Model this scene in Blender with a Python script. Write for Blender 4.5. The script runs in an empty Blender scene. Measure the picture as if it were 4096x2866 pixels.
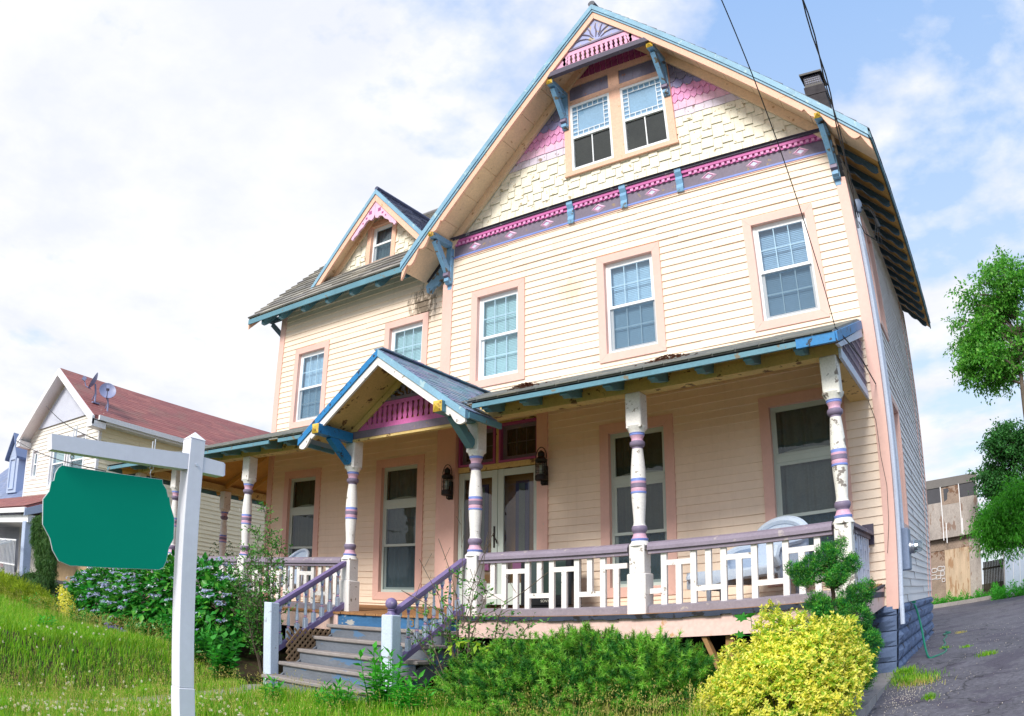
import bpy, math, random
import numpy as np
from mathutils import Vector
random.seed(7)
RNG = np.random.default_rng(11)
SC = bpy.context.scene
COL = SC.collection
PI = math.pi

# ------------------------------------------------------------------ colours and materials
def lin(c):
    c /= 255.0
    return c / 12.92 if c <= 0.04045 else ((c + 0.055) / 1.055) ** 2.4

def rgb(r, g, b):
    return (lin(r), lin(g), lin(b), 1.0)

MATS = {}

class NT:
    """small helper around a node tree"""
    def __init__(s, tree):
        s.t = tree
    def n(s, typ, **kw):
        nd = s.t.nodes.new(typ)
        for k, v in kw.items():
            if k.startswith('i_'):
                nd.inputs[k[2:].replace('_', ' ')].default_value = v
            else:
                setattr(nd, k, v)
        return nd
    def l(s, a, b):
        s.t.links.new(a, b)
    def ramp(s, fac, stops):
        r = s.n('ShaderNodeValToRGB')
        els = r.color_ramp.elements
        while len(els) > 1:
            els.remove(els[-1])
        els[0].position, els[0].color = stops[0][0], stops[0][1]
        for p, c in stops[1:]:
            e = els.new(p); e.color = c
        s.l(fac, r.inputs['Fac'])
        return r.outputs['Color']
    def mix(s, fac, a, b, mode='MIX'):
        m = s.n('ShaderNodeMix', data_type='RGBA', blend_type=mode)
        for key, val in ((0, fac), (6, a), (7, b)):
            if isinstance(val, (int, float)):
                m.inputs[key].default_value = val
            elif isinstance(val, tuple):
                m.inputs[key].default_value = val
            else:
                s.l(val, m.inputs[key])
        return m.outputs[2]
    def math(s, op, a, b=None, clamp=False):
        m = s.n('ShaderNodeMath', operation=op, use_clamp=clamp)
        for i, v in enumerate((a, b)):
            if v is None: continue
            if isinstance(v, (int, float)): m.inputs[i].default_value = v
            else: s.l(v, m.inputs[i])
        return m.outputs[0]

def new_mat(name):
    m = bpy.data.materials.new(name); m.use_nodes = True
    t = NT(m.node_tree); m.node_tree.nodes.clear()
    out = t.n('ShaderNodeOutputMaterial')
    MATS[name] = m
    return m, t, out

def paint(name, col, rough=0.55, var=0.10, scale=2.2, peel=None, amt=0.0, pscale=7.0, grain=0.15, streak=0.0,
          stretch=(1, 1, 1), spec=0.35, stain=None, bump=0.12):
    """painted or bare surface: tone variation, wear with a shape of its own, fine bump"""
    m, t, out = new_mat(name)
    b = t.n('ShaderNodeBsdfPrincipled'); t.l(b.outputs[0], out.inputs[0])
    pos = t.n('ShaderNodeNewGeometry').outputs['Position']
    mp = t.n('ShaderNodeMapping'); mp.inputs['Scale'].default_value = stretch
    t.l(pos, mp.inputs['Vector'])
    v = mp.outputs[0]
    n1 = t.n('ShaderNodeTexNoise', i_Scale=scale, i_Detail=5.0, i_Roughness=0.6); t.l(v, n1.inputs['Vector'])
    lo = tuple(c * (1 - var) for c in col[:3]) + (1,)
    hi = tuple(min(1, c * (1 + var * 0.7)) for c in col[:3]) + (1,)
    c = t.ramp(n1.outputs['Fac'], [(0.3, lo), (0.7, hi)])
    n3 = t.n('ShaderNodeTexNoise', i_Scale=scale * 14, i_Detail=3.0); t.l(v, n3.inputs['Vector'])
    if grain:
        g = t.ramp(n3.outputs['Fac'], [(0.3, (1 - grain,) * 3 + (1,)), (0.7, (1, 1, 1, 1))])
        c = t.mix(1.0, c, g, 'MULTIPLY')
    if streak:
        mp2 = t.n('ShaderNodeMapping'); mp2.inputs['Scale'].default_value = (7, 7, 0.35)
        t.l(pos, mp2.inputs['Vector'])
        n4 = t.n('ShaderNodeTexNoise', i_Scale=1.5, i_Detail=6.0, i_Roughness=0.7); t.l(mp2.outputs[0], n4.inputs['Vector'])
        f = t.ramp(n4.outputs['Fac'], [(0.52, (0, 0, 0, 1)), (0.8, (streak,) * 3 + (1,))])
        c = t.mix(f, c, (col[0] * .55, col[1] * .5, col[2] * .42, 1))
    if peel is not None and amt > 0:
        n2 = t.n('ShaderNodeTexNoise', i_Scale=pscale, i_Detail=6.0, i_Roughness=0.62); t.l(v, n2.inputs['Vector'])
        th = 0.66 - 0.3 * amt
        f = t.ramp(n2.outputs['Fac'], [(th, (0, 0, 0, 1)), (th + 0.025, (1, 1, 1, 1))])
        c = t.mix(f, c, peel)
    if stain is not None:      # one stain: centre, radius, colour, strength
        ctr, rad, scol, st = stain
        sub = t.n('ShaderNodeVectorMath', operation='DISTANCE'); t.l(pos, sub.inputs[0]); sub.inputs[1].default_value = ctr
        d = t.math('DIVIDE', sub.outputs['Value'], rad)
        mp3 = t.n('ShaderNodeMapping'); mp3.inputs['Scale'].default_value = (9, 9, 2.2); t.l(pos, mp3.inputs['Vector'])
        n5 = t.n('ShaderNodeTexNoise', i_Scale=1.6, i_Detail=7.0, i_Roughness=0.75); t.l(mp3.outputs[0], n5.inputs['Vector'])
        f = t.math('SUBTRACT', t.math('MULTIPLY', n5.outputs['Fac'], 1.9), d)
        f = t.ramp(f, [(0.42, (0, 0, 0, 1)), (0.75, (st,) * 3 + (1,))])
        c = t.mix(f, c, scol)
    if name == 'asphalt':
        nd = t.n('ShaderNodeTexNoise', i_Scale=3.0, i_Detail=5.0); t.l(v, nd.inputs['Vector'])
        va = t.n('ShaderNodeVectorMath', operation='MULTIPLY_ADD'); t.l(nd.outputs['Color'], va.inputs[0]); va.inputs[1].default_value = (.5, .5, .5); t.l(v, va.inputs[2])
        for sc, w in ((0.55, .012), (1.7, .02)):
            vo = t.n('ShaderNodeTexVoronoi', feature='DISTANCE_TO_EDGE', i_Scale=sc); t.l(va.outputs[0], vo.inputs['Vector'])
            f = t.ramp(vo.outputs['Distance'], [(0.0, (.8 if sc < 1 else .4,) * 3 + (1,)), (w, (0, 0, 0, 1))])
            c = t.mix(f, c, (0.015, 0.014, 0.016, 1))
        vo = t.n('ShaderNodeTexVoronoi', i_Scale=55.0); t.l(v, vo.inputs['Vector'])
        f = t.ramp(vo.outputs['Distance'], [(0.10, (.55,) * 3 + (1,)), (0.22, (0, 0, 0, 1))]); c = t.mix(f, c, (.34, .32, .33, 1))
    t.l(c, b.inputs['Base Color'])
    b.inputs['Roughness'].default_value = rough
    b.inputs['Specular IOR Level'].default_value = spec
    if bump:
        bp = t.n('ShaderNodeBump', i_Strength=bump, i_Distance=0.01); t.l(n3.outputs['Fac'], bp.inputs['Height'])
        t.l(bp.outputs[0], b.inputs['Normal'])
    return m

def slate(name, cols, rough=0.6, var=0.25):
    m, t, out = new_mat(name)
    b = t.n('ShaderNodeBsdfPrincipled'); t.l(b.outputs[0], out.inputs[0])
    g = t.n('ShaderNodeNewGeometry')
    stops = [(i / max(1, len(cols) - 1), c) for i, c in enumerate(cols)]
    c = t.ramp(g.outputs['Random Per Island'], stops)
    n = t.n('ShaderNodeTexNoise', i_Scale=6.0, i_Detail=6.0, i_Roughness=0.65); t.l(g.outputs['Position'], n.inputs['Vector'])
    f = t.ramp(n.outputs['Fac'], [(0.3, (1 - var,) * 3 + (1,)), (0.75, (1.0,) * 3 + (1,))])
    c = t.mix(1.0, c, f, 'MULTIPLY')
    n2 = t.n('ShaderNodeTexNoise', i_Scale=1.1, i_Detail=4.0); t.l(g.outputs['Position'], n2.inputs['Vector'])
    f2 = t.ramp(n2.outputs['Fac'], [(0.52, (0, 0, 0, 1)), (0.72, (0.35,) * 3 + (1,))])
    c = t.mix(f2, c, (0.16, 0.15, 0.11, 1))
    t.l(c, b.inputs['Base Color']); b.inputs['Roughness'].default_value = rough
    bp = t.n('ShaderNodeBump', i_Strength=0.3, i_Distance=0.01); t.l(n.outputs['Fac'], bp.inputs['Height']); t.l(bp.outputs[0], b.inputs['Normal'])
    return m

def foliage(name, cols, trans=0.35, rough=0.45, patch=0.35, pscale=2.3):
    """leaves: every leaf (mesh island) takes its own tone; patches of tone across the plant"""
    m, t, out = new_mat(name)
    g = t.n('ShaderNodeNewGeometry')
    stops = [(i / max(1, len(cols) - 1), c) for i, c in enumerate(cols)]
    c = t.ramp(g.outputs['Random Per Island'], stops)
    n = t.n('ShaderNodeTexNoise', i_Scale=pscale, i_Detail=3.0); t.l(g.outputs['Position'], n.inputs['Vector'])
    f = t.ramp(n.outputs['Fac'], [(0.32, (1 - patch,) * 3 + (1,)), (0.68, (1.0 + patch * .4,) * 3 + (1,))])
    c = t.mix(1.0, c, f, 'MULTIPLY')
    b = t.n('ShaderNodeBsdfPrincipled'); t.l(c, b.inputs['Base Color'])
    b.inputs['Roughness'].default_value = rough; b.inputs['Specular IOR Level'].default_value = 0.3
    tr = t.n('ShaderNodeBsdfTranslucent'); t.l(t.mix(1.0, c, (1.15, 1.2, 0.7, 1), 'MULTIPLY'), tr.inputs['Color'])
    mx = t.n('ShaderNodeMixShader'); mx.inputs[0].default_value = trans
    t.l(b.outputs[0], mx.inputs[1]); t.l(tr.outputs[0], mx.inputs[2]); t.l(mx.outputs[0], out.inputs[0])
    return m

def glassy(name, tint, refl=0.14, rough=0.02):
    m, t, out = new_mat(name)
    tr = t.n('ShaderNodeBsdfTransparent'); tr.inputs['Color'].default_value = tint
    gl = t.n('ShaderNodeBsdfGlossy'); gl.inputs['Roughness'].default_value = rough
    gl.inputs['Color'].default_value = (0.9, 0.95, 1.0, 1)
    fr = t.n('ShaderNodeLayerWeight'); fr.inputs['Blend'].default_value = 0.5
    n = t.n('ShaderNodeTexNoise', i_Scale=2.0); 
    bp = t.n('ShaderNodeBump', i_Strength=0.04, i_Distance=0.05); t.l(n.outputs['Fac'], bp.inputs['Height'])
    t.l(bp.outputs[0], gl.inputs['Normal'])
    f = t.math('ADD', t.math('MULTIPLY', t.math('POWER', fr.outputs['Facing'], 5.0), 0.9), refl, clamp=True)
    mx = t.n('ShaderNodeMixShader'); t.l(f, mx.inputs[0]); t.l(tr.outputs[0], mx.inputs[1]); t.l(gl.outputs[0], mx.inputs[2])
    t.l(mx.outputs[0], out.inputs[0])
    return m

def screen_mat(name, col, cover):
    m, t, out = new_mat(name)
    tr = t.n('ShaderNodeBsdfTransparent'); df = t.n('ShaderNodeBsdfDiffuse'); df.inputs['Color'].default_value = col
    mx = t.n('ShaderNodeMixShader'); mx.inputs[0].default_value = cover
    t.l(tr.outputs[0], mx.inputs[1]); t.l(df.outputs[0], mx.inputs[2]); t.l(mx.outputs[0], out.inputs[0])
    return m

def metal(name, col, rough=0.35):
    m, t, out = new_mat(name)
    b = t.n('ShaderNodeBsdfPrincipled'); t.l(b.outputs[0], out.inputs[0])
    b.inputs['Base Color'].default_value = col; b.inputs['Metallic'].default_value = 0.9; b.inputs['Roughness'].default_value = rough
    n = t.n('ShaderNodeTexNoise', i_Scale=20.0); bp = t.n('ShaderNodeBump', i_Strength=0.05); t.l(n.outputs['Fac'], bp.inputs['Height']); t.l(bp.outputs[0], b.inputs['Normal'])
    return m

WOOD = rgb(120, 108, 96)
GREY = rgb(128, 122, 128)
CREAM = rgb(247, 227, 206)
paint('siding', CREAM, 0.5, 0.06, 0.9, streak=0.20, grain=0.04, bump=0.03, stain=((-4.85, 0, 6.4), 0.5, rgb(205, 182, 150), 0.4))
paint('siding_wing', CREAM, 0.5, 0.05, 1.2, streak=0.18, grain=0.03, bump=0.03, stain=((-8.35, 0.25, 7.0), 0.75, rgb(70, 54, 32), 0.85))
paint('siding_side', rgb(232, 228, 228), 0.5, 0.05, 1.2, streak=0.12, grain=0.03, bump=0.03)  # same siding, with the cool shade of this side put into its colour
paint('pink_trim', rgb(233, 191, 179), 0.5, 0.05, 1.5, grain=0.05, streak=0.06)
paint('peach', rgb(248, 198, 172), 0.6, 0.06, 2.0, peel=rgb(214, 170, 136), amt=0.08, pscale=6)
paint('peach_soffit', rgb(248, 218, 184), 0.7, 0.08, 2.0, peel=rgb(190, 150, 110), amt=0.06)
paint('blue', rgb(126, 174, 212), 0.5, 0.12, 2.5, peel=rgb(112, 104, 92), amt=0.26, pscale=8)
paint('blue_crown', rgb(138, 182, 208), 0.5, 0.16, 3.0, peel=rgb(170, 198, 206), amt=0.16, pscale=9, stretch=(1, 1, 1))
paint('blue_deep', rgb(40, 132, 196), 0.45, 0.10, 2.5, peel=rgb(40, 48, 60), amt=0.22, pscale=9)
paint('teal_fascia', rgb(102, 150, 168), 0.5, 0.12, 2.5, peel=rgb(120, 116, 100), amt=0.15)
paint('rafter_blue', rgb(74, 104, 122), 0.6, 0.12, 2.5)
paint('gold', rgb(226, 188, 72), 0.4, 0.2, 12, peel=rgb(150, 110, 60), amt=0.25, pscale=14)
paint('rail_paint', rgb(146, 138, 148), 0.6, 0.12, 2.5, peel=rgb(176, 168, 160), amt=0.18, pscale=6)
paint('purple', rgb(146, 135, 152), 0.55, 0.10, 2.5, peel=rgb(168, 158, 160), amt=0.18, pscale=6)
paint('purple_stair', rgb(130, 116, 162), 0.5, 0.10, 2.5, peel=rgb(160, 150, 175), amt=0.12)
paint('purple_grey', rgb(128, 118, 136), 0.6, 0.10, 2.0, peel=rgb(150, 130, 110), amt=0.1)
paint('dark_purple', rgb(92, 86, 104), 0.6, 0.12, 2.0, peel=rgb(160, 160, 165), amt=0.12)
paint('magenta', rgb(214, 112, 178), 0.55, 0.10, 2.5, peel=rgb(178, 120, 140), amt=0.10)
paint('magenta_deep', rgb(176, 88, 146), 0.6, 0.10, 2.5)
paint('hot_pink', rgb(238, 164, 212), 0.6, 0.12, 3)
paint('pale_pink', rgb(240, 196, 222), 0.6, 0.10, 3, peel=rgb(200, 170, 170), amt=0.05)
paint('pink_panel', rgb(236, 176, 208), 0.6, 0.10, 3, peel=rgb(190, 160, 160), amt=0.18, pscale=11)
paint('lav_white', rgb(226, 216, 232), 0.6, 0.08, 3, peel=rgb(150, 128, 120), amt=0.18, pscale=8)
paint('lavender', rgb(148, 146, 190), 0.6, 0.12, 3, peel=rgb(196, 170, 130), amt=0.12, pscale=8)
paint('lav_panel', rgb(172, 178, 222), 0.6, 0.10, 3, peel=rgb(196, 178, 150), amt=0.34, pscale=7)
paint('grey_lav', rgb(134, 132, 158), 0.6, 0.10, 3, peel=rgb(166, 120, 100), amt=0.10, pscale=9)
paint('shingle_cream', rgb(248, 242, 222), 0.65, 0.07, 3, peel=rgb(176, 160, 128), amt=0.13, pscale=9)
paint('white_wood', rgb(240, 236, 234), 0.55, 0.05, 3, peel=rgb(150, 140, 128), amt=0.06, pscale=10)
paint('white_peeling', rgb(240, 238, 230), 0.6, 0.06, 3, peel=rgb(138, 130, 124), amt=0.33, pscale=7)
paint('blue_white', rgb(206, 218, 238), 0.5, 0.06, 3, peel=rgb(150, 150, 160), amt=0.10)
paint('band_blue', rgb(130, 150, 222), 0.5, 0.08, 5)
paint('band_pink', rgb(222, 176, 200), 0.5, 0.08, 5)
paint('band_purple', rgb(134, 122, 148), 0.5, 0.10, 5, peel=rgb(160, 150, 160), amt=0.1)
paint('vinyl', rgb(240, 243, 246), 0.35, 0.02, 3, grain=0.0, bump=0.0)
paint('sign_white', rgb(236, 236, 244), 0.4, 0.05, 1.5, grain=0.05, bump=0.04, streak=0.16)
paint('sign_green', rgb(0, 152, 122), 0.7, 0.02, 1.5, grain=0.0, bump=0.0, spec=0.1)
paint('tan_ceiling', rgb(222, 170, 92), 0.65, 0.14, 2.0, peel=rgb(150, 110, 60), amt=0.06, pscale=3)
paint('tan_beam', rgb(222, 194, 130), 0.65, 0.12, 2.5, peel=rgb(120, 92, 60), amt=0.24, pscale=5)
paint('deck', rgb(168, 122, 80), 0.7, 0.2, 2.0, stretch=(8, 0.8, 1), grain=0.25)
paint('deck_edge', rgb(58, 66, 84), 0.7, 0.3, 6.0, peel=rgb(30, 28, 30), amt=0.4)
paint('rose_board', rgb(238, 204, 194), 0.55, 0.05, 1.5, peel=rgb(206, 160, 120), amt=0.08, pscale=2)
paint('tread', rgb(156, 148, 146), 0.7, 0.22, 1.8, peel=rgb(90, 116, 150), amt=0.14, pscale=3, stretch=(0.6, 2, 2.5), grain=0.25)
paint('riser', rgb(112, 118, 128), 0.65, 0.25, 1.8, peel=rgb(84, 116, 150), amt=0.30, pscale=3, stretch=(0.6, 2, 2.0), grain=0.2)
paint('riser_top', rgb(62, 112, 158), 0.6, 0.25, 1.8, peel=rgb(170, 168, 162), amt=0.28, pscale=3, stretch=(0.8, 2, 2.0))
paint('lattice_wood', rgb(146, 120, 94), 0.7, 0.2, 5)
paint('raw_wood', rgb(172, 132, 88), 0.7, 0.2, 5)
paint('porch_shade', rgb(22, 18, 16), 0.9, 0.2, 3)  # near-black stands in for the shade under the porch
paint('foundation_blue', rgb(98, 116, 150), 0.75, 0.18, 2.2, peel=rgb(70, 74, 88), amt=0.22, pscale=2.5, bump=0.5)
paint('storm_frame', rgb(196, 210, 204), 0.4, 0.04, 2, grain=0.03)
paint('door_tan', rgb(150, 112, 72), 0.5, 0.12, 3)
paint('door_purple', rgb(74, 56, 92), 0.5, 0.12, 3)
paint('black_iron', rgb(34, 26, 24), 0.45, 0.2, 10)
paint('brass', rgb(150, 120, 70), 0.35, 0.2, 10)
paint('wicker', rgb(216, 226, 236), 0.6, 0.06, 4, grain=0.2)
paint('tv_black', rgb(34, 38, 44), 0.3, 0.1, 4)
paint('tv_screen', rgb(46, 62, 60), 0.12, 0.05, 2, grain=0, bump=0, spec=0.6)
paint('blind', rgb(214, 230, 244), 0.6, 0.03, 2)  # tints of these blinds carry the sky reflection on the upper panes
paint('blind_green', rgb(220, 238, 234), 0.6, 0.06, 2)
paint('blind_grey', rgb(196, 212, 230), 0.6, 0.08, 2)
paint('curtain_dark', rgb(106, 110, 94), 0.8, 0.15, 3)
paint('curtain_grey', rgb(130, 138, 136), 0.8, 0.15, 3)
paint('curtain_white', rgb(214, 216, 206), 0.8, 0.1, 3)
paint('room_dark', rgb(92, 86, 84), 0.9, 0.3, 2)
paint('asphalt', rgb(110, 108, 118), 0.85, 0.25, 1.4, peel=rgb(84, 80, 92), amt=0.40, pscale=0.9, grain=0.45, bump=0.6)
paint('concrete', rgb(164, 158, 156), 0.85, 0.16, 2.5, peel=rgb(128, 122, 118), amt=0.2, pscale=3, grain=0.25, bump=0.4)
paint('soil', rgb(74, 62, 44), 0.9, 0.3, 2.5, peel=rgb(66, 84, 34), amt=0.45, pscale=3, grain=0.4, bump=0.6)
paint('bark', rgb(112, 100, 88), 0.85, 0.25, 5, grain=0.4, bump=0.6)
paint('bark_dark', rgb(66, 54, 44), 0.85, 0.25, 6, grain=0.4, bump=0.6)
paint('twig', rgb(104, 92, 80), 0.85, 0.2, 6)
paint('pebble', rgb(186, 178, 170), 0.8, 0.2, 9)
paint('cable_black', rgb(30, 32, 34), 0.5, 0.1, 10)
paint('pipe_blue', rgb(196, 208, 228), 0.45, 0.06, 3)
paint('meter_grey', rgb(132, 148, 176), 0.45, 0.08, 3)
paint('hose_green', rgb(30, 120, 96), 0.4, 0.1, 8)
paint('chimney_brick', rgb(70, 66, 70), 0.85, 0.3, 6, grain=0.3, bump=0.5)
paint('nb_white', rgb(236, 232, 224), 0.5, 0.04, 1.2, streak=0.06, grain=0.03)
paint('nb_cream', rgb(246, 234, 202), 0.5, 0.04, 1.2, streak=0.06, grain=0.03)
paint('nb_scallop', rgb(210, 214, 230), 0.55, 0.06, 2)
paint('nb_brick', rgb(186, 160, 124), 0.8, 0.15, 8)
paint('nb_blue', rgb(184, 198, 226), 0.55, 0.06, 2)
paint('plywood', rgb(184, 174, 168), 0.8, 0.2, 1.4, peel=rgb(140, 118, 106), amt=0.28, pscale=1.6, stretch=(2, 2, 0.7), grain=0.3)
paint('plywood_brown', rgb(164, 144, 130), 0.8, 0.2, 1.4, peel=rgb(120, 92, 74), amt=0.30, pscale=1.6, grain=0.3)
paint('plywood_fresh', rgb(204, 180, 154), 0.8, 0.2, 1.4, peel=rgb(164, 130, 100), amt=0.36, pscale=1.6, stretch=(4, 4, 0.6), grain=0.2)
paint('tar_panel', rgb(84, 84, 90), 0.8, 0.1, 2)
paint('tar_band', rgb(122, 118, 116), 0.8, 0.08, 2)
paint('graffiti', rgb(216, 212, 214), 0.8, 0.1, 4)
paint('fence_wood', rgb(84, 78, 66), 0.85, 0.25, 3, grain=0.3)
paint('bright_white', rgb(244, 244, 248), 0.5, 0.03, 2)
paint('car_paint', rgb(52, 48, 54), 0.25, 0.05, 2, grain=0, bump=0)
paint('tail_red', rgb(214, 40, 30), 0.3, 0.05, 2, grain=0, bump=0)
paint('tyre', rgb(28, 28, 30), 0.8, 0.1, 5)
paint('dish_grey', rgb(146, 152, 186), 0.45, 0.08, 3)
paint('debris_brown', rgb(132, 84, 62), 0.9, 0.3, 12)
slate('slate_main', [rgb(86, 92, 106), rgb(70, 74, 88), rgb(104, 104, 114)])
slate('slate_wing', [rgb(164, 160, 152), rgb(138, 136, 132), rgb(182, 176, 164), rgb(128, 126, 130)])
slate('slate_dormer', [rgb(72, 82, 116), rgb(58, 66, 98), rgb(92, 98, 130)])
slate('slate_entry', [rgb(128, 164, 190), rgb(146, 146, 186), rgb(110, 162, 182), rgb(160, 170, 192)])
slate('slate_porch', [rgb(150, 156, 152), rgb(130, 134, 138), rgb(172, 170, 160)])
slate('roof_red', [rgb(150, 86, 84), rgb(136, 76, 76), rgb(160, 96, 90)], var=0.12)
slate('roof_blue', [rgb(128, 142, 176), rgb(112, 128, 164), rgb(140, 150, 180)], var=0.12)
G = rgb
foliage('grass_green', [G(92, 168, 34), G(128, 192, 42), G(176, 208, 66), G(84, 160, 34), G(176, 212, 72)], 0.45, 0.5, 0.25)
foliage('grass_straw', [G(196, 188, 96), G(214, 190, 128), G(178, 188, 80)], 0.4, 0.6, 0.2)
foliage('leaf_hydrangea', [G(40, 132, 48), G(66, 160, 56), G(32, 110, 44), G(112, 188, 66)], 0.25, 0.3, 0.3)
foliage('petal_blue', [G(150, 156, 232), G(196, 204, 240), G(170, 170, 226), G(226, 236, 236)], 0.3, 0.6, 0.1)
foliage('leaf_shrub', [G(52, 128, 48), G(84, 156, 62), G(124, 182, 86), G(44, 108, 46)], 0.3, 0.3, 0.3)
foliage('leaf_bright', [G(66, 170, 50), G(96, 196, 66), G(44, 140, 44)], 0.4, 0.35, 0.2)
foliage('leaf_weed', [G(50, 140, 50), G(74, 166, 58), G(34, 112, 44)], 0.35, 0.4, 0.25)
foliage('needle_mugo', [G(76, 164, 50), G(112, 194, 62), G(150, 212, 78), G(88, 150, 48), G(170, 168, 70)], 0.3, 0.45, 0.6, 8.0)
foliage('leaf_gold', [G(248, 238, 108), G(252, 246, 140), G(244, 234, 92), G(238, 232, 100)], 0.4, 0.4, 0.15)
foliage('leaf_gold_green', [G(140, 184, 56), G(182, 208, 66), G(116, 164, 52)], 0.4, 0.4, 0.15)
foliage('needle_mugo_old', [G(44, 108, 44), G(60, 128, 50), G(74, 140, 54)], 0.25, 0.45, 0.3, 6.0)
foliage('needle_mugo_new', [G(120, 196, 70), G(150, 216, 84), G(172, 214, 96)], 0.35, 0.45, 0.25, 6.0)
foliage('needle_topiary_old', [G(28, 104, 50), G(40, 122, 52)], 0.25, 0.45, 0.3, 7.0)
foliage('needle_topiary', [G(42, 140, 58), G(68, 168, 62), G(132, 206, 72), G(30, 104, 50)], 0.25, 0.45, 0.5, 7.0)
foliage('needle_weeping', [G(70, 116, 60), G(94, 132, 66), G(58, 98, 54)], 0.3, 0.6, 0.3)
foliage('needle_juniper', [G(160, 184, 44), G(190, 204, 58), G(130, 160, 42), G(110, 140, 46)], 0.3, 0.6, 0.3)
foliage('leaf_maple', [G(84, 166, 58), G(120, 192, 72), G(64, 140, 54), G(146, 204, 96)], 0.45, 0.4, 0.3)
foliage('leaf_dark', [G(44, 104, 48), G(66, 128, 54), G(36, 84, 44)], 0.3, 0.5, 0.3)
foliage('leaf_sumac', [G(86, 178, 48), G(110, 200, 66), G(64, 150, 44)], 0.4, 0.4, 0.25)
foliage('petal_white', [G(236, 226, 214), G(244, 240, 230), G(226, 206, 196)], 0.3, 0.7, 0.05)
foliage('petal_purple', [G(92, 70, 170), G(120, 96, 190)], 0.3, 0.7, 0.05)
glassy('glass', (0.70, 0.84, 0.92, 1), 0.10)
glassy('glass_dark', (0.62, 0.68, 0.66, 1), 0.05)
glassy('glass_clear', (0.8, 0.84, 0.85, 1), 0.06)
screen_mat('insect_screen', rgb(80, 104, 122), 0.36)
metal('steel', (0.62, 0.64, 0.68, 1), 0.3)
metal('rail_grey', (0.55, 0.57, 0.6, 1), 0.4)

# ------------------------------------------------------------------ mesh building
WO = {}            # world origin of every object

def origin(o):
    return WO.get(o.name, Vector((0, 0, 0))) if o else Vector((0, 0, 0))

def props(o, label=None, cat=None, group=None, kind=None):
    if label: o['label'] = label
    if cat: o['category'] = cat
    if group: o['group'] = group
    if kind: o['kind'] = kind
    return o

def empty(name, loc, parent=None, **kw):
    o = bpy.data.objects.new(name, None); COL.objects.link(o)
    o.empty_display_size = 0.2
    loc = Vector(loc)
    o.location = loc - origin(parent)
    o.parent = parent
    WO[o.name] = loc
    return props(o, **kw)

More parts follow.
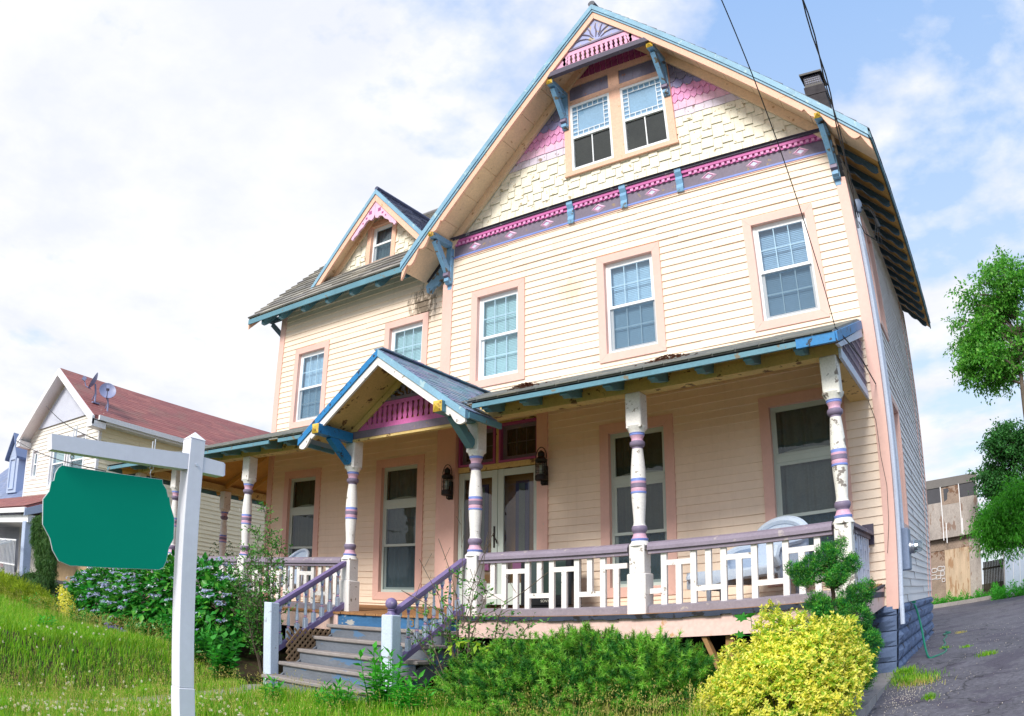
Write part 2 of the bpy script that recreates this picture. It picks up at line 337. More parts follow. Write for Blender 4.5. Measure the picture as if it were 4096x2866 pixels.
class MB:
    def __init__(s, T=None):
        s.v = []; s.f = []; s.m = []; s.T = T
    def add(s, pts, faces, mi=0):
        b = len(s.v)
        s.v += [s.T(*p) for p in pts] if s.T else [tuple(p) for p in pts]
        s.f += [tuple(i + b for i in f) for f in faces]
        s.m += [mi] * len(faces)
    def quad(s, a, b, c, d, mi=0):
        s.add([a, b, c, d], [(0, 1, 2, 3)], mi)
    def poly(s, pts, mi=0):
        s.add(pts, [tuple(range(len(pts)))], mi)
    def box(s, x0, x1, y0, y1, z0, z1, mi=0):
        p = [(x0, y0, z0), (x1, y0, z0), (x1, y1, z0), (x0, y1, z0), (x0, y0, z1), (x1, y0, z1), (x1, y1, z1), (x0, y1, z1)]
        s.add(p, [(0, 3, 2, 1), (4, 5, 6, 7), (0, 1, 5, 4), (1, 2, 6, 5), (2, 3, 7, 6), (3, 0, 4, 7)], mi)
    def cbox(s, x0, x1, y0, y1, z0, z1, c=0.01, mi=0):
        """box with chamfered long and short edges"""
        P = []
        for (z, ins) in ((z0, c), (z0 + c, 0), (z1 - c, 0), (z1, c)):
            xa, xb, ya, yb = x0 + ins, x1 - ins, y0 + ins, y1 - ins
            k = c if ins == 0 else c * 0.6
            P += [(xa + k, ya, z), (xb - k, ya, z), (xb, ya + k, z), (xb, yb - k, z), (xb - k, yb, z), (xa + k, yb, z), (xa, yb - k, z), (xa, ya + k, z)]
        F = [tuple(range(7, -1, -1)), tuple(range(24, 32))]
        for r in range(3):
            for i in range(8):
                j = (i + 1) % 8
                F.append((r * 8 + i, r * 8 + j, r * 8 + 8 + j, r * 8 + 8 + i))
        s.add(P, F, mi)
    def prism(s, poly, ax, a, b, mi=0):
        """extrude a 2D polygon. ax 'y': poly in (x,z); 'x': poly in (y,z); 'z': poly in (x,y)"""
        n = len(poly)
        f = {'y': lambda p, t: (p[0], t, p[1]), 'x': lambda p, t: (t, p[0], p[1]), 'z': lambda p, t: (p[0], p[1], t)}[ax]
        P = [f(p, a) for p in poly] + [f(p, b) for p in poly]
        F = [tuple(range(n)), tuple(range(2 * n - 1, n - 1, -1))]
        for i in range(n):
            j = (i + 1) % n
            F.append((i, i + n, j + n, j))
        s.add(P, F, mi)
    def bar(s, p, q, w, h, mi=0, up=(0, 0, 1)):
        p, q = Vector(p), Vector(q)
        d = (q - p).normalized(); u = Vector(up)
        r = d.cross(u)
        if r.length < 1e-4: r = d.cross(Vector((0, 1, 0)))
        r.normalize(); u = r.cross(d).normalized()
        r *= w / 2; u *= h / 2
        P = [p - r - u, p + r - u, p + r + u, p - r + u, q - r - u, q + r - u, q + r + u, q - r + u]
        s.add([tuple(x) for x in P], [(0, 1, 2, 3), (7, 6, 5, 4), (0, 4, 5, 1), (1, 5, 6, 2), (2, 6, 7, 3), (3, 7, 4, 0)], mi)
    def tube(s, path, r, n=8, mi=0, cap=True):
        path = [Vector(p) for p in path]; k = len(path)
        rs = r if isinstance(r, (list, tuple)) else [r] * k
        P = []; prev = None
        for i, p in enumerate(path):
            d = (path[min(i + 1, k - 1)] - path[max(i - 1, 0)]).normalized()
            if prev is None:
                a = d.cross(Vector((0, 0, 1)))
                if a.length < 1e-3: a = d.cross(Vector((1, 0, 0)))
                a.normalize()
            else:
                a = (prev - d * prev.dot(d))
                if a.length < 1e-6: a = d.cross(Vector((1, 0, 0)))
                a.normalize()
            prev = a; b = d.cross(a)
            for j in range(n):
                t = 2 * PI * j / n
                P.append(tuple(p + (a * math.cos(t) + b * math.sin(t)) * rs[i]))
        F = []
        for i in range(k - 1):
            for j in range(n):
                jj = (j + 1) % n
                F.append((i * n + j, i * n + jj, (i + 1) * n + jj, (i + 1) * n + j))
        if cap:
            F.append(tuple(range(n - 1, -1, -1))); F.append(tuple(range((k - 1) * n, k * n)))
        s.add(P, F, mi)
    def lathe(s, prof, c=(0, 0), n=16, ax='z'):
        """prof: (t, r, material) rings along the axis through c"""
        P = []; F = []; M = []
        for (t, r, mi) in prof:
            for j in range(n):
                a = 2 * PI * j / n
                q = (c[0] + r * math.cos(a), c[1] + r * math.sin(a), t)
                if ax == 'x': q = (t, c[0] + r * math.cos(a), c[1] + r * math.sin(a))
                if ax == 'y': q = (c[0] + r * math.cos(a), t, c[1] + r * math.sin(a))
                P.append(q)
        b = len(s.v)
        s.v += [s.T(*p) for p in P] if s.T else P
        for i in range(len(prof) - 1):
            for j in range(n):
                jj = (j + 1) % n
                s.f.append((b + i * n + j, b + i * n + jj, b + (i + 1) * n + jj, b + (i + 1) * n + j)); s.m.append(prof[i + 1][2])
        s.f.append(tuple(b + j for j in range(n - 1, -1, -1))); s.m.append(prof[0][2])
        s.f.append(tuple(b + (len(prof) - 1) * n + j for j in range(n))); s.m.append(prof[-1][2])
    def build(s, name, mats, parent=None, at=None, smooth=False, **kw):
        """verts in world space unless `at` is given (then they are local to `at`)"""
        V = s.v
        if at is not None:
            loc = Vector(at)
        elif parent is not None:
            loc = origin(parent)
        else:
            A = np.array(V); loc = Vector(((A[:, 0].min() + A[:, 0].max()) / 2, (A[:, 1].min() + A[:, 1].max()) / 2, A[:, 2].min()))
        off = Vector((0, 0, 0)) if at is not None else loc
        me = bpy.data.meshes.new(name)
        me.from_pydata([(p[0] - off[0], p[1] - off[1], p[2] - off[2]) for p in V], [], s.f)
        for mt in (mats if isinstance(mats, (list, tuple)) else [mats]):
            me.materials.append(MATS[mt])
        if len(s.m): me.polygons.foreach_set('material_index', s.m)
        if smooth:
            me.polygons.foreach_set('use_smooth', [True] * len(me.polygons))
            try: me.set_sharp_from_angle(angle=math.radians(38))
            except Exception: pass
        me.update()
        o = bpy.data.objects.new(name, me); COL.objects.link(o)
        o.parent = parent; o.location = loc - origin(parent)
        WO[o.name] = loc
        return props(o, **kw)

def npmesh(name, V, F, mats, parent=None, mi=None, smooth=False, **kw):
    """fast mesh from numpy arrays; F is (n, k)"""
    V = np.asarray(V, np.float32); F = np.asarray(F, np.int32)
    if parent is not None: loc = origin(parent)
    else: loc = Vector((float(V[:, 0].mean()), float(V[:, 1].mean()), float(V[:, 2].min())))
    V = V - np.array(loc, np.float32)
    me = bpy.data.meshes.new(name)
    me.vertices.add(len(V)); me.vertices.foreach_set('co', V.ravel())
    k = F.shape[1]
    me.loops.add(F.size); me.loops.foreach_set('vertex_index', F.ravel())
    me.polygons.add(len(F)); me.polygons.foreach_set('loop_start', np.arange(0, F.size, k, dtype=np.int32))
    try: me.polygons.foreach_set('loop_total', np.full(len(F), k, np.int32))
    except Exception: pass
    for mt in (mats if isinstance(mats, (list, tuple)) else [mats]): me.materials.append(MATS[mt])
    if mi is not None: me.polygons.foreach_set('material_index', np.asarray(mi, np.int32))
    if smooth: me.polygons.foreach_set('use_smooth', np.ones(len(F), bool))
    me.update(calc_edges=True); me.validate()
    o = bpy.data.objects.new(name, me); COL.objects.link(o)
    o.parent = parent; o.location = loc - origin(parent); WO[o.name] = loc
    return props(o, **kw)

def copy_tree(o, parent=None, delta=(0, 0, 0)):
    """copy a thing and its parts; world position moves by delta"""
    c = o.copy(); COL.objects.link(c); c.parent = parent
    WO[c.name] = origin(o) + Vector(delta)
    c.location = WO[c.name] - origin(parent)
    for ch in list(o.children):
        k = ch.copy(); COL.objects.link(k); k.parent = c; k.location = ch.location; WO[k.name] = WO[c.name] + ch.location
        for g in list(ch.children):
            q = g.copy(); COL.objects.link(q); q.parent = k; q.location = g.location; WO[q.name] = WO[k.name] + g.location
    return c
# ------------------------------------------------------------------ camera, sun, sky
def setup_view():
    cd = bpy.data.cameras.new('camera'); cam = bpy.data.objects.new('camera', cd); COL.objects.link(cam)
    yaw, pitch, roll = math.radians(34.411), math.radians(19.133), math.radians(0.363)
    f = Vector((-math.sin(yaw) * math.cos(pitch), math.cos(yaw) * math.cos(pitch), math.sin(pitch)))
    r = Vector((math.cos(yaw), math.sin(yaw), 0)); u = r.cross(f)
    r2 = r * math.cos(roll) + u * math.sin(roll); u2 = u * math.cos(roll) - r * math.sin(roll)
    from mathutils import Matrix
    m = Matrix((r2, u2, -f)).transposed().to_4x4(); m.translation = Vector((1.154, -10.527, 0.999))
    cam.matrix_world = m
    cd.clip_end = 2000; cd.clip_start = 0.05
    cd.type = 'PANO'; cd.sensor_width = 36.0; cd.sensor_fit = 'HORIZONTAL'
    # a mild wide-angle lens with barrel distortion: r = F (t - 0.078 t^3), inverted to t(r) in mm
    F = 793.342 / 1024 * 36
    t = np.linspace(0.0, 0.95, 400); rr = F * (t - 0.078 * t ** 3)
    A = np.stack([rr, rr ** 2, rr ** 3, rr ** 4], 1); k = np.linalg.lstsq(A, t, rcond=None)[0]
    tgt = cd
    if hasattr(cd, 'cycles') and hasattr(cd.cycles, 'panorama_type'): tgt = cd.cycles
    tgt.panorama_type = 'FISHEYE_LENS_POLYNOMIAL'
    tgt.fisheye_fov = PI
    tgt.fisheye_polynomial_k0 = 0.0
    for i in range(4): setattr(tgt, 'fisheye_polynomial_k%d' % (i + 1), -float(k[i]))
    SC.camera = cam
    # sun: soft, from the left in front of the house
    d = Vector((0.03, -0.80, 0.60)).normalized()
    sl = bpy.data.lights.new('sun', 'SUN'); sl.energy = SUN_E; sl.angle = math.radians(SUN_A); sl.color = (1.0, 0.955, 0.88)
    so = bpy.data.objects.new('sun', sl); COL.objects.link(so); so.rotation_euler = d.to_track_quat('Z', 'Y').to_euler()
    so.location = (-6, -10, 20)
    w = bpy.data.worlds.new('World'); SC.world = w; w.use_nodes = True
    t = NT(w.node_tree); w.node_tree.nodes.clear()
    out = t.n('ShaderNodeOutputWorld'); bg = t.n('ShaderNodeBackground'); t.l(bg.outputs[0], out.inputs[0])
    sky = t.n('ShaderNodeTexSky', sky_type='NISHITA', sun_disc=False)
    sky.sun_elevation = math.asin(d.z); sky.sun_rotation = math.atan2(d.x, d.y)
    sky.air_density = 1.0; sky.dust_density = 1.5; sky.ozone_density = 2.0
    tc = t.n('ShaderNodeTexCoord'); sep = t.n('ShaderNodeSeparateXYZ'); t.l(tc.outputs['Generated'], sep.inputs[0])
    zz = t.math('ADD', t.math('MAXIMUM', sep.outputs['Z'], 0.0), 0.16)
    cx = t.math('DIVIDE', sep.outputs['X'], zz); cy = t.math('DIVIDE', sep.outputs['Y'], zz)
    cmb = t.n('ShaderNodeCombineXYZ'); t.l(cx, cmb.inputs[0]); t.l(cy, cmb.inputs[1]); cmb.inputs[2].default_value = 3.7
    n1 = t.n('ShaderNodeTexNoise', i_Scale=1.7, i_Detail=9.0, i_Roughness=0.56, i_Distortion=0.15); t.l(cmb.outputs[0], n1.inputs['Vector'])
    n2 = t.n('ShaderNodeTexNoise', i_Scale=4.2, i_Detail=7.0, i_Roughness=0.55); t.l(cmb.outputs[0], n2.inputs['Vector'])
    den = t.math('ADD', t.math('ADD', t.math('MULTIPLY', n1.outputs['Fac'], 0.58), t.math('MULTIPLY', n2.outputs['Fac'], 0.42)), 0.025)
    # thicker cloud on the sun's side of the sky, thinning to the right
    side = t.math('MULTIPLY', t.math('ADD', t.math('MULTIPLY', sep.outputs['X'], -0.17), t.math('MULTIPLY', sep.outputs['Y'], -0.05)), 1.0)
    den = t.math('ADD', den, side)
    cov = t.ramp(den, [(0.43, (0, 0, 0, 1)), (0.49, (0.5, 0.5, 0.5, 1)), (0.55, (1, 1, 1, 1))])
    n3 = t.n('ShaderNodeTexNoise', i_Scale=2.6, i_Detail=6.0, i_Roughness=0.6); t.l(cmb.outputs[0], n3.inputs['Vector'])
    cc = t.ramp(n3.outputs['Fac'], [(0.36, (CL * 0.83, CL * 0.86, CL * 0.97, 1)), (0.64, (CL, CL * 1.0, CL * 1.02, 1))])
    # blue sky, whitened towards the horizon by haze
    hz = t.ramp(t.math('MAXIMUM', sep.outputs['Z'], 0.0), [(0.0, (CL * .86, CL * .95, CL * 1.04, 1)), (0.25, (CL * .66, CL * .83, CL * 1.04, 1)), (0.7, (CL * .38, CL * .60, CL * 1.0, 1))])
    base = t.mix(0.82, sky.outputs[0], hz)
    t.l(t.mix(cov, base, cc), bg.inputs['Color'])
    bg.inputs['Strength'].default_value = 0.1
    SC.view_settings.view_transform = 'Standard'; SC.view_settings.look = 'None'
    SC.view_settings.exposure = EXPOSURE; SC.view_settings.gamma = 1.0
    SC.cycles.max_bounces = 8; SC.cycles.transparent_max_bounces = 16; SC.cycles.diffuse_bounces = 5
    SC.cycles.sample_clamp_indirect = 6.0
    SC.cycles.use_denoising = True

SUN_E, SUN_A, CL, SKG, EXPOSURE = 2.2, 18.0, 6.1, 1.0, 0.82
setup_view()

# ------------------------------------------------------------------ the house
REC = 0.264                      # the left wing stands back this far
house = empty('victorian_house', (-6.5, 1.5, -0.1), label='large cream clapboard house with pink trim, blue gables and a long front porch', cat='house')
TS = lambda x, y, z: (-y, x, z)          # local wall frame -> right side wall (faces +X)

def lap_siding(mb, x0, x1, z0, z1, holes=(), e=0.122, lip=0.017, y0=0.0, top=None, mi=0):
    """lapped boards on the plane y0, outward is -y; holes are (xa, xb, za, zb); top(x) bounds gables: returns (xl, xr) at height z"""
    k = 0
    while z0 + k * e < z1 - 1e-6:
        za = z0 + k * e; zb = min(za + e, z1); k += 1
        cuts = sorted({za, zb} | {h for H in holes for h in (H[2], H[3]) if za < h < zb})
        xl, xr = (x0, x1) if top is None else top((za + zb) / 2)
        if xr - xl < 0.02: continue
        for s0, s1 in zip(cuts[:-1], cuts[1:]):
            mid = (s0 + s1) / 2; spans = [(xl, xr)]
            for (ha, hb, hc, hd) in holes:
                if hc < mid < hd:
                    ns = []
                    for (a, b) in spans:
                        if hb <= a or ha >= b: ns.append((a, b)); continue
                        if ha > a: ns.append((a, ha))
                        if hb < b: ns.append((hb, b))
                    spans = ns
            Y = lambda z: y0 - 0.002 - lip * (1 - (z - za) / e)
            spans2 = []
            for a, b in spans:
                j = random.uniform(.6, 5.5); c = a; o = 0
                while b - c > 1.2 and c + j < b - .3:
                    spans2.append((c, c + j, o)); c += j; o = .006 - o; j = random.uniform(2.2, 4.2)
                spans2.append((c, b, o))
            for a, b, o in spans2:
                mb.quad((a, Y(s0) - o, s0), (b, Y(s0) - o, s0), (b, Y(s1) - o, s1), (a, Y(s1) - o, s1), mi)
                if o and b < spans[-1][1]: mb.quad((b, Y(s0) - o, s0), (b, Y(s0), s0), (b, Y(s1), s1), (b, Y(s1) - o, s1), mi)
                if s0 == za:
                    mb.quad((a, y0 + 0.004, za), (b, y0 + 0.004, za), (b, Y(za) - o, za), (a, Y(za) - o, za), mi)

# window list: (x0, x1, z0, z1) of the outer edge of the casing
UP = [(-6.935, -5.784), (-4.360, -3.205), (-1.760, -0.595)]
UPL = [(-12.15, -11.01), (-9.335, -8.18)]
ZU0, ZU1 = 5.0, 6.85
G1 = [(-4.40, -3.17), (-1.82, -0.56)]
GL = [(-12.17, -10.98), (-9.36, -8.15)]
ZG0, ZG1 = 1.33, 4.0
ENTRY = (-7.20, -5.54, 1.2, 4.34)
SIDE_W = [(1.0, 2.05, 1.98, 4.02), (1.15, 2.1, 5.16, 7.05)]

ins = lambda L, z0, z1, t=0.1: [(a + t, b - t, z0 + t, z1 - t) for a, b in L]
holes_main = ins(UP, ZU0, ZU1) + ins(G1, ZG0, ZG1) + [ENTRY]
holes_wing = ins(UPL, ZU0, ZU1) + ins(GL, ZG0, ZG1)

mb = MB(); lap_siding(mb, -7.39, -0.14, 0.90, 7.65, holes_main)
mb.build('wall', 'siding', house, label='cream clapboard front wall under the big gable')
mb = MB(); lap_siding(mb, -12.62, -7.6, 0.90, 7.95, holes_wing, y0=REC)
mb.build('wall', 'siding_wing', house, label='cream clapboard front wall of the set-back left wing')
mb = MB(TS); lap_siding(mb, 0.12, 7.6, 0.90, 7.62, [(a + .1, b - .1, c + .1, d - .1) for a, b, c, d in SIDE_W])
mb.build('wall', 'siding_side', house, label='shaded clapboard wall along the driveway')
mb = MB(lambda x, y, z: (y, -x, z))
lap_siding(mb, -7.0, -REC, 0.90, 11.3, y0=-12.77, top=lambda z: (-7.0, -REC) if z < 7.9 else (-3.4 - (11.4 - z), -3.4 + (11.4 - z)))
mb.build('wall', 'siding', house, label='clapboard left end wall of the wing')
mb = MB()
mb.quad((-12.77, 7.0, 0.9), (0, 7.6, 0.9), (0, 7.6, 7.6), (-12.77, 7.0, 7.6)); mb.build('wall', 'siding', house, label='back wall of the house')

# corner boards
def corner(x0, x1, y, z0, z1, side=None):
    m = MB(); m.box(x0, x1, y - 0.032, y + 0.02, z0, z1)
    if side == 'R': m.box(x1 - 0.03, x1 + 0.028, y - 0.030, y + 0.12, z0, z1)
    if side == 'L': m.box(x0 - 0.028, x0 + 0.03, y - 0.030, y + 0.12, z0, z1)
    return m.build('corner_board', 'pink_trim', house)
corner(-0.14, 0.0, 0, 0.84, 7.16, 'R'); corner(-7.62, -7.39, 0, 1.2, 7.18)
corner(-12.77, -12.62, REC, 1.2, 7.9, 'L')
m = MB(TS); m.box(7.48, 7.62, -0.03, 0.02, 0.86, 7.6); m.box(6.5, 6.62, -0.026, 0.02, 0.9, 7.5); m.build('corner_board', 'pink_trim', house)

# foundation: rock-faced painted blocks
m = MB()
def rock_block(m, x0, x1, y, z0, z1, T):
    d = random.uniform(0.03, 0.055); c = 0.035
    P = [T(x0, y, z0), T(x1, y, z0), T(x1, y, z1), T(x0, y, z1)]
    n = 3; V = []; 
    for j in range(n + 1):
        for i in range(n + 1):
            u, v = i / n, j / n
            edge = i in (0, n) or j in (0, n)
            uu = x0 + (x1 - x0) * (u if edge else (0.12 + 0.76 * u)); vv = z0 + (z1 - z0) * v
            V.append(T(uu, y - (0 if edge else d * random.uniform(0.6, 1.25)), vv))
    F = [(j * 4 + i, j * 4 + i + 1, j * 4 + i + 5, j * 4 + i + 4) for j in range(3) for i in range(3)]
    m.add(V, F)
ZR = [-0.30, -0.08, 0.13, 0.34, 0.55, 0.76, 0.90]
for r in range(6):
    x = 0.0 if r % 2 else 0.2
    ys = [0.0] + [q for q in np.arange(x + 0.4, 7.5, 0.44)] + [7.55]
    for a, b in zip(ys[:-1], ys[1:]):
        rock_block(m, a + 0.008, b - 0.008, -0.02, ZR[r] + 0.008, ZR[r + 1] - 0.008, TS)
    rock_block(m, -0.46, -0.004, -0.02, ZR[r] + 0.008, ZR[r + 1] - 0.008, lambda x, y, z: (x, y, z))
m.box(-0.5, -0.002, 0.0, 7.5, -0.4, 0.9)
m.build('foundation', 'foundation_blue', house)
m = MB(); m.box(-12.7, -0.52, 0.3, 0.5, -0.4, 1.2); m.build('foundation', 'porch_shade', house, label='foundation wall under the porch, coloured near-black for the shade')

# ------------------------------------------------------------------ windows
def window(T, x0, x1, z0, z1, trim=0.135, kind='hung', inner='blind', grid=(3, 2), transom=None, meet=0.5, screen=True,
           cas='pink_trim', parent=house, y0=0.0, name='window', glass='glass', frame='vinyl', fw=0.04, bmat='blind'):
    """casing (the window's own mesh) > frame, sash, pane, blind. Outward is -y in the frame T"""
    c = MB(T); xi0, xi1, zi0, zi1 = x0 + trim, x1 - trim, z0 + trim, z1 - trim
    ya, yb = y0 - 0.036, y0 + 0.012
    g = 0.0015
    if trim:
        for poly in ([(x0, z0), (x1, z0), (xi1, zi0 - g), (xi0, zi0 - g)], [(x1 , z0 + g), (x1, z1 - g), (xi1, zi1 - g), (xi1, zi0 + g)],
                     [(x1, z1), (x0, z1), (xi0, zi1 + g), (xi1, zi1 + g)], [(x0, z1 - g), (x0, z0 + g), (xi0, zi0 + g), (xi0, zi1 - g)]):
            c.prism(poly, 'y', ya, yb)
    r = 0.014; yd = y0 + 0.13       # reveals
    c.box(xi0 - r, xi0, y0 + 0.013, yd, zi0, zi1); c.box(xi1, xi1 + r, y0 + 0.013, yd, zi0, zi1)
    c.box(xi0 - r, xi1 + r, y0 + 0.013, yd, zi1, zi1 + r); c.box(xi0 - r, xi1 + r, y0 + 0.013, yd, zi0 - r, zi0)
    W = c.build(name, cas, parent)
    f = MB(T)
    def ring(m, a, b, p, q, w, yA, yB, bot=None):
        bot = bot or w
        m.box(a, a + w, yA, yB, p, q); m.box(b - w, b, yA, yB, p, q)
        m.box(a + w, b - w, yA, yB, q - w, q); m.box(a + w, b - w, yA, yB, p, p + bot)
    ring(f, xi0, xi1, zi0, zi1, fw, y0 + 0.045, y0 + 0.128, fw * 1.3)
    a, b, p, q = xi0 + fw, xi1 - fw, zi0 + fw * 1.3, zi1 - fw
    if transom:
        f.box(a, b, y0 + 0.040, y0 + 0.125, transom - 0.05, transom + 0.05)
        f.box(a, b, y0 + 0.030, y0 + 0.060, transom + 0.035, transom + 0.055)
    f.build('frame', frame, W)
    pm = MB(T)
    def sash(zA, zB, yA, grid, sw=0.045):
        s = MB(T); ring(s, a, b, zA, zB, sw, yA, yA + 0.03)
        if grid:
            nx, nz = grid
            for i in range(1, nx):
                x = a + sw + (b - a - 2 * sw) * i / nx; s.box(x - 0.007, x + 0.007, yA + 0.010, yA + 0.024, zA + sw, zB - sw)
            for j in range(1, nz):
                z = zA + sw + (zB - zA - 2 * sw) * j / nz
                xs = [a + sw] + [a + sw + (b - a - 2 * sw) * i / nx for i in range(1, nx)] + [b - sw]
                for k in range(nx): s.box(xs[k] + (0.007 if k else 0), xs[k + 1] - (0.007 if k < nx - 1 else 0), yA + 0.010, yA + 0.024, z - 0.007, z + 0.007)
        s.build('sash', frame, W)
        pn = MB(T); pn.quad((a + sw, yA + 0.007, zA + sw), (b - sw, yA + 0.007, zA + sw), (b - sw, yA + 0.007, zB - sw), (a + sw, yA + 0.007, zB - sw))
        pn.build('pane', glass, W)
    if kind == 'hung':
        top = (transom - 0.05) if transom else q
        mz = p + (top - p) * meet
        sash(mz - 0.022, top, y0 + 0.052, grid); sash(p, mz + 0.022, y0 + 0.088, grid)
        if transom: sash(transom + 0.05, q, y0 + 0.055, None, 0.03)
        if screen:
            sc = MB(T); sc.quad((a + .004, y0 + 0.062, p), (b - .004, y0 + 0.062, p), (b - .004, y0 + 0.062, mz - 0.024), (a + .004, y0 + 0.062, mz - 0.024))
            sc.build('insect_screen', 'insect_screen', W)
    elif kind == 'fixed':
        sash(p, q, y0 + 0.06, grid, 0.035)
    bl = MB(T); yb = y0 + 0.15
    if inner == 'blind':
        zt = q + 0.03; n = int((zt - p) / 0.03)
        for i in range(n):
            z = zt - i * 0.03
            bl.quad((a - .02, yb + 0.005, z), (b + .02, yb + 0.005, z), (b + .02, yb - 0.005, z - 0.031), (a - .02, yb - 0.005, z - 0.031))
        bl.quad((a - .03, yb + .03, p - .05), (b + .03, yb + .03, p - .05), (b + .03, yb + .03, q + .05), (a - .03, yb + .03, q + .05))
        bl.build('blind', bmat, W)
    else:
        n = 44; xs = [a - .03 + (b - a + .06) * i / n for i in range(n + 1)]
        ph = random.uniform(0, 6)
        Y = [yb + 0.02 + 0.018 * math.sin(i * 0.9 + ph + 1.2 * math.sin(i * .37 + ph)) for i in range(n + 1)]
        for i in range(n):
            bl.quad((xs[i], Y[i], p - .03), (xs[i + 1], Y[i + 1], p - .03), (xs[i + 1], Y[i + 1], q + .03), (xs[i], Y[i], q + .03), 0)
        if inner in ('curtain_dark', 'curtain_grey') and transom:      # scalloped pale valance at the foot of the top light
            zv = transom + 0.05
            pts = [(a + (b - a) * i / 24, zv + 0.02 + 0.07 * math.sin(PI * i / 24) ** 0.6) for i in range(25)]
            for i in range(24):
                bl.quad((pts[i][0], yb - .012, zv - .02), (pts[i + 1][0], yb - .012, zv - .02), (pts[i + 1][0], yb - .012, pts[i + 1][1]), (pts[i][0], yb - .012, pts[i][1]), 1)
        bl.build('curtain', [inner, 'curtain_white'], W)
    return W

ID = lambda x, y, z: (x, y, z)
for i, (a, b) in enumerate(UP): window(ID, a, b, ZU0, ZU1, meet=0.5, screen=(i > 0), bmat=('blind_green', 'blind', 'blind_grey')[i])
for i, (a, b) in enumerate(UPL): window(ID, a, b, ZU0, ZU1, y0=REC, meet=0.48, bmat=('blind', 'blind_green')[i])
for i, (a, b) in enumerate(G1): window(ID, a, b, ZG0, ZG1, trim=0.15, inner=('curtain_dark', 'curtain_grey')[i], grid=None, transom=3.10, meet=0.50, glass='glass_dark', frame='storm_frame', screen=True, name='window')
for i, (a, b) in enumerate(GL): window(ID, a, b, ZG0, ZG1 + .03, trim=0.15, inner=('curtain_dark', 'curtain_grey')[i], grid=None, transom=3.17, meet=0.53, glass='glass_dark', frame='storm_frame', y0=REC, screen=True)
for (a, b, c, d) in SIDE_W: window(TS, a, b, c, d, trim=0.11, inner='curtain_grey', grid=None, glass='glass')

# ------------------------------------------------------------------ entry: double storm door, transoms, casing
for a, b in ((-7.40, -7.20), (-5.54, -5.34)): m = MB(); m.box(a, b, -0.042, 0.13, 1.22, 4.46); m.build('door_casing', 'pink_trim', house)
m = MB(); m.box(-7.19, -5.55, 0.04, 0.13, 3.55, 3.64); m.box(-7.19, -5.55, 0.04, 0.13, 4.32, 4.46); m.box(-6.405, -6.335, 0.05, 0.13, 3.65, 4.31)
m.build('transom_frame', 'tan_beam', house)
def transom(x0, x1):
    W = window(ID, x0, x1, 3.645, 4.315, trim=0.035, kind='fixed', inner='room_dark', grid=(3, 2), cas='magenta_deep', frame='purple_grey', name='transom_window', glass='glass_dark', y0=0.055, fw=0.03)  # sheet behind the glass takes the room's darkness as its colour
transom(-7.18, -6.41); transom(-6.33, -5.555)
D = empty('front_door', (-6.37, 0.1, 1.25), house)
for sx in (0, 1):
    x0, x1 = ((-7.19, -6.375), (-6.365, -5.55))[sx]
    m = MB(); st = 0.115
    m.cbox(x0, x0 + st, 0.06, 0.10, 1.26, 3.54, .006); m.cbox(x1 - st, x1, 0.06, 0.10, 1.26, 3.54, .006)
    m.box(x0 + st, x1 - st, 0.062, 0.098, 3.42, 3.535); m.box(x0 + st, x1 - st, 0.062, 0.098, 1.262, 1.62)
    m.build('storm_door', 'storm_frame', D)
    m = MB(); m.quad((x0 + st, .078, 1.62), (x1 - st, .078, 1.62), (x1 - st, .078, 3.42), (x0 + st, .078, 3.42)); m.build('pane', 'glass_clear', D)
    # inner panelled door behind the glass
    m = MB(); m.box(x0 - .02, x1 + .02, 0.30, 0.34, 1.2, 3.6, 0)
    xm = (x0 + x1) / 2
    m.box(xm - .20, xm + .06, 0.28, 0.299, 1.98, 3.35, 1); m.box(xm - .13, xm - .01, 0.27, 0.279, 2.02, 3.31, 2)
    m.box(xm - .24, xm + .10, 0.26, 0.299, 1.86, 1.975, 3)
    for t in (0.24, 0.33): m.box(xm + t - .02, xm + t + .02, 0.275, 0.299, 1.3, 3.5, 1)
    m.build('inner_door', ['door_tan', 'door_purple', 'curtain_dark', 'magenta_deep'], D)
m = MB(); m.box(-6.44, -6.41, 0.045, 0.058, 2.22, 2.58); m.tube([(-6.425, .05, 2.42), (-6.425, .02, 2.42), (-6.40, .005, 2.40), (-6.35, .0, 2.34), (-6.335, .01, 2.28)], 0.011)
m.build('handle', 'black_iron', D)

# ------------------------------------------------------------------ frieze under the big gable
m = MB()
m.box(-7.38, -0.10, -0.022, 0.0, 7.69, 7.905, 0)
m.box(-7.38, -0.10, -0.040, -0.001, 7.655, 7.688, 1)
m.box(-7.38, -0.10, -0.032, -0.001, 7.635, 7.654, 2)
m.box(-7.38, -0.10, -0.040, 0.0, 7.906, 7.96, 3); m.box(-7.38, -0.10, -0.075, 0.0, 7.962, 8.02, 3); m.box(-7.38, -0.10, -0.10, 0.0, 8.022, 8.06, 4)
for i in range(74):
    x = -7.34 + i * 0.0985
    if any(abs(x - c) < 0.11 for c in (-4.8, -3.76, -2.72)): continue
    m.box(x - 0.027, x + 0.027, -0.068, -0.041, 7.908, 7.958, 5)
m.prism([(-0.14, 8.062), (0.0, 8.062), (0.0, 8.12)], 'x', -7.45, -0.06, 4)
fr = m.build('frieze', ['purple_grey', 'band_blue', 'pink_trim', 'magenta', 'dark_purple', 'hot_pink'], house)
dm = None
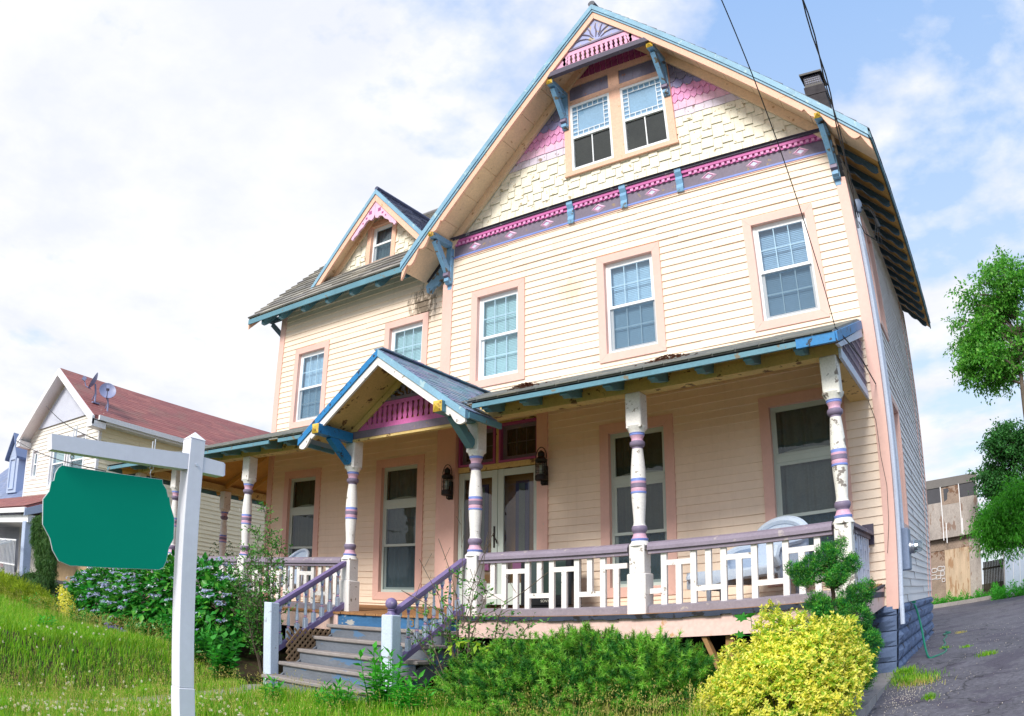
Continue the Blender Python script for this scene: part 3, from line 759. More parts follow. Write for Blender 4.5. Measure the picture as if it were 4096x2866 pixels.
for x in (-6.90, -6.09, -5.31, -4.27, -3.24, -2.21, -1.41, -0.60):
    if dm is None:
        d = MB(); R, r2 = 0.145, 0.088
        k = 0.60
        for (ra, rb, ya, yb, mi) in ((R, r2, -0.024, -0.05, 0), (r2, 0.065, -0.05, -0.034, 1)):
            A = [(ra, 0), (0, ra * k), (-ra, 0), (0, -ra * k)]; B = [(rb, 0), (0, rb * k), (-rb, 0), (0, -rb * k)]
            for i in range(4):
                j = (i + 1) % 4
                d.quad((A[j][0], ya, A[j][1]), (A[i][0], ya, A[i][1]), (B[i][0], yb, B[i][1]), (B[j][0], yb, B[j][1]), mi)
        d.poly([(0.065, -.034, 0), (0, -.034, 0.065 * k), (-.065, -.034, 0), (0, -.034, -0.065 * k)][::-1], 2)
        dm = d.build('diamond_ornament', ['pale_pink', 'hot_pink', 'pipe_blue'], fr, at=(x, 0, 7.79))
    else:
        c = dm.copy(); COL.objects.link(c); c.location = dm.location + Vector((x + 6.90, 0, 0)); WO[c.name] = WO[dm.name] + Vector((x + 6.9, 0, 0))
bm0 = None
for x in (-4.8, -3.76, -2.72):
    if bm0 is None:
        d = MB(); d.prism([(-0.001, -.19), (-.06, -.19), (-.075, -.12), (-.06, -.05), (-.085, .03), (-.07, .09), (-.11, .16), (-.11, .23), (-.001, .23)], 'x', -0.06, 0.06)
        bm0 = d.build('frieze_block', 'blue', fr, at=(x, 0, 7.83))
    else:
        c = bm0.copy(); COL.objects.link(c); c.location = bm0.location + Vector((x + 4.8, 0, 0)); WO[c.name] = WO[bm0.name] + Vector((x + 4.8, 0, 0))

# ------------------------------------------------------------------ gable wall: shaped shingles in painted rows
AX, AZ, SL = -3.78, 11.98, 1.022
roof_z = lambda x: AZ - SL * abs(x - AX)
def gable_lim(z, drop=0.30): h = (AZ - drop - z) / SL; return (AX - h, AX + h)
def shingle_rows(m, rows, xl, xr, y, hole=None, w=(0.14, 0.24)):
    """rows: (z bottom, height, kind, material); xl/xr(z) limits"""
    for (zb, hgt, kind, mi) in rows:
        x = xl(zb) + random.uniform(-0.1, 0)
        up = 0
        while x < xr(zb):
            ww = 0.125 if kind == 'saw' else (0.20 if kind == 'hex' else random.uniform(*w))
            if x > xr(zb + hgt * .5) : break
            cx = x + ww / 2
            inside = hole and hole[0] < cx < hole[1] and hole[2] < zb + hgt * .5 < hole[3]
            if not inside and xl(zb) <= cx <= xr(zb):
                up += 1
                zz = zb + (0.075 if (kind == 'stag' and up % 2) else 0) + random.uniform(-.006, .006)
                x0, x1 = x + 0.003, x + ww - 0.003; zt = zb + hgt + 0.06
                x0 = max(x0, xl(zz) ); x1 = min(x1, xr(zz))
                lim0, lim1 = xl(zt), xr(zt)
                t0, t1 = max(x0, lim0), min(x1, lim1)
                if t1 <= t0: t0 = t1 = (t0 + t1) / 2
                yo = y - 0.024; yt = y - 0.004
                if kind == 'saw': bot = [(x0, zz + 0.06), (cx, zz), (x1, zz + 0.06)]
                elif kind == 'hex': bot = [(x0, zz + 0.07), (x0 + ww * .28, zz), (x1 - ww * .28, zz), (x1, zz + 0.07)]
                else: bot = [(x0, zz), (x1, zz)]
                P = [(q[0], yo, q[1]) for q in bot] + [(t1, yt, zt), (t0, yt, zt)]
                m.poly(P, mi)
                for i in range(len(bot) - 1):
                    a, b = bot[i], bot[i + 1]
                    m.quad((a[0], y, a[1]), (b[0], y, b[1]), (b[0], yo, b[1]), (a[0], yo, a[1]), mi)
            x += ww
rows = []
z = 8.06
for i in range(5): rows.append((z, 0.225, 'stag', 0)); z += 0.222
rows += [(9.15, .17, 'flat', 1), (9.315, .17, 'flat', 2), (9.47, .18, 'saw', 4), (9.64, .17, 'saw', 4), (9.80, .17, 'hex', 5), (9.965, .17, 'hex', 6), (10.13, .17, 'hex', 6), (10.30, .17, 'hex', 6),
         (10.46, .17, 'saw', 7), (10.62, .17, 'saw', 7), (10.78, .15, 'saw', 7), (10.92, .15, 'saw', 7), (11.06, .15, 'saw', 7), (11.2, .15, 'saw', 7), (11.34, .2, 'saw', 7)]
m = MB()
m.poly([(-7.6, 0.0, 8.06), (0.0, 0.0, 8.06), gable_lim(11.7)[1:] and (AX, 0.0, 11.75)], 0)
shingle_rows(m, rows, lambda z: gable_lim(z)[0], lambda z: gable_lim(z)[1], 0.0, hole=(-4.80, -2.74, 8.66, 10.77))
gw = m.build('gable_wall', ['shingle_cream', 'lav_white', 'pale_pink', 'pale_pink', 'hot_pink', 'lavender', 'grey_lav', 'magenta_deep'], house)

# paired attic window set in a peach frame
Gw = MB()
Gw.box(-4.87, -4.735, -0.06, -0.001, 8.66, 10.775); Gw.box(-2.81, -2.67, -0.06, -0.001, 8.66, 10.775); Gw.box(-3.89, -3.665, -0.06, -0.001, 8.66, 10.775)
Gw.box(-4.89, -2.65, -0.075, -0.001, 8.60, 8.659)
for a, b in ((-4.735, -3.89), (-3.665, -2.81)):
    Gw.box(a, b, -0.058, -0.001, 8.66, 8.70); Gw.box(a, b, -0.058, -0.001, 10.19, 10.30); Gw.box(a, b, -0.058, -0.001, 10.64, 10.775)
aw = Gw.build('attic_window', 'peach', house)
for a, b in ((-4.735, -3.89), (-3.665, -2.81)):
    m = MB(); n = 9
    for i in range(n):
        x0 = a + (b - a) * i / n; x1 = a + (b - a) * (i + 1) / n
        m.box(x0 + .0, x1 - .0, -0.035 + .006 * (i % 2), -0.001, 10.302, 10.638)
    m.build('beaded_panel', 'grey_lav', aw)
for a, b in ((-4.735, -3.89), (-3.665, -2.81)):
    p, q, mz = 8.70, 10.19, 9.42
    f = MB()
    for (x0, x1, z0, z1) in ((a, a + .045, p, q), (b - .045, b, p, q), (a + .045, b - .045, q - .05, q), (a + .045, b - .045, p, p + .05), (a + .045, b - .045, mz - .025, mz + .025)):
        f.box(x0, x1, -0.052, -0.0015, z0, z1)
    f.box((a + b) / 2 - .01, (a + b) / 2 + .01, -0.028, -0.012, p + .05, mz - .025)
    # leaded border of the top sash
    xa, xb, za, zb = a + .045, b - .045, mz + .025, q - .05
    w = 0.012; d = 0.10
    f.box(xa + d - w / 2, xa + d + w / 2, -0.034, -0.022, za, zb); f.box(xb - d - w / 2, xb - d + w / 2, -0.034, -0.022, za, zb)
    f.box(xa, xb, -0.0335, -0.0225, za + d - w / 2, za + d + w / 2); f.box(xa, xb, -0.0335, -0.0225, zb - d - w / 2, zb - d + w / 2)
    for i in range(1, 5):
        x = xa + d + (xb - xa - 2 * d) * i / 5
        f.box(x - w / 2, x + w / 2, -0.033, -0.023, za, za + d - w / 2); f.box(x - w / 2, x + w / 2, -0.033, -0.023, zb - d + w / 2, zb)
    for i in range(1, 5):
        z = za + d + (zb - za - 2 * d) * i / 5
        f.box(xa, xa + d - w / 2, -0.033, -0.023, z - w / 2, z + w / 2); f.box(xb - d + w / 2, xb, -0.033, -0.023, z - w / 2, z + w / 2)
    f.build('sash', 'vinyl', aw)
    pn = MB(); pn.quad((xa, -.027, za), (xb, -.027, za), (xb, -.027, zb), (xa, -.027, zb)); pn.build('pane', 'glass', aw)
    pn = MB(); pn.quad((xa, -.0105, p + .05), (xb, -.0105, p + .05), (xb, -.0105, mz), (xa, -.0105, mz)); pn.build('pane', 'glass_dark', aw)
    bl = MB(); bl.box(xa, xb, -0.008, -0.0035, mz, zb, 1); bl.box(xa, xb, -0.007, -0.003, p + .04, mz - .001, 0)
    bl.build('blind', ['room_dark', 'blind_grey'], aw)  # sky reflection put into upper panel's colour, the room's darkness into the lower

# ------------------------------------------------------------------ roofs
def shingle_plane(m, O, U, V, W, H, course=0.15, tab=0.22, clip=None, lift=0.018, mi=0, jit=0.012):
    """tabs on the plane O + u U + v V (V up the slope); the upper course laps the one below"""
    O, U, V = Vector(O), Vector(U).normalized(), Vector(V).normalized(); N = U.cross(V).normalized()
    if N.z < 0: N = -N
    nr = int(math.ceil(H / course))
    for r in range(nr):
        v0 = r * course; v1 = min(v0 + course * 1.12, H)
        u = -tab * (0.5 if r % 2 else 0.0) - random.uniform(0, 0.05)
        while u < W:
            uw = tab * random.uniform(0.85, 1.15)
            a, b = max(u, 0), min(u + uw, W); u += uw
            if b - a < 0.02: continue
            if clip and not clip((a + b) / 2, (v0 + v1) / 2): continue
            j = random.uniform(-jit, jit) if r else 0
            p = lambda uu, vv, h: tuple(O + U * uu + V * vv + N * h)
            a2, b2 = a + .003, b - .003; l2 = lift * random.uniform(.8, 1.25)
            P = [p(a2, v0 + j, l2), p(b2, v0 + j, l2), p(b2, v1, 0.004), p(a2, v1, 0.004), p(a2, v0 + j, 0.0), p(b2, v0 + j, 0.0)]
            m.add(P, [(0, 1, 2, 3), (4, 5, 1, 0), (5, 2, 1), (4, 0, 3)], mi)

# main roof
Y0, Y1 = -0.67, 8.35
XL, XR = -8.13, 0.62
m = MB()
for (x, s) in ((XL, -1), (XR, 1)):
    ze = roof_z(x); t = 0.13
    m.prism([(AX, AZ), (x, ze), (x, ze - t), (AX, AZ - t)], 'y', Y0, Y1, 0)
for sgn, xe in ((-1, XL), (1, XR)):
    H = math.hypot(xe - AX, AZ - roof_z(xe)) + 0.03
    shingle_plane(m, (xe + 0.02 * sgn, Y0 - .02, roof_z(xe) - .02 + .002), (0, 1, 0), (-sgn, 0, SL), Y1 - Y0 + .02, H, course=0.24, tab=0.28)
m.tube([(AX, Y0 - .04, AZ + .02), (AX, Y1, AZ + .02)], 0.075, 10)
main_roof = m.build('roof', 'slate_main', house, label='steep slate roof of the front gable')
m = MB()      # soffit boards under the verge and the right eave
for sgn, xe in ((-1, XL), (1, XR)):
    L = abs(xe - AX); n = int(L / 0.42)
    for i in range(n):
        xa = AX + sgn * L * i / n; xb = AX + sgn * (L * (i + 1) / n - 0.008)
        m.prism([(xa, roof_z(xa) - .16), (xb, roof_z(xb) - .16), (xb, roof_z(xb) - .185), (xa, roof_z(xa) - .185)], 'y', -0.60, 0.03)
m.build('soffit', 'peach_soffit', house, label='boarded soffit under the big gable')
m = MB(); za, zb = roof_z(0.0) - .17, roof_z(XR) - .17
for i in range(21):
    y = 0.04 + i * 0.39
    m.add([(-0.05, y, za + .05), (XR - .02, y, zb + .02), (XR - .02, y + .382, zb + .02), (-0.05, y + .382, za + .05)], [(0, 1, 2, 3)])
m.build('soffit', 'tan_ceiling', house, label='brown soffit boards of the driveway eave')
# scalloped rafter tails of the driveway eave
tail = None
for i in range(14):
    y = 0.28 + i * 0.585
    if tail is None:
        t = MB(); Z = lambda x: -SL * x
        top = [(-0.06, Z(-0.06)), (0.56, Z(0.56))]
        bot = [(0.56, Z(.56) - .06)] + [(0.56 - .56 * k / 14, Z(.56 - .56 * k / 14) - .09 - .055 * abs(math.sin(PI * k / 14 * 2.5))) for k in range(1, 15)] + [(-.06, Z(-.06) - .14)]
        t.prism(top + bot, 'y', -0.035, 0.035)
        tail = t.build('rafter_tail', 'rafter_blue', house, at=(0, y, roof_z(0) - .20))
    else:
        c = tail.copy(); COL.objects.link(c); c.location = tail.location + Vector((0, i * .585, 0))
m = MB(); m.box(XR - .005, XR + .02, Y0 + .02, Y1, roof_z(XR) - .15, roof_z(XR) - .035, 0); m.build('fascia', 'teal_fascia', house)
# bargeboards of the front gable
for sgn, xe in ((-1, XL), (1, XR)):
    m = MB(); g = sgn * 0.002
    off = lambda x, d: (x, roof_z(x) - d)
    m.prism([(AX + g, AZ - .012), off(xe, .012), off(xe, .145), (AX + g, AZ - .145)], 'y', -0.72, -0.625, 1)
    m.prism([(AX + g, AZ - .147), off(xe + -sgn * .02, .147), off(xe - sgn * .02, .20), (AX + g, AZ - .20)], 'y', -0.70, -0.625, 1)
    low = [(AX + g, AZ - .37)]
    xs = xe - sgn * 0.95
    low.append(off(xs, .37))
    for k in range(1, 22):      # scallops near the foot
        x = xs + sgn * 0.95 * k / 21
        low.append((x, roof_z(x) - .23 - .14 * abs(math.sin(k / 21 * PI * 3.5))))
    m.prism([(AX + g, AZ - .2), off(xe - sgn * .02, .2)] + low[::-1], 'y', -0.675, -0.628, 0)
    m.build('bargeboard', ['peach', 'blue_crown'], house)
    # inner rake board against the wall
    m = MB(); m.prism([(AX + g, AZ - .19), off(sgn * 0.0 + (0.0 if sgn > 0 else -7.6), .19), off(0.0 if sgn > 0 else -7.6, .42), (AX + g, AZ - .42)], 'y', -0.085, -0.025)
    m.build('rake_board', 'peach_soffit', house)

# ornament in the peak: carved panel, spindle band, sill
m = MB()
lim = lambda z, d=.36: (AZ - d - z) / SL
m.prism([(AX - 1.06, 10.53), (AX + 1.06, 10.53), (AX + .98, 10.64), (AX - .98, 10.64)], 'y', -0.68, -0.58, 0)
m.prism([(AX - lim(11.0), 11.0), (AX + lim(11.0), 11.0), (AX + lim(11.04), 11.04), (AX - lim(11.04), 11.04)], 'y', -0.655, -0.585, 1)
po = m.build('gable_ornament', ['dark_purple', 'band_purple'], house)
m = MB(); m.prism([(AX - lim(11.041), 11.041), (AX + lim(11.041), 11.041), (AX, AZ - .36)], 'y', -0.632, -0.60, 0)
def vine(m, pts, r, y, mi):
    m.tube([(AX + p[0], y, 11.06 + p[1]) for p in pts], r, 6, mi)
m.build('carved_panel', 'lav_panel', po)
m = MB()
for s in (-1, 1):
    vine(m, [(s * .56, .03), (s * .46, .10), (s * .33, .13), (s * .20, .10), (s * .10, .03)], [.008, .014, .017, .014, .008], -0.636, 0)
    vine(m, [(s * .36, .20), (s * .30, .26), (s * .22, .22), (s * .13, .16), (s * .06, .05)], [.006, .014, .018, .014, .008], -0.636, 0)
    vine(m, [(s * .16, .36), (s * .12, .29), (s * .10, .20), (s * .05, .10)], [.006, .014, .017, .008], -0.636, 0)
vine(m, [(0.02, .44), (.0, .34), (.02, .22), (.0, .08)], [.005, .016, .018, .008], -0.636, 0)
m.build('carving', 'purple_grey', po)
m = MB()
zA, zB = 10.641, 10.999
m.prism([(AX - lim(zA), zA), (AX + lim(zA), zA), (AX + lim(10.69), 10.69), (AX - lim(10.69), 10.69)], 'y', -0.635, -0.605)
m.prism([(AX - lim(10.9), 10.9), (AX + lim(10.9), 10.9), (AX + lim(zB), zB), (AX - lim(zB), zB)], 'y', -0.635, -0.605)
def wavy(m, x, z0, z1, w0, w1, y0, y1, n=10, mi=0):
    L = [(x - (w0 + (w1 - w0) * (0.5 - .5 * math.cos(4 * PI * k / n))), z0 + (z1 - z0) * k / n) for k in range(n + 1)]
    R = [(2 * x - a, b) for a, b in L]
    m.prism(L[::-1] + R, 'y', y0, y1, mi)
for i in range(15):
    x = AX - 0.70 + i * 0.10
    if abs(x - AX) < lim(10.8) - .03: wavy(m, x, 10.69, 10.90, 0.018, 0.034, -0.635, -0.605)
for s in (-1, 1): m.prism([(AX + s * lim(10.69), 10.69), (AX + s * (lim(10.69) - .24), 10.69), (AX + s * (lim(10.9) - .10), 10.9), (AX + s * lim(10.9), 10.9)][::s], 'y', -0.635, -0.605)
m.build('spindle_panel', 'pink_panel', po)

# brackets: horizontal arm with a gold tip, wall board and a diagonal brace
def gable_bracket(x, zt, dz=0.87, reach=0.68, col='blue'):
    m = MB(lambda a, y, z: (a, y, z)); w = 0.065
    m.cbox(-w, w, -reach + .02, 0.0, -0.11, 0.0, .008)
    m.cbox(-w, w, -0.10, -0.002, -dz + .0, -0.111, .008)
    m.bar((0, -reach + .16, -.13), (0, -0.13, -dz * .72), 0.09, 0.12)
    m.prism([(-.10, -dz * .72), (-.17, -dz * .72 - .03), (-.18, -dz * .72 - .10), (-.10, -dz * .72 - .14)], 'x', -.058, .058, 1)
    m.prism([(-.10, -dz * .88), (-.15, -dz * .88), (-.15, -dz * .95), (-.10, -dz * .985)], 'x', -.052, .052)
    m.cbox(-.05, .05, -.035, 0, -dz - .10, -dz - .001, .006)
    b = m.build('eave_bracket', [col, 'band_purple'], house, at=(x, 0, zt))
    c = MB(); e = -reach + .019
    P = [(-w, e, -.108), (w, e, -.108), (w, e, -.002), (-w, e, -.002), (0, e - .05, -.055)]
    c.add(P, [(0, 1, 4), (1, 2, 4), (2, 3, 4), (3, 0, 4), (3, 2, 1, 0)])
    c.build('end_cap', 'gold', b, at=Vector((x, 0, zt)))
    return b
gable_bracket(-7.46, 8.0); gable_bracket(-0.10, 8.0); gable_bracket(-4.83, 10.52, 0.88, .64); gable_bracket(-2.74, 10.52, 0.88, .64)
# blue scalloped tail under the left foot of the big gable
m = MB(); m.prism([(-8.1, 7.28), (-7.62, 7.74), (-7.62, 7.36), (-7.72, 7.33), (-7.80, 7.24), (-7.9, 7.22), (-7.97, 7.12), (-8.06, 7.14)], 'y', 0.02, 0.09); m.build('rafter_tail', 'blue', house, label='blue scalloped rafter tail under the left foot of the big gable')

# chimney with a screened cap
m = MB()
for i in range(14):
    z = 8.2 + i * 0.22; o = 0.012 if i % 2 else 0
    m.box(-0.70 - o, -0.26 + o, 3.0 - o, 3.5 + o, z, z + 0.219)
ch = m.build('chimney', 'chimney_brick', main_roof)
m = MB(); m.box(-.69, -.27, 3.02, 3.48, 11.281, 11.36, 0); m.box(-.67, -.29, 3.04, 3.46, 11.361, 11.60, 1); m.box(-.74, -.22, 2.96, 3.54, 11.601, 11.65, 0)
for i in range(8): m.box(-.66 + i * .05, -.645 + i * .05, 3.028, 3.0395, 11.37, 11.60, 0)
for i in range(4): m.box(-.67, -.29, 3.024, 3.0275, 11.39 + i * .055, 11.405 + i * .055, 0)
m.build('chimney_cap', ['black_iron', 'dish_grey'], main_roof)

# wing roof
zw = lambda y: 7.78 + (y + 0.25) * 1.0
WX0 = -13.5; RY = 3.4
m = MB()
top = [(-0.25, zw(-.25)), (RY, zw(RY)), (7.2, zw(RY) - 3.8)]
m.add([(WX0, -.25, zw(-.25)), (-8.12, -.25, zw(-.25)), (-4.35, RY, zw(RY)), (WX0, RY, zw(RY)), (WX0, -.25, zw(-.25) - .07), (-8.12, -.25, zw(-.25) - .07), (-4.35, RY, zw(RY) - .07), (WX0, RY, zw(RY) - .07)],
      [(0, 1, 2, 3), (7, 6, 5, 4), (0, 4, 5, 1), (0, 3, 7, 4), (1, 5, 6, 2)])
m.add([(WX0, RY, zw(RY)), (-4.35, RY, zw(RY)), (-6.5, 7.2, zw(RY) - 3.8), (WX0, 7.2, zw(RY) - 3.8), (WX0, RY, zw(RY) - .07), (WX0, 7.2, zw(RY) - 3.87)], [(0, 1, 2, 3), (0, 3, 5, 4)])
Hh = (RY + .25) * math.sqrt(2)
DX = -9.99
def wing_clip(u, v):
    x = WX0 + u; y = -.25 + v / math.sqrt(2)
    if x > -8.12 + (y + .25) * (8.12 - 4.35) / (RY + .25) + .1: return False
    if y > 0.62 and abs(x - DX) < (10.28 - zw(y)) / 1.05: return False
    return True
shingle_plane(m, (WX0, -.28, zw(-.28) + .002), (1, 0, 0), (0, 1, 1), 9.4, Hh, course=0.25, tab=0.42, clip=wing_clip, lift=.035)
m.tube([(WX0, RY, zw(RY) + .03), (-4.4, RY, zw(RY) + .03)], 0.06, 8)
m.build('roof', 'slate_wing', house, label='weathered slate roof of the left wing')
m = MB(); m.box(WX0 + .02, -8.13, -.275, -.25, 7.60, 7.72); m.prism([(-.25, 7.70), (REC, 7.70 + .48), (REC, 7.66 + .48), (-.25, 7.66)], 'x', WX0 + .03, -8.0)
m.prism([(WX0 + .0, 0), (WX0, .01)], 'y', 0, .01) if False else None
m.build('fascia', 'teal_fascia', house)
st = None
for i, x in enumerate((-13.0, -12.35, -11.55, -10.75, -10.0, -9.25, -8.55)):
    if st is None:
        t = MB(); t.prism([(-.20, .0), (REC, .45), (REC, .26), (.0, -.05), (-.10, -.13), (-.19, -.12)], 'x', -.045, .045); st = t.build('rafter_tail', 'teal_fascia', house, at=(x, 0, 7.66))
    else:
        c = st.copy(); COL.objects.link(c); c.location = st.location + Vector((x + 13.0, 0, 0))
m = MB()   # left verge board, soffit and bracket
m.add([(WX0, -.25, 7.70), (WX0, RY, zw(RY) - .08), (WX0, RY, zw(RY) - .30), (WX0, -.25, 7.48), (WX0 + .04, -.25, 7.70), (WX0 + .04, RY, zw(RY) - .08), (WX0 + .04, RY, zw(RY) - .30), (WX0 + .04, -.25, 7.48)],
      [(0, 1, 2, 3), (7, 6, 5, 4), (3, 2, 6, 7), (0, 3, 7, 4)])
m.build('bargeboard', 'peach', house, label='verge board at the left end of the wing')
m = MB(); m.bar((-13.3, .35, 7.75), (-12.80, .35, 7.32), .07, .10); m.box(-13.4, -12.78, .31, .39, 7.80, 7.9); m.box(-12.86, -12.78, .31, .39, 7.1, 7.8); m.build('eave_bracket', 'rafter_blue', house)

# dormer on the wing
dr = empty('dormer', (DX, 0.6, 8.6), house)
DZ = 10.30; dz = lambda x: DZ - 1.05 * abs(x - DX)
m = MB()
lw = lambda z: DX - (DZ - .28 - z) / 1.05; rw = lambda z: DX + (DZ - .28 - z) / 1.05
for s in (-1, 1): m.poly([(DX + s * .40, .6, 8.5), (DX + s * 1.66, .6, 8.5), (DX + s * 1.4, .6, 8.62), (DX + s * .40, .6, DZ - .2 - .42)][::s], 0)
m.poly([(DX - .40, .6, 9.6), (DX + .40, .6, 9.6), (DX + .40, .6, DZ - .62), (DX, .6, DZ - .2), (DX - .40, .6, DZ - .62)], 0)
shingle_rows(m, [(8.46 + i * .2, .2, 'stag', 0) for i in range(8)], lw, rw, 0.6, hole=(DX - .44, DX + .44, 8.4, 9.62), w=(.13, .2))
for s in (-1, 1):
    m.quad((DX + s * 1.5, .6, 8.5), (DX + s * 1.5, 1.4, 8.7), (DX + s * 1.5, 1.2, 9.0), (DX + s * 1.5, .6, 8.72), 0)
m.build('dormer_wall', 'shingle_cream', dr)
window(ID, DX - .44, DX + .44, 8.50, 9.64, trim=0.12, cas='peach', parent=dr, y0=0.6, inner='curtain_grey', grid=None, glass='glass', screen=True, name='dormer_window')
m = MB()
for s in (-1, 1):
    xe = DX + s * 1.86
    m.prism([(DX, DZ), (xe, dz(xe)), (xe, dz(xe) - .08), (DX, DZ - .08)], 'y', 0.31, 2.45)
    H = math.hypot(1.86, 1.86 * 1.05)
    shingle_plane(m, (xe + .02 * s, .29, dz(xe) - .02), (0, 1, 0), (-s, 0, 1.05), 2.2, H, course=.17, tab=.26)
m.tube([(DX, .26, DZ + .02), (DX, 2.4, DZ + .02)], .055, 8)
m.build('dormer_roof', 'slate_dormer', dr)
for s in (-1, 1):
    xe = DX + s * 1.88; g = s * .002; o = lambda x, d: (x, dz(x) - d)
    m = MB()
    m.prism([(DX + g, DZ - .01), o(xe, .01), o(xe, .13), (DX + g, DZ - .13)], 'y', 0.24, 0.32, 1)
    m.prism([(DX + g, DZ - .132), o(xe - s * .05, .132), o(xe - s * .05, .31), (DX + g, DZ - .31)], 'y', 0.265, 0.315, 0)
    m.prism([(DX + g, DZ - .12), o(xe - s * .1, .12), o(xe - s * .1, .15), (DX + g, DZ - .15)], 'y', 0.32, 0.6, 2)
    m.prism([(DX + g, DZ - .16), o(xe - s * .2, .16), o(xe - s * .2, .34), (DX + g, DZ - .34)], 'y', 0.54, 0.578, 2)
    m.build('dormer_bargeboard', ['peach', 'blue_crown', 'peach_soffit'], dr)
m = MB()
for s in (-1, 1):    # pierced bracket ornament in the dormer peak
    P = [(0, 0), (.06, -.06), (.82, -.86), (.84, -.93), (.77, -.98), (.72, -.90), (.60, -.84), (.54, -.74), (.40, -.66), (.30, -.54), (.20, -.50), (.12, -.55), (.04, -.52), (0, -.42)]
    pts = [(DX + s * (p[0] * .82 + .002), DZ - .32 + p[1] * .82) for p in P]
    m.prism(pts if s > 0 else pts[::-1], 'y', .29, .33, 0)
    for (cx, cz, rr) in ((.17, -.30, .05), (.30, -.44, .03), (.42, -.56, .022)):
        q = [(DX + s * (cx + rr * math.cos(a) * (1 + .5 * (k % 2))) * .82, DZ - .32 + (cz + rr * math.sin(a) * (1 + .5 * (k % 2))) * .82) for k, a in enumerate(np.linspace(0, 2 * PI, 9)[:-1])]
        m.prism(q, 'y', .286, .2905, 1)
m.build('peak_ornament', ['pale_pink', 'magenta_deep'], dr)
# ------------------------------------------------------------------ porch
PY = -1.95
fz = lambda y: 1.04 + (y + 2.3) * 0.072       # floor slopes to the front
m = MB(); m.box(-7.6, 0.0, 0.003, 0.03, 7.6, 8.12); m.box(-7.60, -7.38, -.02, .002, 7.19, 8.06); m.build('wall', 'siding', house, label='board behind the frieze')
m = MB()     # floor boards run front to back
x = -15.1
while x < -0.19:
    w = 0.105; e = -2.30 - random.uniform(0, .02)
    back = REC if x < -7.6 else 0.0
    if x < -12.8: back = 2.4
    z0, z1 = fz(e), fz(min(back, .3))
    m.add([(x, e, z0), (x + w - .004, e, z0), (x + w - .004, back, z1), (x, back, z1), (x, e, z0 - .03), (x + w - .004, e, z0 - .03), (x + w - .004, back, z1 - .03), (x, back, z1 - .03)],
          [(0, 1, 2, 3), (4, 5, 1, 0), (5, 6, 2, 1), (7, 4, 0, 3), (7, 6, 5, 4)])
    x += w
m.build('porch_floor', 'deck', house)
m = MB()     # ragged lower edge of old floor covering
x = -5.3
while x < -0.2:
    w = random.uniform(.08, .25); m.box(x, x + w, -2.335, -2.29, 1.006 - random.uniform(0, .02), 1.05); x += w
m.box(-0.30, -0.165, -2.33, -0.02, 1.08 - .06, 1.09)
m.prism([(-2.33, 1.045), (-0.03, 1.19), (-0.03, 1.17), (-2.33, 1.02)], 'x', -.30, -.15)
m.build('deck_edge', 'deck_edge', house)
m = MB(); m.box(-5.30, -0.17, -2.29, -2.25, 0.765, 1.004); m.box(-15.0, -7.62, -2.29, -2.25, 0.755, 1.006)
m.prism([(-2.25, .765), (-0.03, .90), (-.03, 1.15), (-2.25, 1.004)], 'x', -.205, -.17)
m.build('porch_skirt', 'rose_board', house)
for p, q, w, h in (((-1.62, -2.2, .05), (-1.95, -2.2, .76), .05, .10), ((-1.66, -2.15, -.1), (-1.66, -2.15, .77), .09, .09), ((-.35, -2.1, -.1), (-.35, -2.1, .8), .09, .09)):
    m = MB(); m.bar(p, q, w, h, up=(0, 1, 0)); m.build('porch_support', 'raw_wood', house)

# posts
def post_mesh(mats):
    m = MB()
    w = .122; m.cbox(-w, w, -w, w, 0.0, 0.50, .012, 0)
    w = .100; m.cbox(-w, w, -w, w, 0.50, 0.86, .01, 0)
    m.lathe([(.835, .130, 0), (.85, .125, 0), (.875, .110, 0), (.895, .100, 0), (.90, .104, 1), (.925, .106, 1), (.93, .096, 2), (.955, .084, 2), (.985, .076, 2), (1.0, .078, 3), (1.012, .088, 3), (1.035, .096, 3), (1.06, .096, 3), (1.08, .086, 3),
             (1.09, .074, 0), (1.13, .070, 0), (1.25, .077, 0), (1.40, .088, 0), (1.475, .090, 0), (1.478, .096, 1), (1.50, .096, 1), (1.503, .091, 2), (1.525, .096, 2), (1.545, .091, 2), (1.548, .096, 3), (1.60, .097, 3), (1.602, .091, 2),
             (1.625, .096, 2), (1.64, .091, 1), (1.66, .096, 1), (1.675, .092, 0), (1.76, .091, 0), (1.90, .080, 0), (2.03, .067, 0), (2.05, .068, 3), (2.065, .088, 3), (2.09, .097, 3), (2.115, .094, 3), (2.13, .074, 3),
             (2.14, .072, 2), (2.165, .074, 2), (2.195, .090, 2), (2.205, .094, 1), (2.215, .090, 1), (2.228, .097, 1), (2.24, .100, 0), (2.255, .106, 0), (2.29, .125, 0), (2.31, .132, 0)], n=20)
    w = .104; m.cbox(-w, w, -w, w, 2.275, 2.73, .012, 0)
    return m
PM = ['white_wood', 'band_blue', 'band_pink', 'band_purple']
POSTS = [(-0.36, PY, 1), (-2.86, PY, 0), (-5.31, PY, 0), (-7.74, PY, 0), (-10.535, PY, 0), (-13.19, PY, 0), (-14.9, PY, 0), (-14.75, 0.45, 0)]
pk = None
for (x, y, pe) in POSTS:
    z = 1.045
    if pe:
        p5 = post_mesh(['white_peeling'] + PM[1:]).build('porch_post', ['white_peeling'] + PM[1:], house, at=(x, y, z), smooth=True, label='badly peeling porch post at the driveway corner')
    elif pk is None:
        pk = post_mesh(PM).build('porch_post', PM, house, at=(x, y, z), smooth=True)
    else:
        c = pk.copy(); COL.objects.link(c); c.location = Vector((x, y, z)) - origin(house)

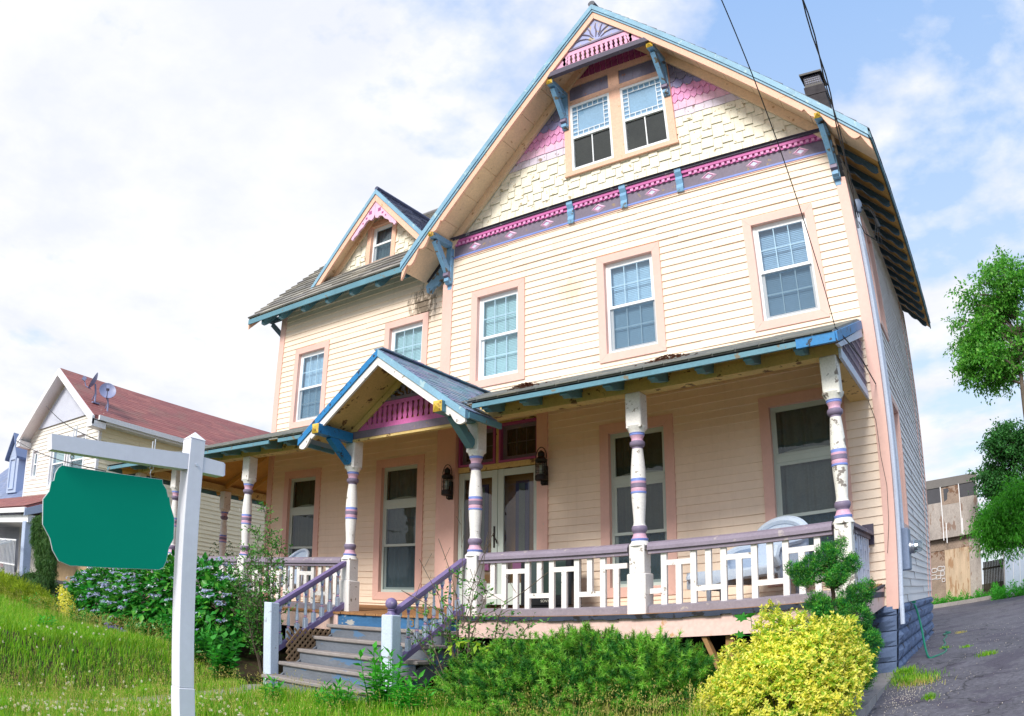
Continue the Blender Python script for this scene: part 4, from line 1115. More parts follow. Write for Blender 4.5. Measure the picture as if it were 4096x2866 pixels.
# beams and ceiling
m = MB(); m.box(-15.0, -0.20, PY - .09, PY + .09, 3.775, 3.90); m.box(-15.0, -7.85, PY - .075, PY + .075, 3.901, 4.02); m.box(-5.2, -0.20, PY - .075, PY + .075, 3.901, 4.02)
m.box(-14.99, -14.81, PY + .1, 2.4, 3.775, 3.93)
m.box(-.46, -.22, PY + .095, -0.012, 3.715, 3.80)
m.build('porch_beam', 'tan_beam', house)
RZ = lambda y: 4.88 + y * 0.392          # porch roof top surface
m = MB()
def pslab(m, top, bot, xa, xb, yb, ya):
    m.prism([(yb, RZ(yb) - top), (ya, RZ(ya) - top), (ya, RZ(ya) - bot), (yb, RZ(yb) - bot)], 'x', xa, xb)
for xa, xb, yb, ya in ((-5.0, -.22, 0, -1.88), (-7.6, -5.002, 0, -1.83), (-8.02, -7.602, .26, -1.83), (-12.8, -8.022, .26, -1.88)): pslab(m, .12, .15, xa, xb, yb, ya)
for xa, xb in ((-5.05, -.19), (-12.8, -8.02)):
    for k in range(5): pslab(m, .047, .065, xa, xb, -1.86 - k * .125, -1.86 - (k + 1) * .125 + .006)
m.add([(-12.8, REC, 4.8), (-12.8, 2.5, 4.8), (-15.3, 2.5, 3.84), (-15.3, -2.46, 3.84), (-12.8, -2.46, 3.80)], [(0, 3, 4), (0, 1, 2, 3)])
m.build('porch_ceiling', 'tan_ceiling', house)
# under-eave rafters of the side porch and stub tails along the front
m = MB()
for y in (.5, 1.2, 2.0): m.bar((-12.8, y, 4.70), (-15.2, y, 3.76), .06, .10)
m.bar((-12.8, REC, 4.72), (-15.2, -2.3, 3.74), .08, .12)
m.build('porch_rafter', 'tan_ceiling', house)
t0 = None
for x in list(np.arange(-0.62, -5.0, -0.60)) + list(np.arange(-8.3, -15.0, -0.62)):
    if t0 is None:
        t = MB(); t.prism([(.30, .05), (.30, -.10), (.0, -.17), (-.10, -.20), (-.16, -.17), (-.20, -.185), (-.20, -.09)], 'x', -.05, .05)
        t0 = t.build('rafter_tail', 'teal_fascia', house, at=(x, -2.235, 3.955)); bx = x
    else:
        c = t0.copy(); COL.objects.link(c); c.location = t0.location + Vector((x - bx, 0, 0))
# porch roof
m = MB()
for xa, xb, yb, ya in ((-5.06, -.17, .02, -2.5), (-7.6, -5.062, .02, -1.83), (-8.0, -7.602, .26, -1.83), (-12.8, -8.002, .26, -2.5)): pslab(m, 0, .045, xa, xb, yb, ya)
A, B, Cc, Dd, E = (-12.8, REC, RZ(.25)), (-12.8, -2.5, RZ(-2.5)), (-15.75, -2.5, RZ(-2.5)), (-15.75, 2.6, RZ(-2.5)), (-12.8, 2.6, RZ(.25))
for dzz in (0, -.045): m.add([(p[0], p[1], p[2] + dzz) for p in (A, B, Cc, Dd, E)], [(0, 2, 1), (0, 4, 3, 2)])
V = (0, 1, .392); Hs = 2.75 * math.sqrt(1 + .392 ** 2)
shingle_plane(m, (-12.8, -2.53, RZ(-2.53) + .003), (1, 0, 0), V, 12.62, Hs, course=.14, tab=.30, lift=.012, clip=lambda u, v: ((-12.8 + u < -7.6) or v < 2.53 * math.sqrt(1.17)) and not (-8.0 < -12.8 + u < -5.06 and v < .72))
shingle_plane(m, (-15.75, -2.53, RZ(-2.53) + .003), (1, 0, 0), V, 2.95, Hs, course=.14, tab=.30, lift=.012, clip=lambda u, v: v / Hs < u / 2.95)
m.build('porch_roof', 'slate_porch', house)
for a, b in ((-4.98, -0.62), (-9.05, -8.1), (-15.7, -9.3)): m = MB(); m.box(a, b, -2.50, -2.465, RZ(-2.5) - .105, RZ(-2.5) - .025); m.build('porch_fascia', 'teal_fascia', house)
m = MB(); m.box(-15.72, -15.68, -2.46, 2.6, RZ(-2.5) - .115, RZ(-2.5) - .03); m.build('porch_fascia', 'teal_fascia', house)
m = MB(); m.box(-.619, -0.16, -2.505, -2.46, RZ(-2.5) - .13, RZ(-2.5) - .02, 0)
m.prism([(-2.46, RZ(-2.46) - .02), (-0.05, RZ(-.05) - .02), (-0.05, RZ(-.05) - .14), (-2.46, RZ(-2.46) - .14)], 'x', -.17, -.14, 0)
m.prism([(-2.40, RZ(-2.46) - .14), (-0.05, RZ(-.05) - .142), (-0.05, RZ(-.05) - .26), (-2.2, RZ(-2.2) - .22)], 'x', -.19, -.155, 1)
m.prism([(-2.05, 3.72), (-0.02, 3.72), (-0.02, 3.84), (-2.05, 3.84)], 'x', -.219, -.185, 1)
# pierced purple panel in the end of the porch
m.prism([(-1.9, 3.842), (-0.03, 3.842), (-0.03, RZ(-.03) - .2), (-1.9, RZ(-1.9) - .2)], 'x', -.215, -.205, 2)
for i in range(16):
    y = -1.75 + i * .108
    m.box(-.204, -.192, y - .016, y + .016, 3.842, RZ(y) - .2, 3)
for k in range(6):
    z = 3.95 + k * .14
    y = max(-1.8, (z + .2 - 4.88) / .412)
    m.box(-.1915, -.185, y, -.03, z - .012, z + .012, 3)
m.build('porch_end_panel', ['blue_deep', 'blue_white', 'lavender', 'purple'], house)

# entry gable over the steps
EX, EZ, ES = -6.56, 4.87, .697
ez = lambda x: EZ - ES * abs(x - EX)
GY = -2.70
m = MB()
for s in (-1, 1):
    xe = EX + s * 1.64
    out = [(0, GY - .02), (1.64, GY - .02), (1.64, -2.0), (1.22, -2.14), (0.02, -.12)]
    for dd in (0, -.05):
        Pq = [(EX + s * q[0], q[1], EZ - ES * q[0] + dd) for q in out]
        m.poly(Pq if (s > 0) == (dd == 0) else Pq[::-1])
    for i in range(5):
        q, r_ = out[i], out[(i + 1) % 5]
        m.quad((EX + s * q[0], q[1], EZ - ES * q[0] - .05), (EX + s * r_[0], r_[1], EZ - ES * r_[0] - .05), (EX + s * r_[0], r_[1], EZ - ES * r_[0]), (EX + s * q[0], q[1], EZ - ES * q[0]))
    kk = math.hypot(1, ES)
    shingle_plane(m, (xe + .02 * s, GY - .04, ez(xe) - .014), (0, 1, 0), (-s, 0, ES), -GY + .02, math.hypot(1.65, 1.65 * ES), course=.125, tab=.24, lift=.011,
                  clip=lambda u, v: (GY - .04 + u) < (-2.0 if 1.66 - v / kk > 1.25 else -(.04 + ES * (1.66 - v / kk)) / .412 + .05))
for i in range(12): m.box(EX - .09, EX + .09, GY - .03 + i * .23, GY + .21 + i * .23, EZ + .0, EZ + .016 + .004 * (i % 2))
m.build('entry_roof', 'slate_entry', house)
for s in (-1, 1):
    xe = EX + s * 1.66; g = s * .002; o = lambda x, d: (x, ez(x) - d)
    m = MB()
    m.prism([(EX + g, EZ - .005), o(xe, .005), o(xe, .115), (EX + g, EZ - .115)], 'y', GY - .045, GY + .02, 1)
    low = [(EX + g, EZ - .245)]; xs = xe - s * .30
    low += [o(xs, .245)] + [(xs + s * .28 * k / 10, ez(xs + s * .28 * k / 10) - .17 - .10 * abs(math.sin(PI * k / 10))) for k in range(1, 11)]
    m.prism([(EX + g, EZ - .117), o(xe - s * .02, .117)] + low[::-1], 'y', GY - .02, GY + .018, 0)
    m.prism([(EX + g, EZ - .08), o(xe - s * .15, .08), o(xe - s * .15, .10), (EX + g, EZ - .10)], 'y', GY + .02, PY - .05, 2)
    m.prism([(EX + g, EZ - .11), o(xe - s * .35, .11), o(xe - s * .35, .23), (EX + g, EZ - .23)], 'y', PY - .09, PY - .05, 2)
    m.build('entry_bargeboard', ['white_wood', ('blue_deep' if s < 0 else 'blue_crown'), 'tan_beam'], house)  # right crown is paler: the glare on it is painted in
    m = MB(); m.box(xe - s * .0 - .02, xe + .02, GY + .021, -1.95, ez(xe) - .10, ez(xe) - .02); m.build('entry_fascia', 'teal_fascia', house)
m = MB()
y0, y1 = PY - .075, PY - .045
m.box(-7.72, -5.34, PY - .12, PY - .06, 3.735, 3.765, 3)                                  # pale ledge
m.prism([(-7.75, 3.785), (-5.31, 3.785), (-5.31, 3.90), (-7.75, 3.90)], 'y', PY - .098, PY - .06, 0)
xl = lambda z: max(-7.72, EX - (EZ - .12 - z) / ES); xr = lambda z: min(-5.34, EX + (EZ - .12 - z) / ES)
m.prism([(xl(3.902), 3.902), (xr(3.902), 3.902), (xr(3.985), 3.985), (xl(3.985), 3.985)], 'y', y0, y1, 1)
m.prism([(xl(4.245), 4.245), (xr(4.245), 4.245), (xr(4.31), 4.31), (xl(4.31), 4.31)], 'y', y0, y1, 1)
for i in range(24):
    x = EX - 1.21 + i * .1055
    if xl(4.2) < x < xr(4.2): wavy(m, x, 3.985, 4.245, .026, .040, y0, y1, mi=1)
    elif xl(4.02) < x < xr(4.02): m.prism([(x - .035, 3.985), (x + .035, 3.985), (x + .035, min(ez(x + .035) - .12, ez(x - .035) - .12)), (x - .035, min(ez(x + .035) - .12, ez(x - .035) - .12))], 'y', y0, y1, 1)
m.prism([(xl(4.311), 4.311), (xr(4.311), 4.311), (xr(4.36), 4.36), (xl(4.36), 4.36)], 'y', y0 - .01, y1, 0)
m.prism([(xl(3.91), 3.91), (xr(3.91), 3.91), (EX, EZ - .12)], 'y', PY + .06, PY + .075, 2)
m.build('spindle_panel', ['purple_grey', 'magenta', 'tan_ceiling', 'tan_beam'], house, label='magenta spindle panel in the entry gable')
m = MB()     # pierced scrollwork above it
yy = PY - .06
def scroll(pts, r=.02): m.tube([(EX + p[0], yy, 4.36 + p[1]) for p in pts], r, 6)
for s in (-1, 1):
    scroll([(s * .05, .0), (s * .10, .10), (s * .06, .20), (s * .0, .26)])
    scroll([(s * .12, .02), (s * .20, .06), (s * .25, .13), (s * .19, .18), (s * .12, .14), (s * .14, .08)])
    scroll([(s * .27, .01), (s * .36, .04), (s * .38, .09), (s * .32, .12), (s * .27, .08)])
    scroll([(s * .40, .01), (s * .48, .02), (s * .52, .04)], .016)
scroll([(0, .02), (0, .12), (0, .30)], .018)
m.build('scrollwork', 'grey_lav', house)
for (x, col) in ((-7.74, 'blue_deep'), (-5.315, 'teal_fascia')):  # right arm is the same blue, its shade painted as darker teal
    m = MB(); w = .075
    m.cbox(-w, w, -.86, -.106, -.155, 0, .008)
    m.bar((0, -.11, -.46), (0, -.54, -.13), .11, .13)
    b = m.build('outrigger', col, house, at=(x, PY, 3.88))
    c = MB(); e = -.861
    c.add([(-w, e, -.153), (w, e, -.153), (w, e, -.002), (-w, e, -.002), (0, e - .05, -.077)], [(0, 1, 4), (1, 2, 4), (2, 3, 4), (3, 0, 4), (3, 2, 1, 0)])
    c.build('end_cap', 'gold', b, at=Vector((x, PY, 3.88)))

# railings with a geometric fretwork
def railing(x0, x1, first):
    r = empty('porch_railing', ((x0 + x1) / 2, PY, 1.05), house)
    m = MB()
    m.prism([(PY - .085, 1.82), (PY - .085, 1.86), (PY - .06, 1.90), (PY, 1.925), (PY + .06, 1.90), (PY + .085, 1.86), (PY + .085, 1.82)], 'x', x0, x1)
    m.box(x0, x1, PY - .055, PY + .055, 1.775, 1.819)
    m.build('handrail', 'purple', r)
    m = MB(); m.prism([(PY - .06, 1.06), (PY + .06, 1.06), (PY + .06, 1.14), (PY, 1.165), (PY - .06, 1.14)], 'x', x0, x1); m.build('bottom_rail', 'rail_paint', r)
    m = MB(); a = PY - .022; b = PY + .022; w = .036; zb, zt = 1.145, 1.775; zu, zl = 1.655, 1.325
    n = int(round((x1 - x0) / .183)); sp = (x1 - x0) / n
    for i in range(1, n):
        x = x0 + i * sp; k = (i + first) % 4
        if k == 0 or k == 2: m.box(x - w, x + w, a, b, zb, zt)
        elif k == 1: m.box(x - w, x + w, a, b, zb, zu - .032)
        else: m.box(x - w, x + w, a, b, zl + .032, zt)
    for i in range(0, n + 1):
        k = (i + first) % 4; x = x0 + i * sp
        L, R = max(x0, x - sp + w), min(x1, x + sp - w)
        if k == 1: m.box(L, R, a + .003, b - .003, zu - .032, zu + .032)
        if k == 3: m.box(L, R, a + .003, b - .003, zl - .032, zl + .032)
    m.build('fretwork', 'white_wood', r)
railing(-2.73, -0.49, 3); railing(-5.18, -2.99, 2); railing(-10.40, -7.87, 0); railing(-13.05, -10.67, 0); railing(-14.76, -13.32, 0)
r = empty('porch_railing', (-.36, -1, 1.05), house, label='short return railing from the corner post to the wall')
m = MB(); m.prism([(-.36 - .085, 1.86), (-.36 - .06, 1.92), (-.36, 1.945), (-.36 + .06, 1.92), (-.36 + .085, 1.86)], 'y', PY + .13, -.05); m.box(-.40, -.32, PY + .13, -.05, 1.81, 1.859); m.box(-.44, -.28, -.049, -.02, 1.74, 2.02); m.build('handrail', 'dark_purple', r)
m = MB(); m.box(-.42, -.30, PY + .15, -.05, 1.10, 1.22); m.build('bottom_rail', 'purple', r)
m = MB()
for i in range(9):
    y = PY + .2 + i * .19; m.box(-.382, -.338, y - .036, y + .036, 1.22, 1.81)
    if i % 2: m.box(-.378, -.342, y + .037, y + .153, 1.40, 1.46)
    else: m.box(-.378, -.342, y + .037, y + .153, 1.64, 1.70)
m.build('fretwork', 'blue_white', r)

# steps
SX0, SX1 = -7.63, -5.33
stp = empty('front_steps', ((SX0 + SX1) / 2, -3.0, -.15), house)
ys = [-2.50, -2.80, -3.11, -3.42, -3.73]; zs = [.845, .655, .455, .255, .06]
for i, (y, z) in enumerate(zip(ys, zs)):
    m = MB(); m.cbox(SX0 - .02 - (0.0), SX1 + .02, y, y + .335, z - .055, z, .012); m.build('tread', 'tread', stp)
    m = MB(); m.box(SX0 + .05, SX1 - .05, y + .04, y + .065, z - .26, z - .056); m.build('riser', 'riser', stp)
m = MB(); m.box(SX0, SX1, -2.275, -2.25, .846, 1.005); m.build('riser', 'riser_top', stp, label='weathered blue top riser with a brass house number')
m = MB()
for x in (SX0 + .06, SX1 - .06):
    m = MB(); m.prism([(-2.25, .72), (-2.42, .72), (-3.62, -.06), (-3.62, -.2), (-3.4, -.2), (-2.25, .5)], 'x', x - .02, x + .02); m.build('stringer', 'riser', stp)
def text(name, s, size, loc, rot, mt, parent=None, ext=.004):
    c = bpy.data.curves.new(name, 'FONT'); c.body = s; c.size = size; c.extrude = ext; c.align_x = 'CENTER'; c.align_y = 'CENTER'
    tmp = bpy.data.objects.new(name, c); COL.objects.link(tmp); dg = bpy.context.evaluated_depsgraph_get(); me = bpy.data.meshes.new_from_object(tmp.evaluated_get(dg)); bpy.data.objects.remove(tmp)
    me.materials.clear(); me.materials.append(MATS[mt]); o = bpy.data.objects.new(name, me); COL.objects.link(o); o.parent = parent
    o.location = Vector(loc) - origin(parent); o.rotation_euler = rot; WO[o.name] = Vector(loc)
    return o
text('house_number', '3', .15, (-6.12, -2.281, .925), (PI / 2, 0, 0), 'brass', stp)
# stair rails
def stair_rail(x, xs, ball):
    r = empty('stair_railing', (x, -3.0, 0.1), house)
    yb, zb_, yt, zt = -3.42, 1.075, -2.06, 1.82
    sl = (zt - zb_) / (yt - yb)
    if not ball:
        m = MB(); m.cbox(x - .085, x + .085, -3.55, -3.39, -.12, 1.10, .01); m.build('newel_post', 'blue_white', r)
    else:
        m = MB(); m.cbox(x - .09, x + .09, -3.55, -3.38, -.12, 1.03, .012); m.build('newel_post', 'blue_white', r)
        m = MB(); m.lathe([(1.029, .075, 0), (1.045, .075, 0), (1.05, .05, 0), (1.08, .04, 0), (1.09, .055, 0), (1.10, .04, 0)] + [(1.17 + .075 * math.sin(a), max(.005, .075 * math.cos(a)), 0) for a in np.linspace(-1.2, 1.57, 10)], c=(x, -3.465), n=16)
        m.build('finial', 'purple_stair', r, smooth=True)
    yb2 = -3.40
    m = MB()
    for (w, lo, hi) in ((.05, -.02, .028), (.036, -.055, -.021)):
        m.prism([(yb2, zb_ + lo), (yt, zt + lo), (yt, zt + hi), (yb2, zb_ + hi)], 'x', x - w, x + w)
    m.build('handrail', 'purple_stair', r)
    d = .66
    m = MB()
    m.prism([(yb2, zb_ - d - .045), (yt + .04, zt - d - .045 + .02), (yt + .04, zt - d + .045 + .02), (yb2, zb_ - d + .035)], 'x', x - .045, x + .045); m.build('bottom_rail', 'purple_stair', r)
    b0 = None
    for i in range(8):
        y = yb2 + .085 + i * .163; zz = zb_ + (y - yb2) * sl - d + .03
        if b0 is None:
            m = MB(); q = .028
            m.box(-q, q, -q, q, -.01, .15, 0)
            m.lathe([(.15, .026, 0), (.155, .016, 0), (.165, .024, 1), (.18, .024, 2), (.19, .015, 2), (.20, .023, 1), (.22, .026, 0), (.26, .024, 0), (.38, .015, 0), (.46, .013, 0), (.47, .02, 2), (.485, .02, 2), (.49, .014, 1), (.52, .024, 1), (.53, .026, 0)], n=10)
            m.box(-.022, .022, -.022, .022, .53, .61, 0)
            b0 = m.build('baluster', ['blue_white', 'band_blue', 'band_pink'], r, at=(x, y, zz)); base = Vector((x, y, zz))
        else:
            c = b0.copy(); COL.objects.link(c); c.location = b0.location + Vector((x, y, zz)) - base
stair_rail(-7.75, 0, False); stair_rail(-5.42, 0, True)
# lattice beside the steps
m = MB()
for i in range(-6, 16):
    for s in (1, -1):
        y0_, z0_ = -3.3 + i * .10, -.1
        pts = []
        for k in (0, 1):
            pts.append((y0_ + s * .85 * k, z0_ + .85 * k))
        a, b = pts
        if s < 0: a = (a[0] + .2, a[1]); b = (b[0] + .2, b[1])
        def clampy(a, b, lo=-3.3, hi=-2.3):
            out = []
            for p, q in ((a, b), (b, a)):
                y, z = p
                if y < lo: t = (lo - y) / (q[0] - y); y, z = lo, z + t * (q[1] - z)
                if y > hi: t = (hi - y) / (q[0] - y); y, z = hi, z + t * (q[1] - z)
                out.append((y, z))
            return out
        if max(a[0], b[0]) <= -3.3 or min(a[0], b[0]) >= -2.3: continue
        a, b = clampy(a, b)
        m.bar((-7.6 + .008 * s, a[0], a[1]), (-7.6 + .008 * s, b[0], b[1]), .012, .03, up=(0, 1, 0))
m.build('lattice', 'lattice_wood', house)

# downspouts on the driveway corner
m = MB(); m.tube([(.055, .10, 6.3), (.055, .10, 1.0), (.075, .06, .62)], .034, 8); m.tube([(.05, .2, 6.2), (.05, .2, .9)], .025, 8)
m.build('downspout', 'pipe_blue', house)
m = MB()     # heaps of leaf litter
for (cx, cw) in ((-4.75, .22), (-2.55, .32)):
    for i in range(160):
        a = random.gauss(0, .45) * cw; y = -1.6 + random.gauss(0, .10); h = max(0, .06 * (1 - abs(a) / cw)) * random.random()
        x = cx + a; z = RZ(y) + .02 + h; s = .022
        m.add([(x - s, y, z), (x + s * random.uniform(-1, 1), y - s, z + s * random.uniform(0, .6)), (x + s, y, z + s * random.uniform(-.2, .7)), (x, y + s, z + s * .4)], [(0, 1, 2), (0, 2, 3)])
m.build('leaf_litter', 'debris_brown', house)

# ------------------------------------------------------------------ things on and around the porch
def lantern(x, z, label):
    t = empty('wall_lantern', (x, -.05, z - .22), label=label, cat='lantern', group='ship style lanterns beside the front door')
    c = (x, -.15)
    m = MB(); m.lathe([(z - .20, .085, 0), (z - .19, .10, 0), (z - .12, .10, 0), (z - .11, .085, 0)], c=c, n=14)
    m.lathe([(z + .10, .09, 0), (z + .115, .10, 0), (z + .14, .10, 0), (z + .16, .07, 0), (z + .19, .05, 0), (z + .20, .055, 0), (z + .25, .055, 0), (z + .27, .035, 0), (z + .29, .012, 0)], c=c, n=14)
    m.build('body', 'black_iron', t, smooth=True)
    m = MB(); m.lathe([(z - .11, .065, 0), (z - .05, .078, 0), (z + .05, .078, 0), (z + .10, .065, 0)], c=c, n=14); m.build('glass', 'glass_dark', t, smooth=True)
    m = MB(); m.lathe([(z - .09, .03, 0), (z + .06, .03, 0)], c=c, n=8); m.build('bulb', 'curtain_white', t)
    m = MB()
    for k in range(8):
        a = 2 * PI * k / 8; px, py = c[0] + .092 * math.cos(a), c[1] + .092 * math.sin(a); m.tube([(px, py, z - .12), (px, py, z + .12)], .005, 5)
    for zz in (z - .05, z + .04): m.tube([(c[0] + .094 * math.cos(a), c[1] + .094 * math.sin(a), zz) for a in np.linspace(0, 2 * PI, 17)], .004, 5)
    m.build('cage', 'black_iron', t)
    m = MB(); m.tube([(c[0] + .10 * math.cos(a), c[1], z + .17 + .17 * math.sin(a)) for a in np.linspace(-.1, PI + .1, 11)], .007, 6)
    m.tube([(x, -.04, z - .22), (x, -.10, z - .26), (x, -.15, z - .25), (x, -.15, z - .2)], .012, 6); m.box(x - .05, x + .05, -.065, -.021, z - .26, z + .05); m.build('bracket', 'black_iron', t)
lantern(-7.28, 3.34, 'black caged ship lantern on the narrow strip left of the white storm doors')
lantern(-5.385, 3.42, 'black caged ship lantern on the pink casing right of the white storm doors')
m = MB(); m.lathe([(-.021, .03, 0), (-.03, .03, 0), (-.036, .022, 0)], c=(-5.41, 2.54), n=12, ax='y'); m.lathe([(-.037, .012, 1), (-.042, .010, 1)], c=(-5.41, 2.54), n=10, ax='y')
m.build('doorbell', ['black_iron', 'curtain_white'], None, label='small oval black doorbell button on the pink door casing', cat='doorbell')

tv = empty('television', (-4.77, -.75, fz(-.7)), label='bulky old dark television standing on the porch behind the white fretwork', cat='television')
zb = fz(-.75) + .04
m = MB(); m.cbox(-5.20, -4.36, -1.0, -.86, zb + .02, zb + .80, .012); m.prism([(-5.12, -.86), (-4.44, -.86), (-4.56, -.35), (-5.0, -.35)], 'z', zb + .06, zb + .74); m.build('cabinet', 'tv_black', tv)
m = MB(); m.box(-5.12, -4.44, -1.008, -1.001, zb + .17, zb + .74); m.build('screen', 'tv_screen', tv)
m = MB(); m.box(-5.1, -4.46, -1.03, -.5, zb - .04, zb + .019); m.build('base', 'tv_black', tv)
text('logo', 'SONY', .055, (-4.78, -1.008, zb + .09), (PI / 2, 0, 0), 'curtain_white', tv, .002)

def woven(m, P, mi=0):
    """lattice of curved patches: P is a grid of points"""
    nr, nc = len(P), len(P[0])
    m.add([tuple(p) for row in P for p in row], [(r * nc + c, r * nc + c + 1, (r + 1) * nc + c + 1, (r + 1) * nc + c) for r in range(nr - 1) for c in range(nc - 1)], mi)
def wicker_weave(m, P, thick=.03):
    woven(m, P); Q = [[(p[0], p[1] + thick, p[2]) for p in row] for row in P]; woven(m, Q)
paint('wicker_weave', rgb(210, 226, 246), 0.65, 0.05, 60, grain=0.35, bump=0.5, peel=rgb(176, 194, 222), amt=.25, pscale=70, stretch=(1, 1, .5))
ch = empty('wicker_chaise', (-1.85, -.85, fz(-.8)), label='white wicker chaise lounge facing left behind the right-hand porch railing', cat='chaise')
zf = fz(-.85)
m = MB()     # seat with rounded foot end
m.cbox(-2.60, -1.25, -1.15, -.55, zf + .30, zf + .40, .03); m.build('seat', 'wicker_weave', ch)
m = MB(); g = []
for k in range(13):
    a = PI / 2 + PI * k / 12; g.append([(-2.32 + .36 * math.cos(a), -.85 + .32 * math.sin(a), z) for z in (zf + .16 + .06 * math.sin(PI * k / 12), zf + .26, zf + .42)])
woven(m, g)
for y in (-1.165, -.535):
    xs = np.linspace(-2.32, -1.2, 15); woven(m, [[(x, y, zf + .22 + .08 * abs(math.sin((x + 2.32) / 1.12 * PI * 1.0))), (x, y, zf + .42)] for x in xs])
m.build('apron', 'wicker_weave', ch)
def TC(x, y, z):
    c, s_ = math.cos(-.42), math.sin(-.42); return (-1.45 + x * c - y * s_, -.70 + x * s_ + y * c, z)
def arch(w, h0, h1, n=16): return [(-w, h0), (w, h0)] + [(w * math.cos(PI * k / n), h1 - .20 + .20 * math.sin(PI * k / n)) for k in range(n + 1)]
m = MB(TC); m.prism(arch(.40, zf + .30, zf + 1.0), 'y', .02, .10); m.build('backrest', 'wicker_weave', ch)
m = MB(TC); m.tube([(.41 * math.cos(PI * k / 20), .05, zf + .80 + .21 * math.sin(PI * k / 20)) for k in range(21)], .06, 8); m.build('back_roll', 'wicker_weave', ch, smooth=True)
for sx in (-.42, .42):
    m = MB(TC); pts = [(.02, zf + .78), (-.15, zf + .70), (-.40, zf + .66), (-.58, zf + .60), (-.62, zf + .50), (-.56, zf + .40)]
    m.tube([(sx, p[0], p[1]) for p in pts], .055, 8); m.prism([(.0, zf + .22), (.0, zf + .74)] + [(p[0], p[1]) for p in pts[1:]] + [(-.55, zf + .22)], 'x', sx - .02, sx + .02)
    m.build('arm', 'wicker_weave', ch, smooth=True)
m = MB(TC); m.cbox(-.40, .40, -.58, .02, zf + .28, zf + .42, .03); m.build('cushion', 'wicker_weave', ch)
for x in (-2.3, -1.25):
    for y in (-1.1, -.6): m = MB(); m.tube([(x, y, zf + .32), (x, y, zf + .02)], [.04, .03], 8); m.build('leg', 'wicker_weave', ch)
ac = empty('wicker_armchair', (-10.6, -.75, fz(-.75)), label='white wicker armchair with a round back behind the left porch railing', cat='armchair')
zf = fz(-.75)
m = MB(); g = []
for k in range(15):
    a = PI * k / 14; hh = zf + .72 + .36 * math.sin(a)
    g.append([(-10.6 + .30 * math.cos(a), -.75 + .26 * math.sin(a), zf + .35), (-10.6 + .33 * math.cos(a), -.75 + .29 * math.sin(a), zf + .6), (-10.6 + .31 * math.cos(a), -.75 + .31 * math.sin(a), hh)])
woven(m, g); m.tube([r[-1] for r in g], .03, 8); m.build('backrest', 'wicker_weave', ac, smooth=True)
m = MB(); m.cbox(-10.9, -10.3, -1.05, -.5, zf + .30, zf + .38, .03); m.build('seat', 'wicker_weave', ac)
for s in (-1, 1):
    m = MB(); m.tube([(-10.6 + s * .32, -.75, zf + .70), (-10.6 + s * .34, -1.0, zf + .68), (-10.6 + s * .33, -1.1, zf + .6), (-10.6 + s * .30, -1.08, zf + .36)], .035, 8); m.build('arm', 'wicker_weave', ac, smooth=True)
    for y in (-1.0, -.55): m = MB(); m.tube([(-10.6 + s * .26, y, zf + .32), (-10.6 + s * .26, y, zf + .02)], .028, 8); m.build('leg', 'wicker_weave', ac)

em = empty('electric_meter', (.07, .72, 1.3), label='blue-grey electric meter box with a glass dome on the driveway wall', cat='electric meter')
m = MB(); m.cbox(.012, .15, .54, .92, 1.36, 1.95, .012); m.build('box', 'meter_grey', em)
m = MB(); m.lathe([(.151, .10, 0), (.17, .10, 0), (.175, .085, 0), (.19, .105, 0), (.20, .09, 0), (.215, .105, 0), (.225, .09, 0)], c=(.73, 1.68), n=18, ax='x'); m.build('collar', 'steel', em, smooth=True)
m = MB(); m.lathe([(.2255, .088, 0), (.31, .086, 0), (.335, .07, 0), (.345, .03, 0)], c=(.73, 1.68), n=18, ax='x'); m.build('dome', 'glass_clear', em, smooth=True)
m = MB(); m.lathe([(.226, .06, 0), (.27, .06, 0)], c=(.73, 1.68), n=12, ax='x'); m.build('dial', 'steel', em)
sm = empty('service_mast', (.06, .38, 1.95), label='grey electrical conduit with a hooded weatherhead on the driveway wall', cat='conduit')
m = MB(); m.tube([(.06, .36, 6.72), (.06, .45, 4.5), (.06, .66, 1.96)], .026, 8); m.build('conduit', 'pipe_blue', sm)
m = MB(); m.lathe([(6.70, .035, 0), (6.74, .06, 0), (6.84, .075, 0), (6.90, .06, 0), (6.93, .02, 0)], c=(.09, .34), n=12); m.build('hood', 'meter_grey', sm, smooth=True)
m = MB()
for k in range(3): m.tube([(.1, .32, 6.78), (.25 + .04 * k, .28, 6.72 - .05 * k), (.34, .3, 6.5), (.25 + .05 * k, .32, 6.2 - .06 * k), (.12, .3, 6.3), (.06, .25, 6.5)], .008, 6)
m.tube([(.33, .3, 6.5), (.36, .3, 6.35)], .03, 8); m.build('drip_loop', 'cable_black', sm, smooth=True)
m = MB(); A = Vector((.06, .2, 6.55)); B = Vector((.53, -4.0, 7.24)); d = B - A
pts = []
for i in range(60):
    t = i / 59 * 4.6; p = A + d * t; s = -.10 * t * (4.6 - t) * .0
    pts.append((p.x, p.y, p.z + s))
for k in range(2):
    m.tube([(p[0] + .018 * math.cos(i * 1.1 + PI * k), p[1], p[2] + .018 * math.sin(i * 1.1 + PI * k)) for i, p in enumerate(pts)], .009, 6)
m.build('service_cable', 'cable_black', None, label='thick twisted black service cable running up from the house corner', cat='cable', smooth=True)
m = MB(); A = Vector((-.18, -2.3, 4.02)); B = Vector((.066, -6.0, 5.53)); d = B - A
m.tube([tuple(A + d * (i / 20 * 3.6)) for i in range(21)], .005, 6)
m.tube([(-.18, -2.3, 4.0), (-.12, -1.9, 3.95), (-.1, -1.0, 4.0), (-.06, -.05, 3.9)], .009, 6)
m.tube([(-.2, -.03, 3.7), (-.12, -.045, 3.4), (-.10, -.045, 2.9), (-.05, -.045, 2.5), (-.06, -.045, 2.0), (-.10, -.045, 1.6)], .0035, 5)
m.build('telephone_wire', 'cable_black', None, label='thin black telephone wire slanting down to the porch roof corner', cat='wire', smooth=True)
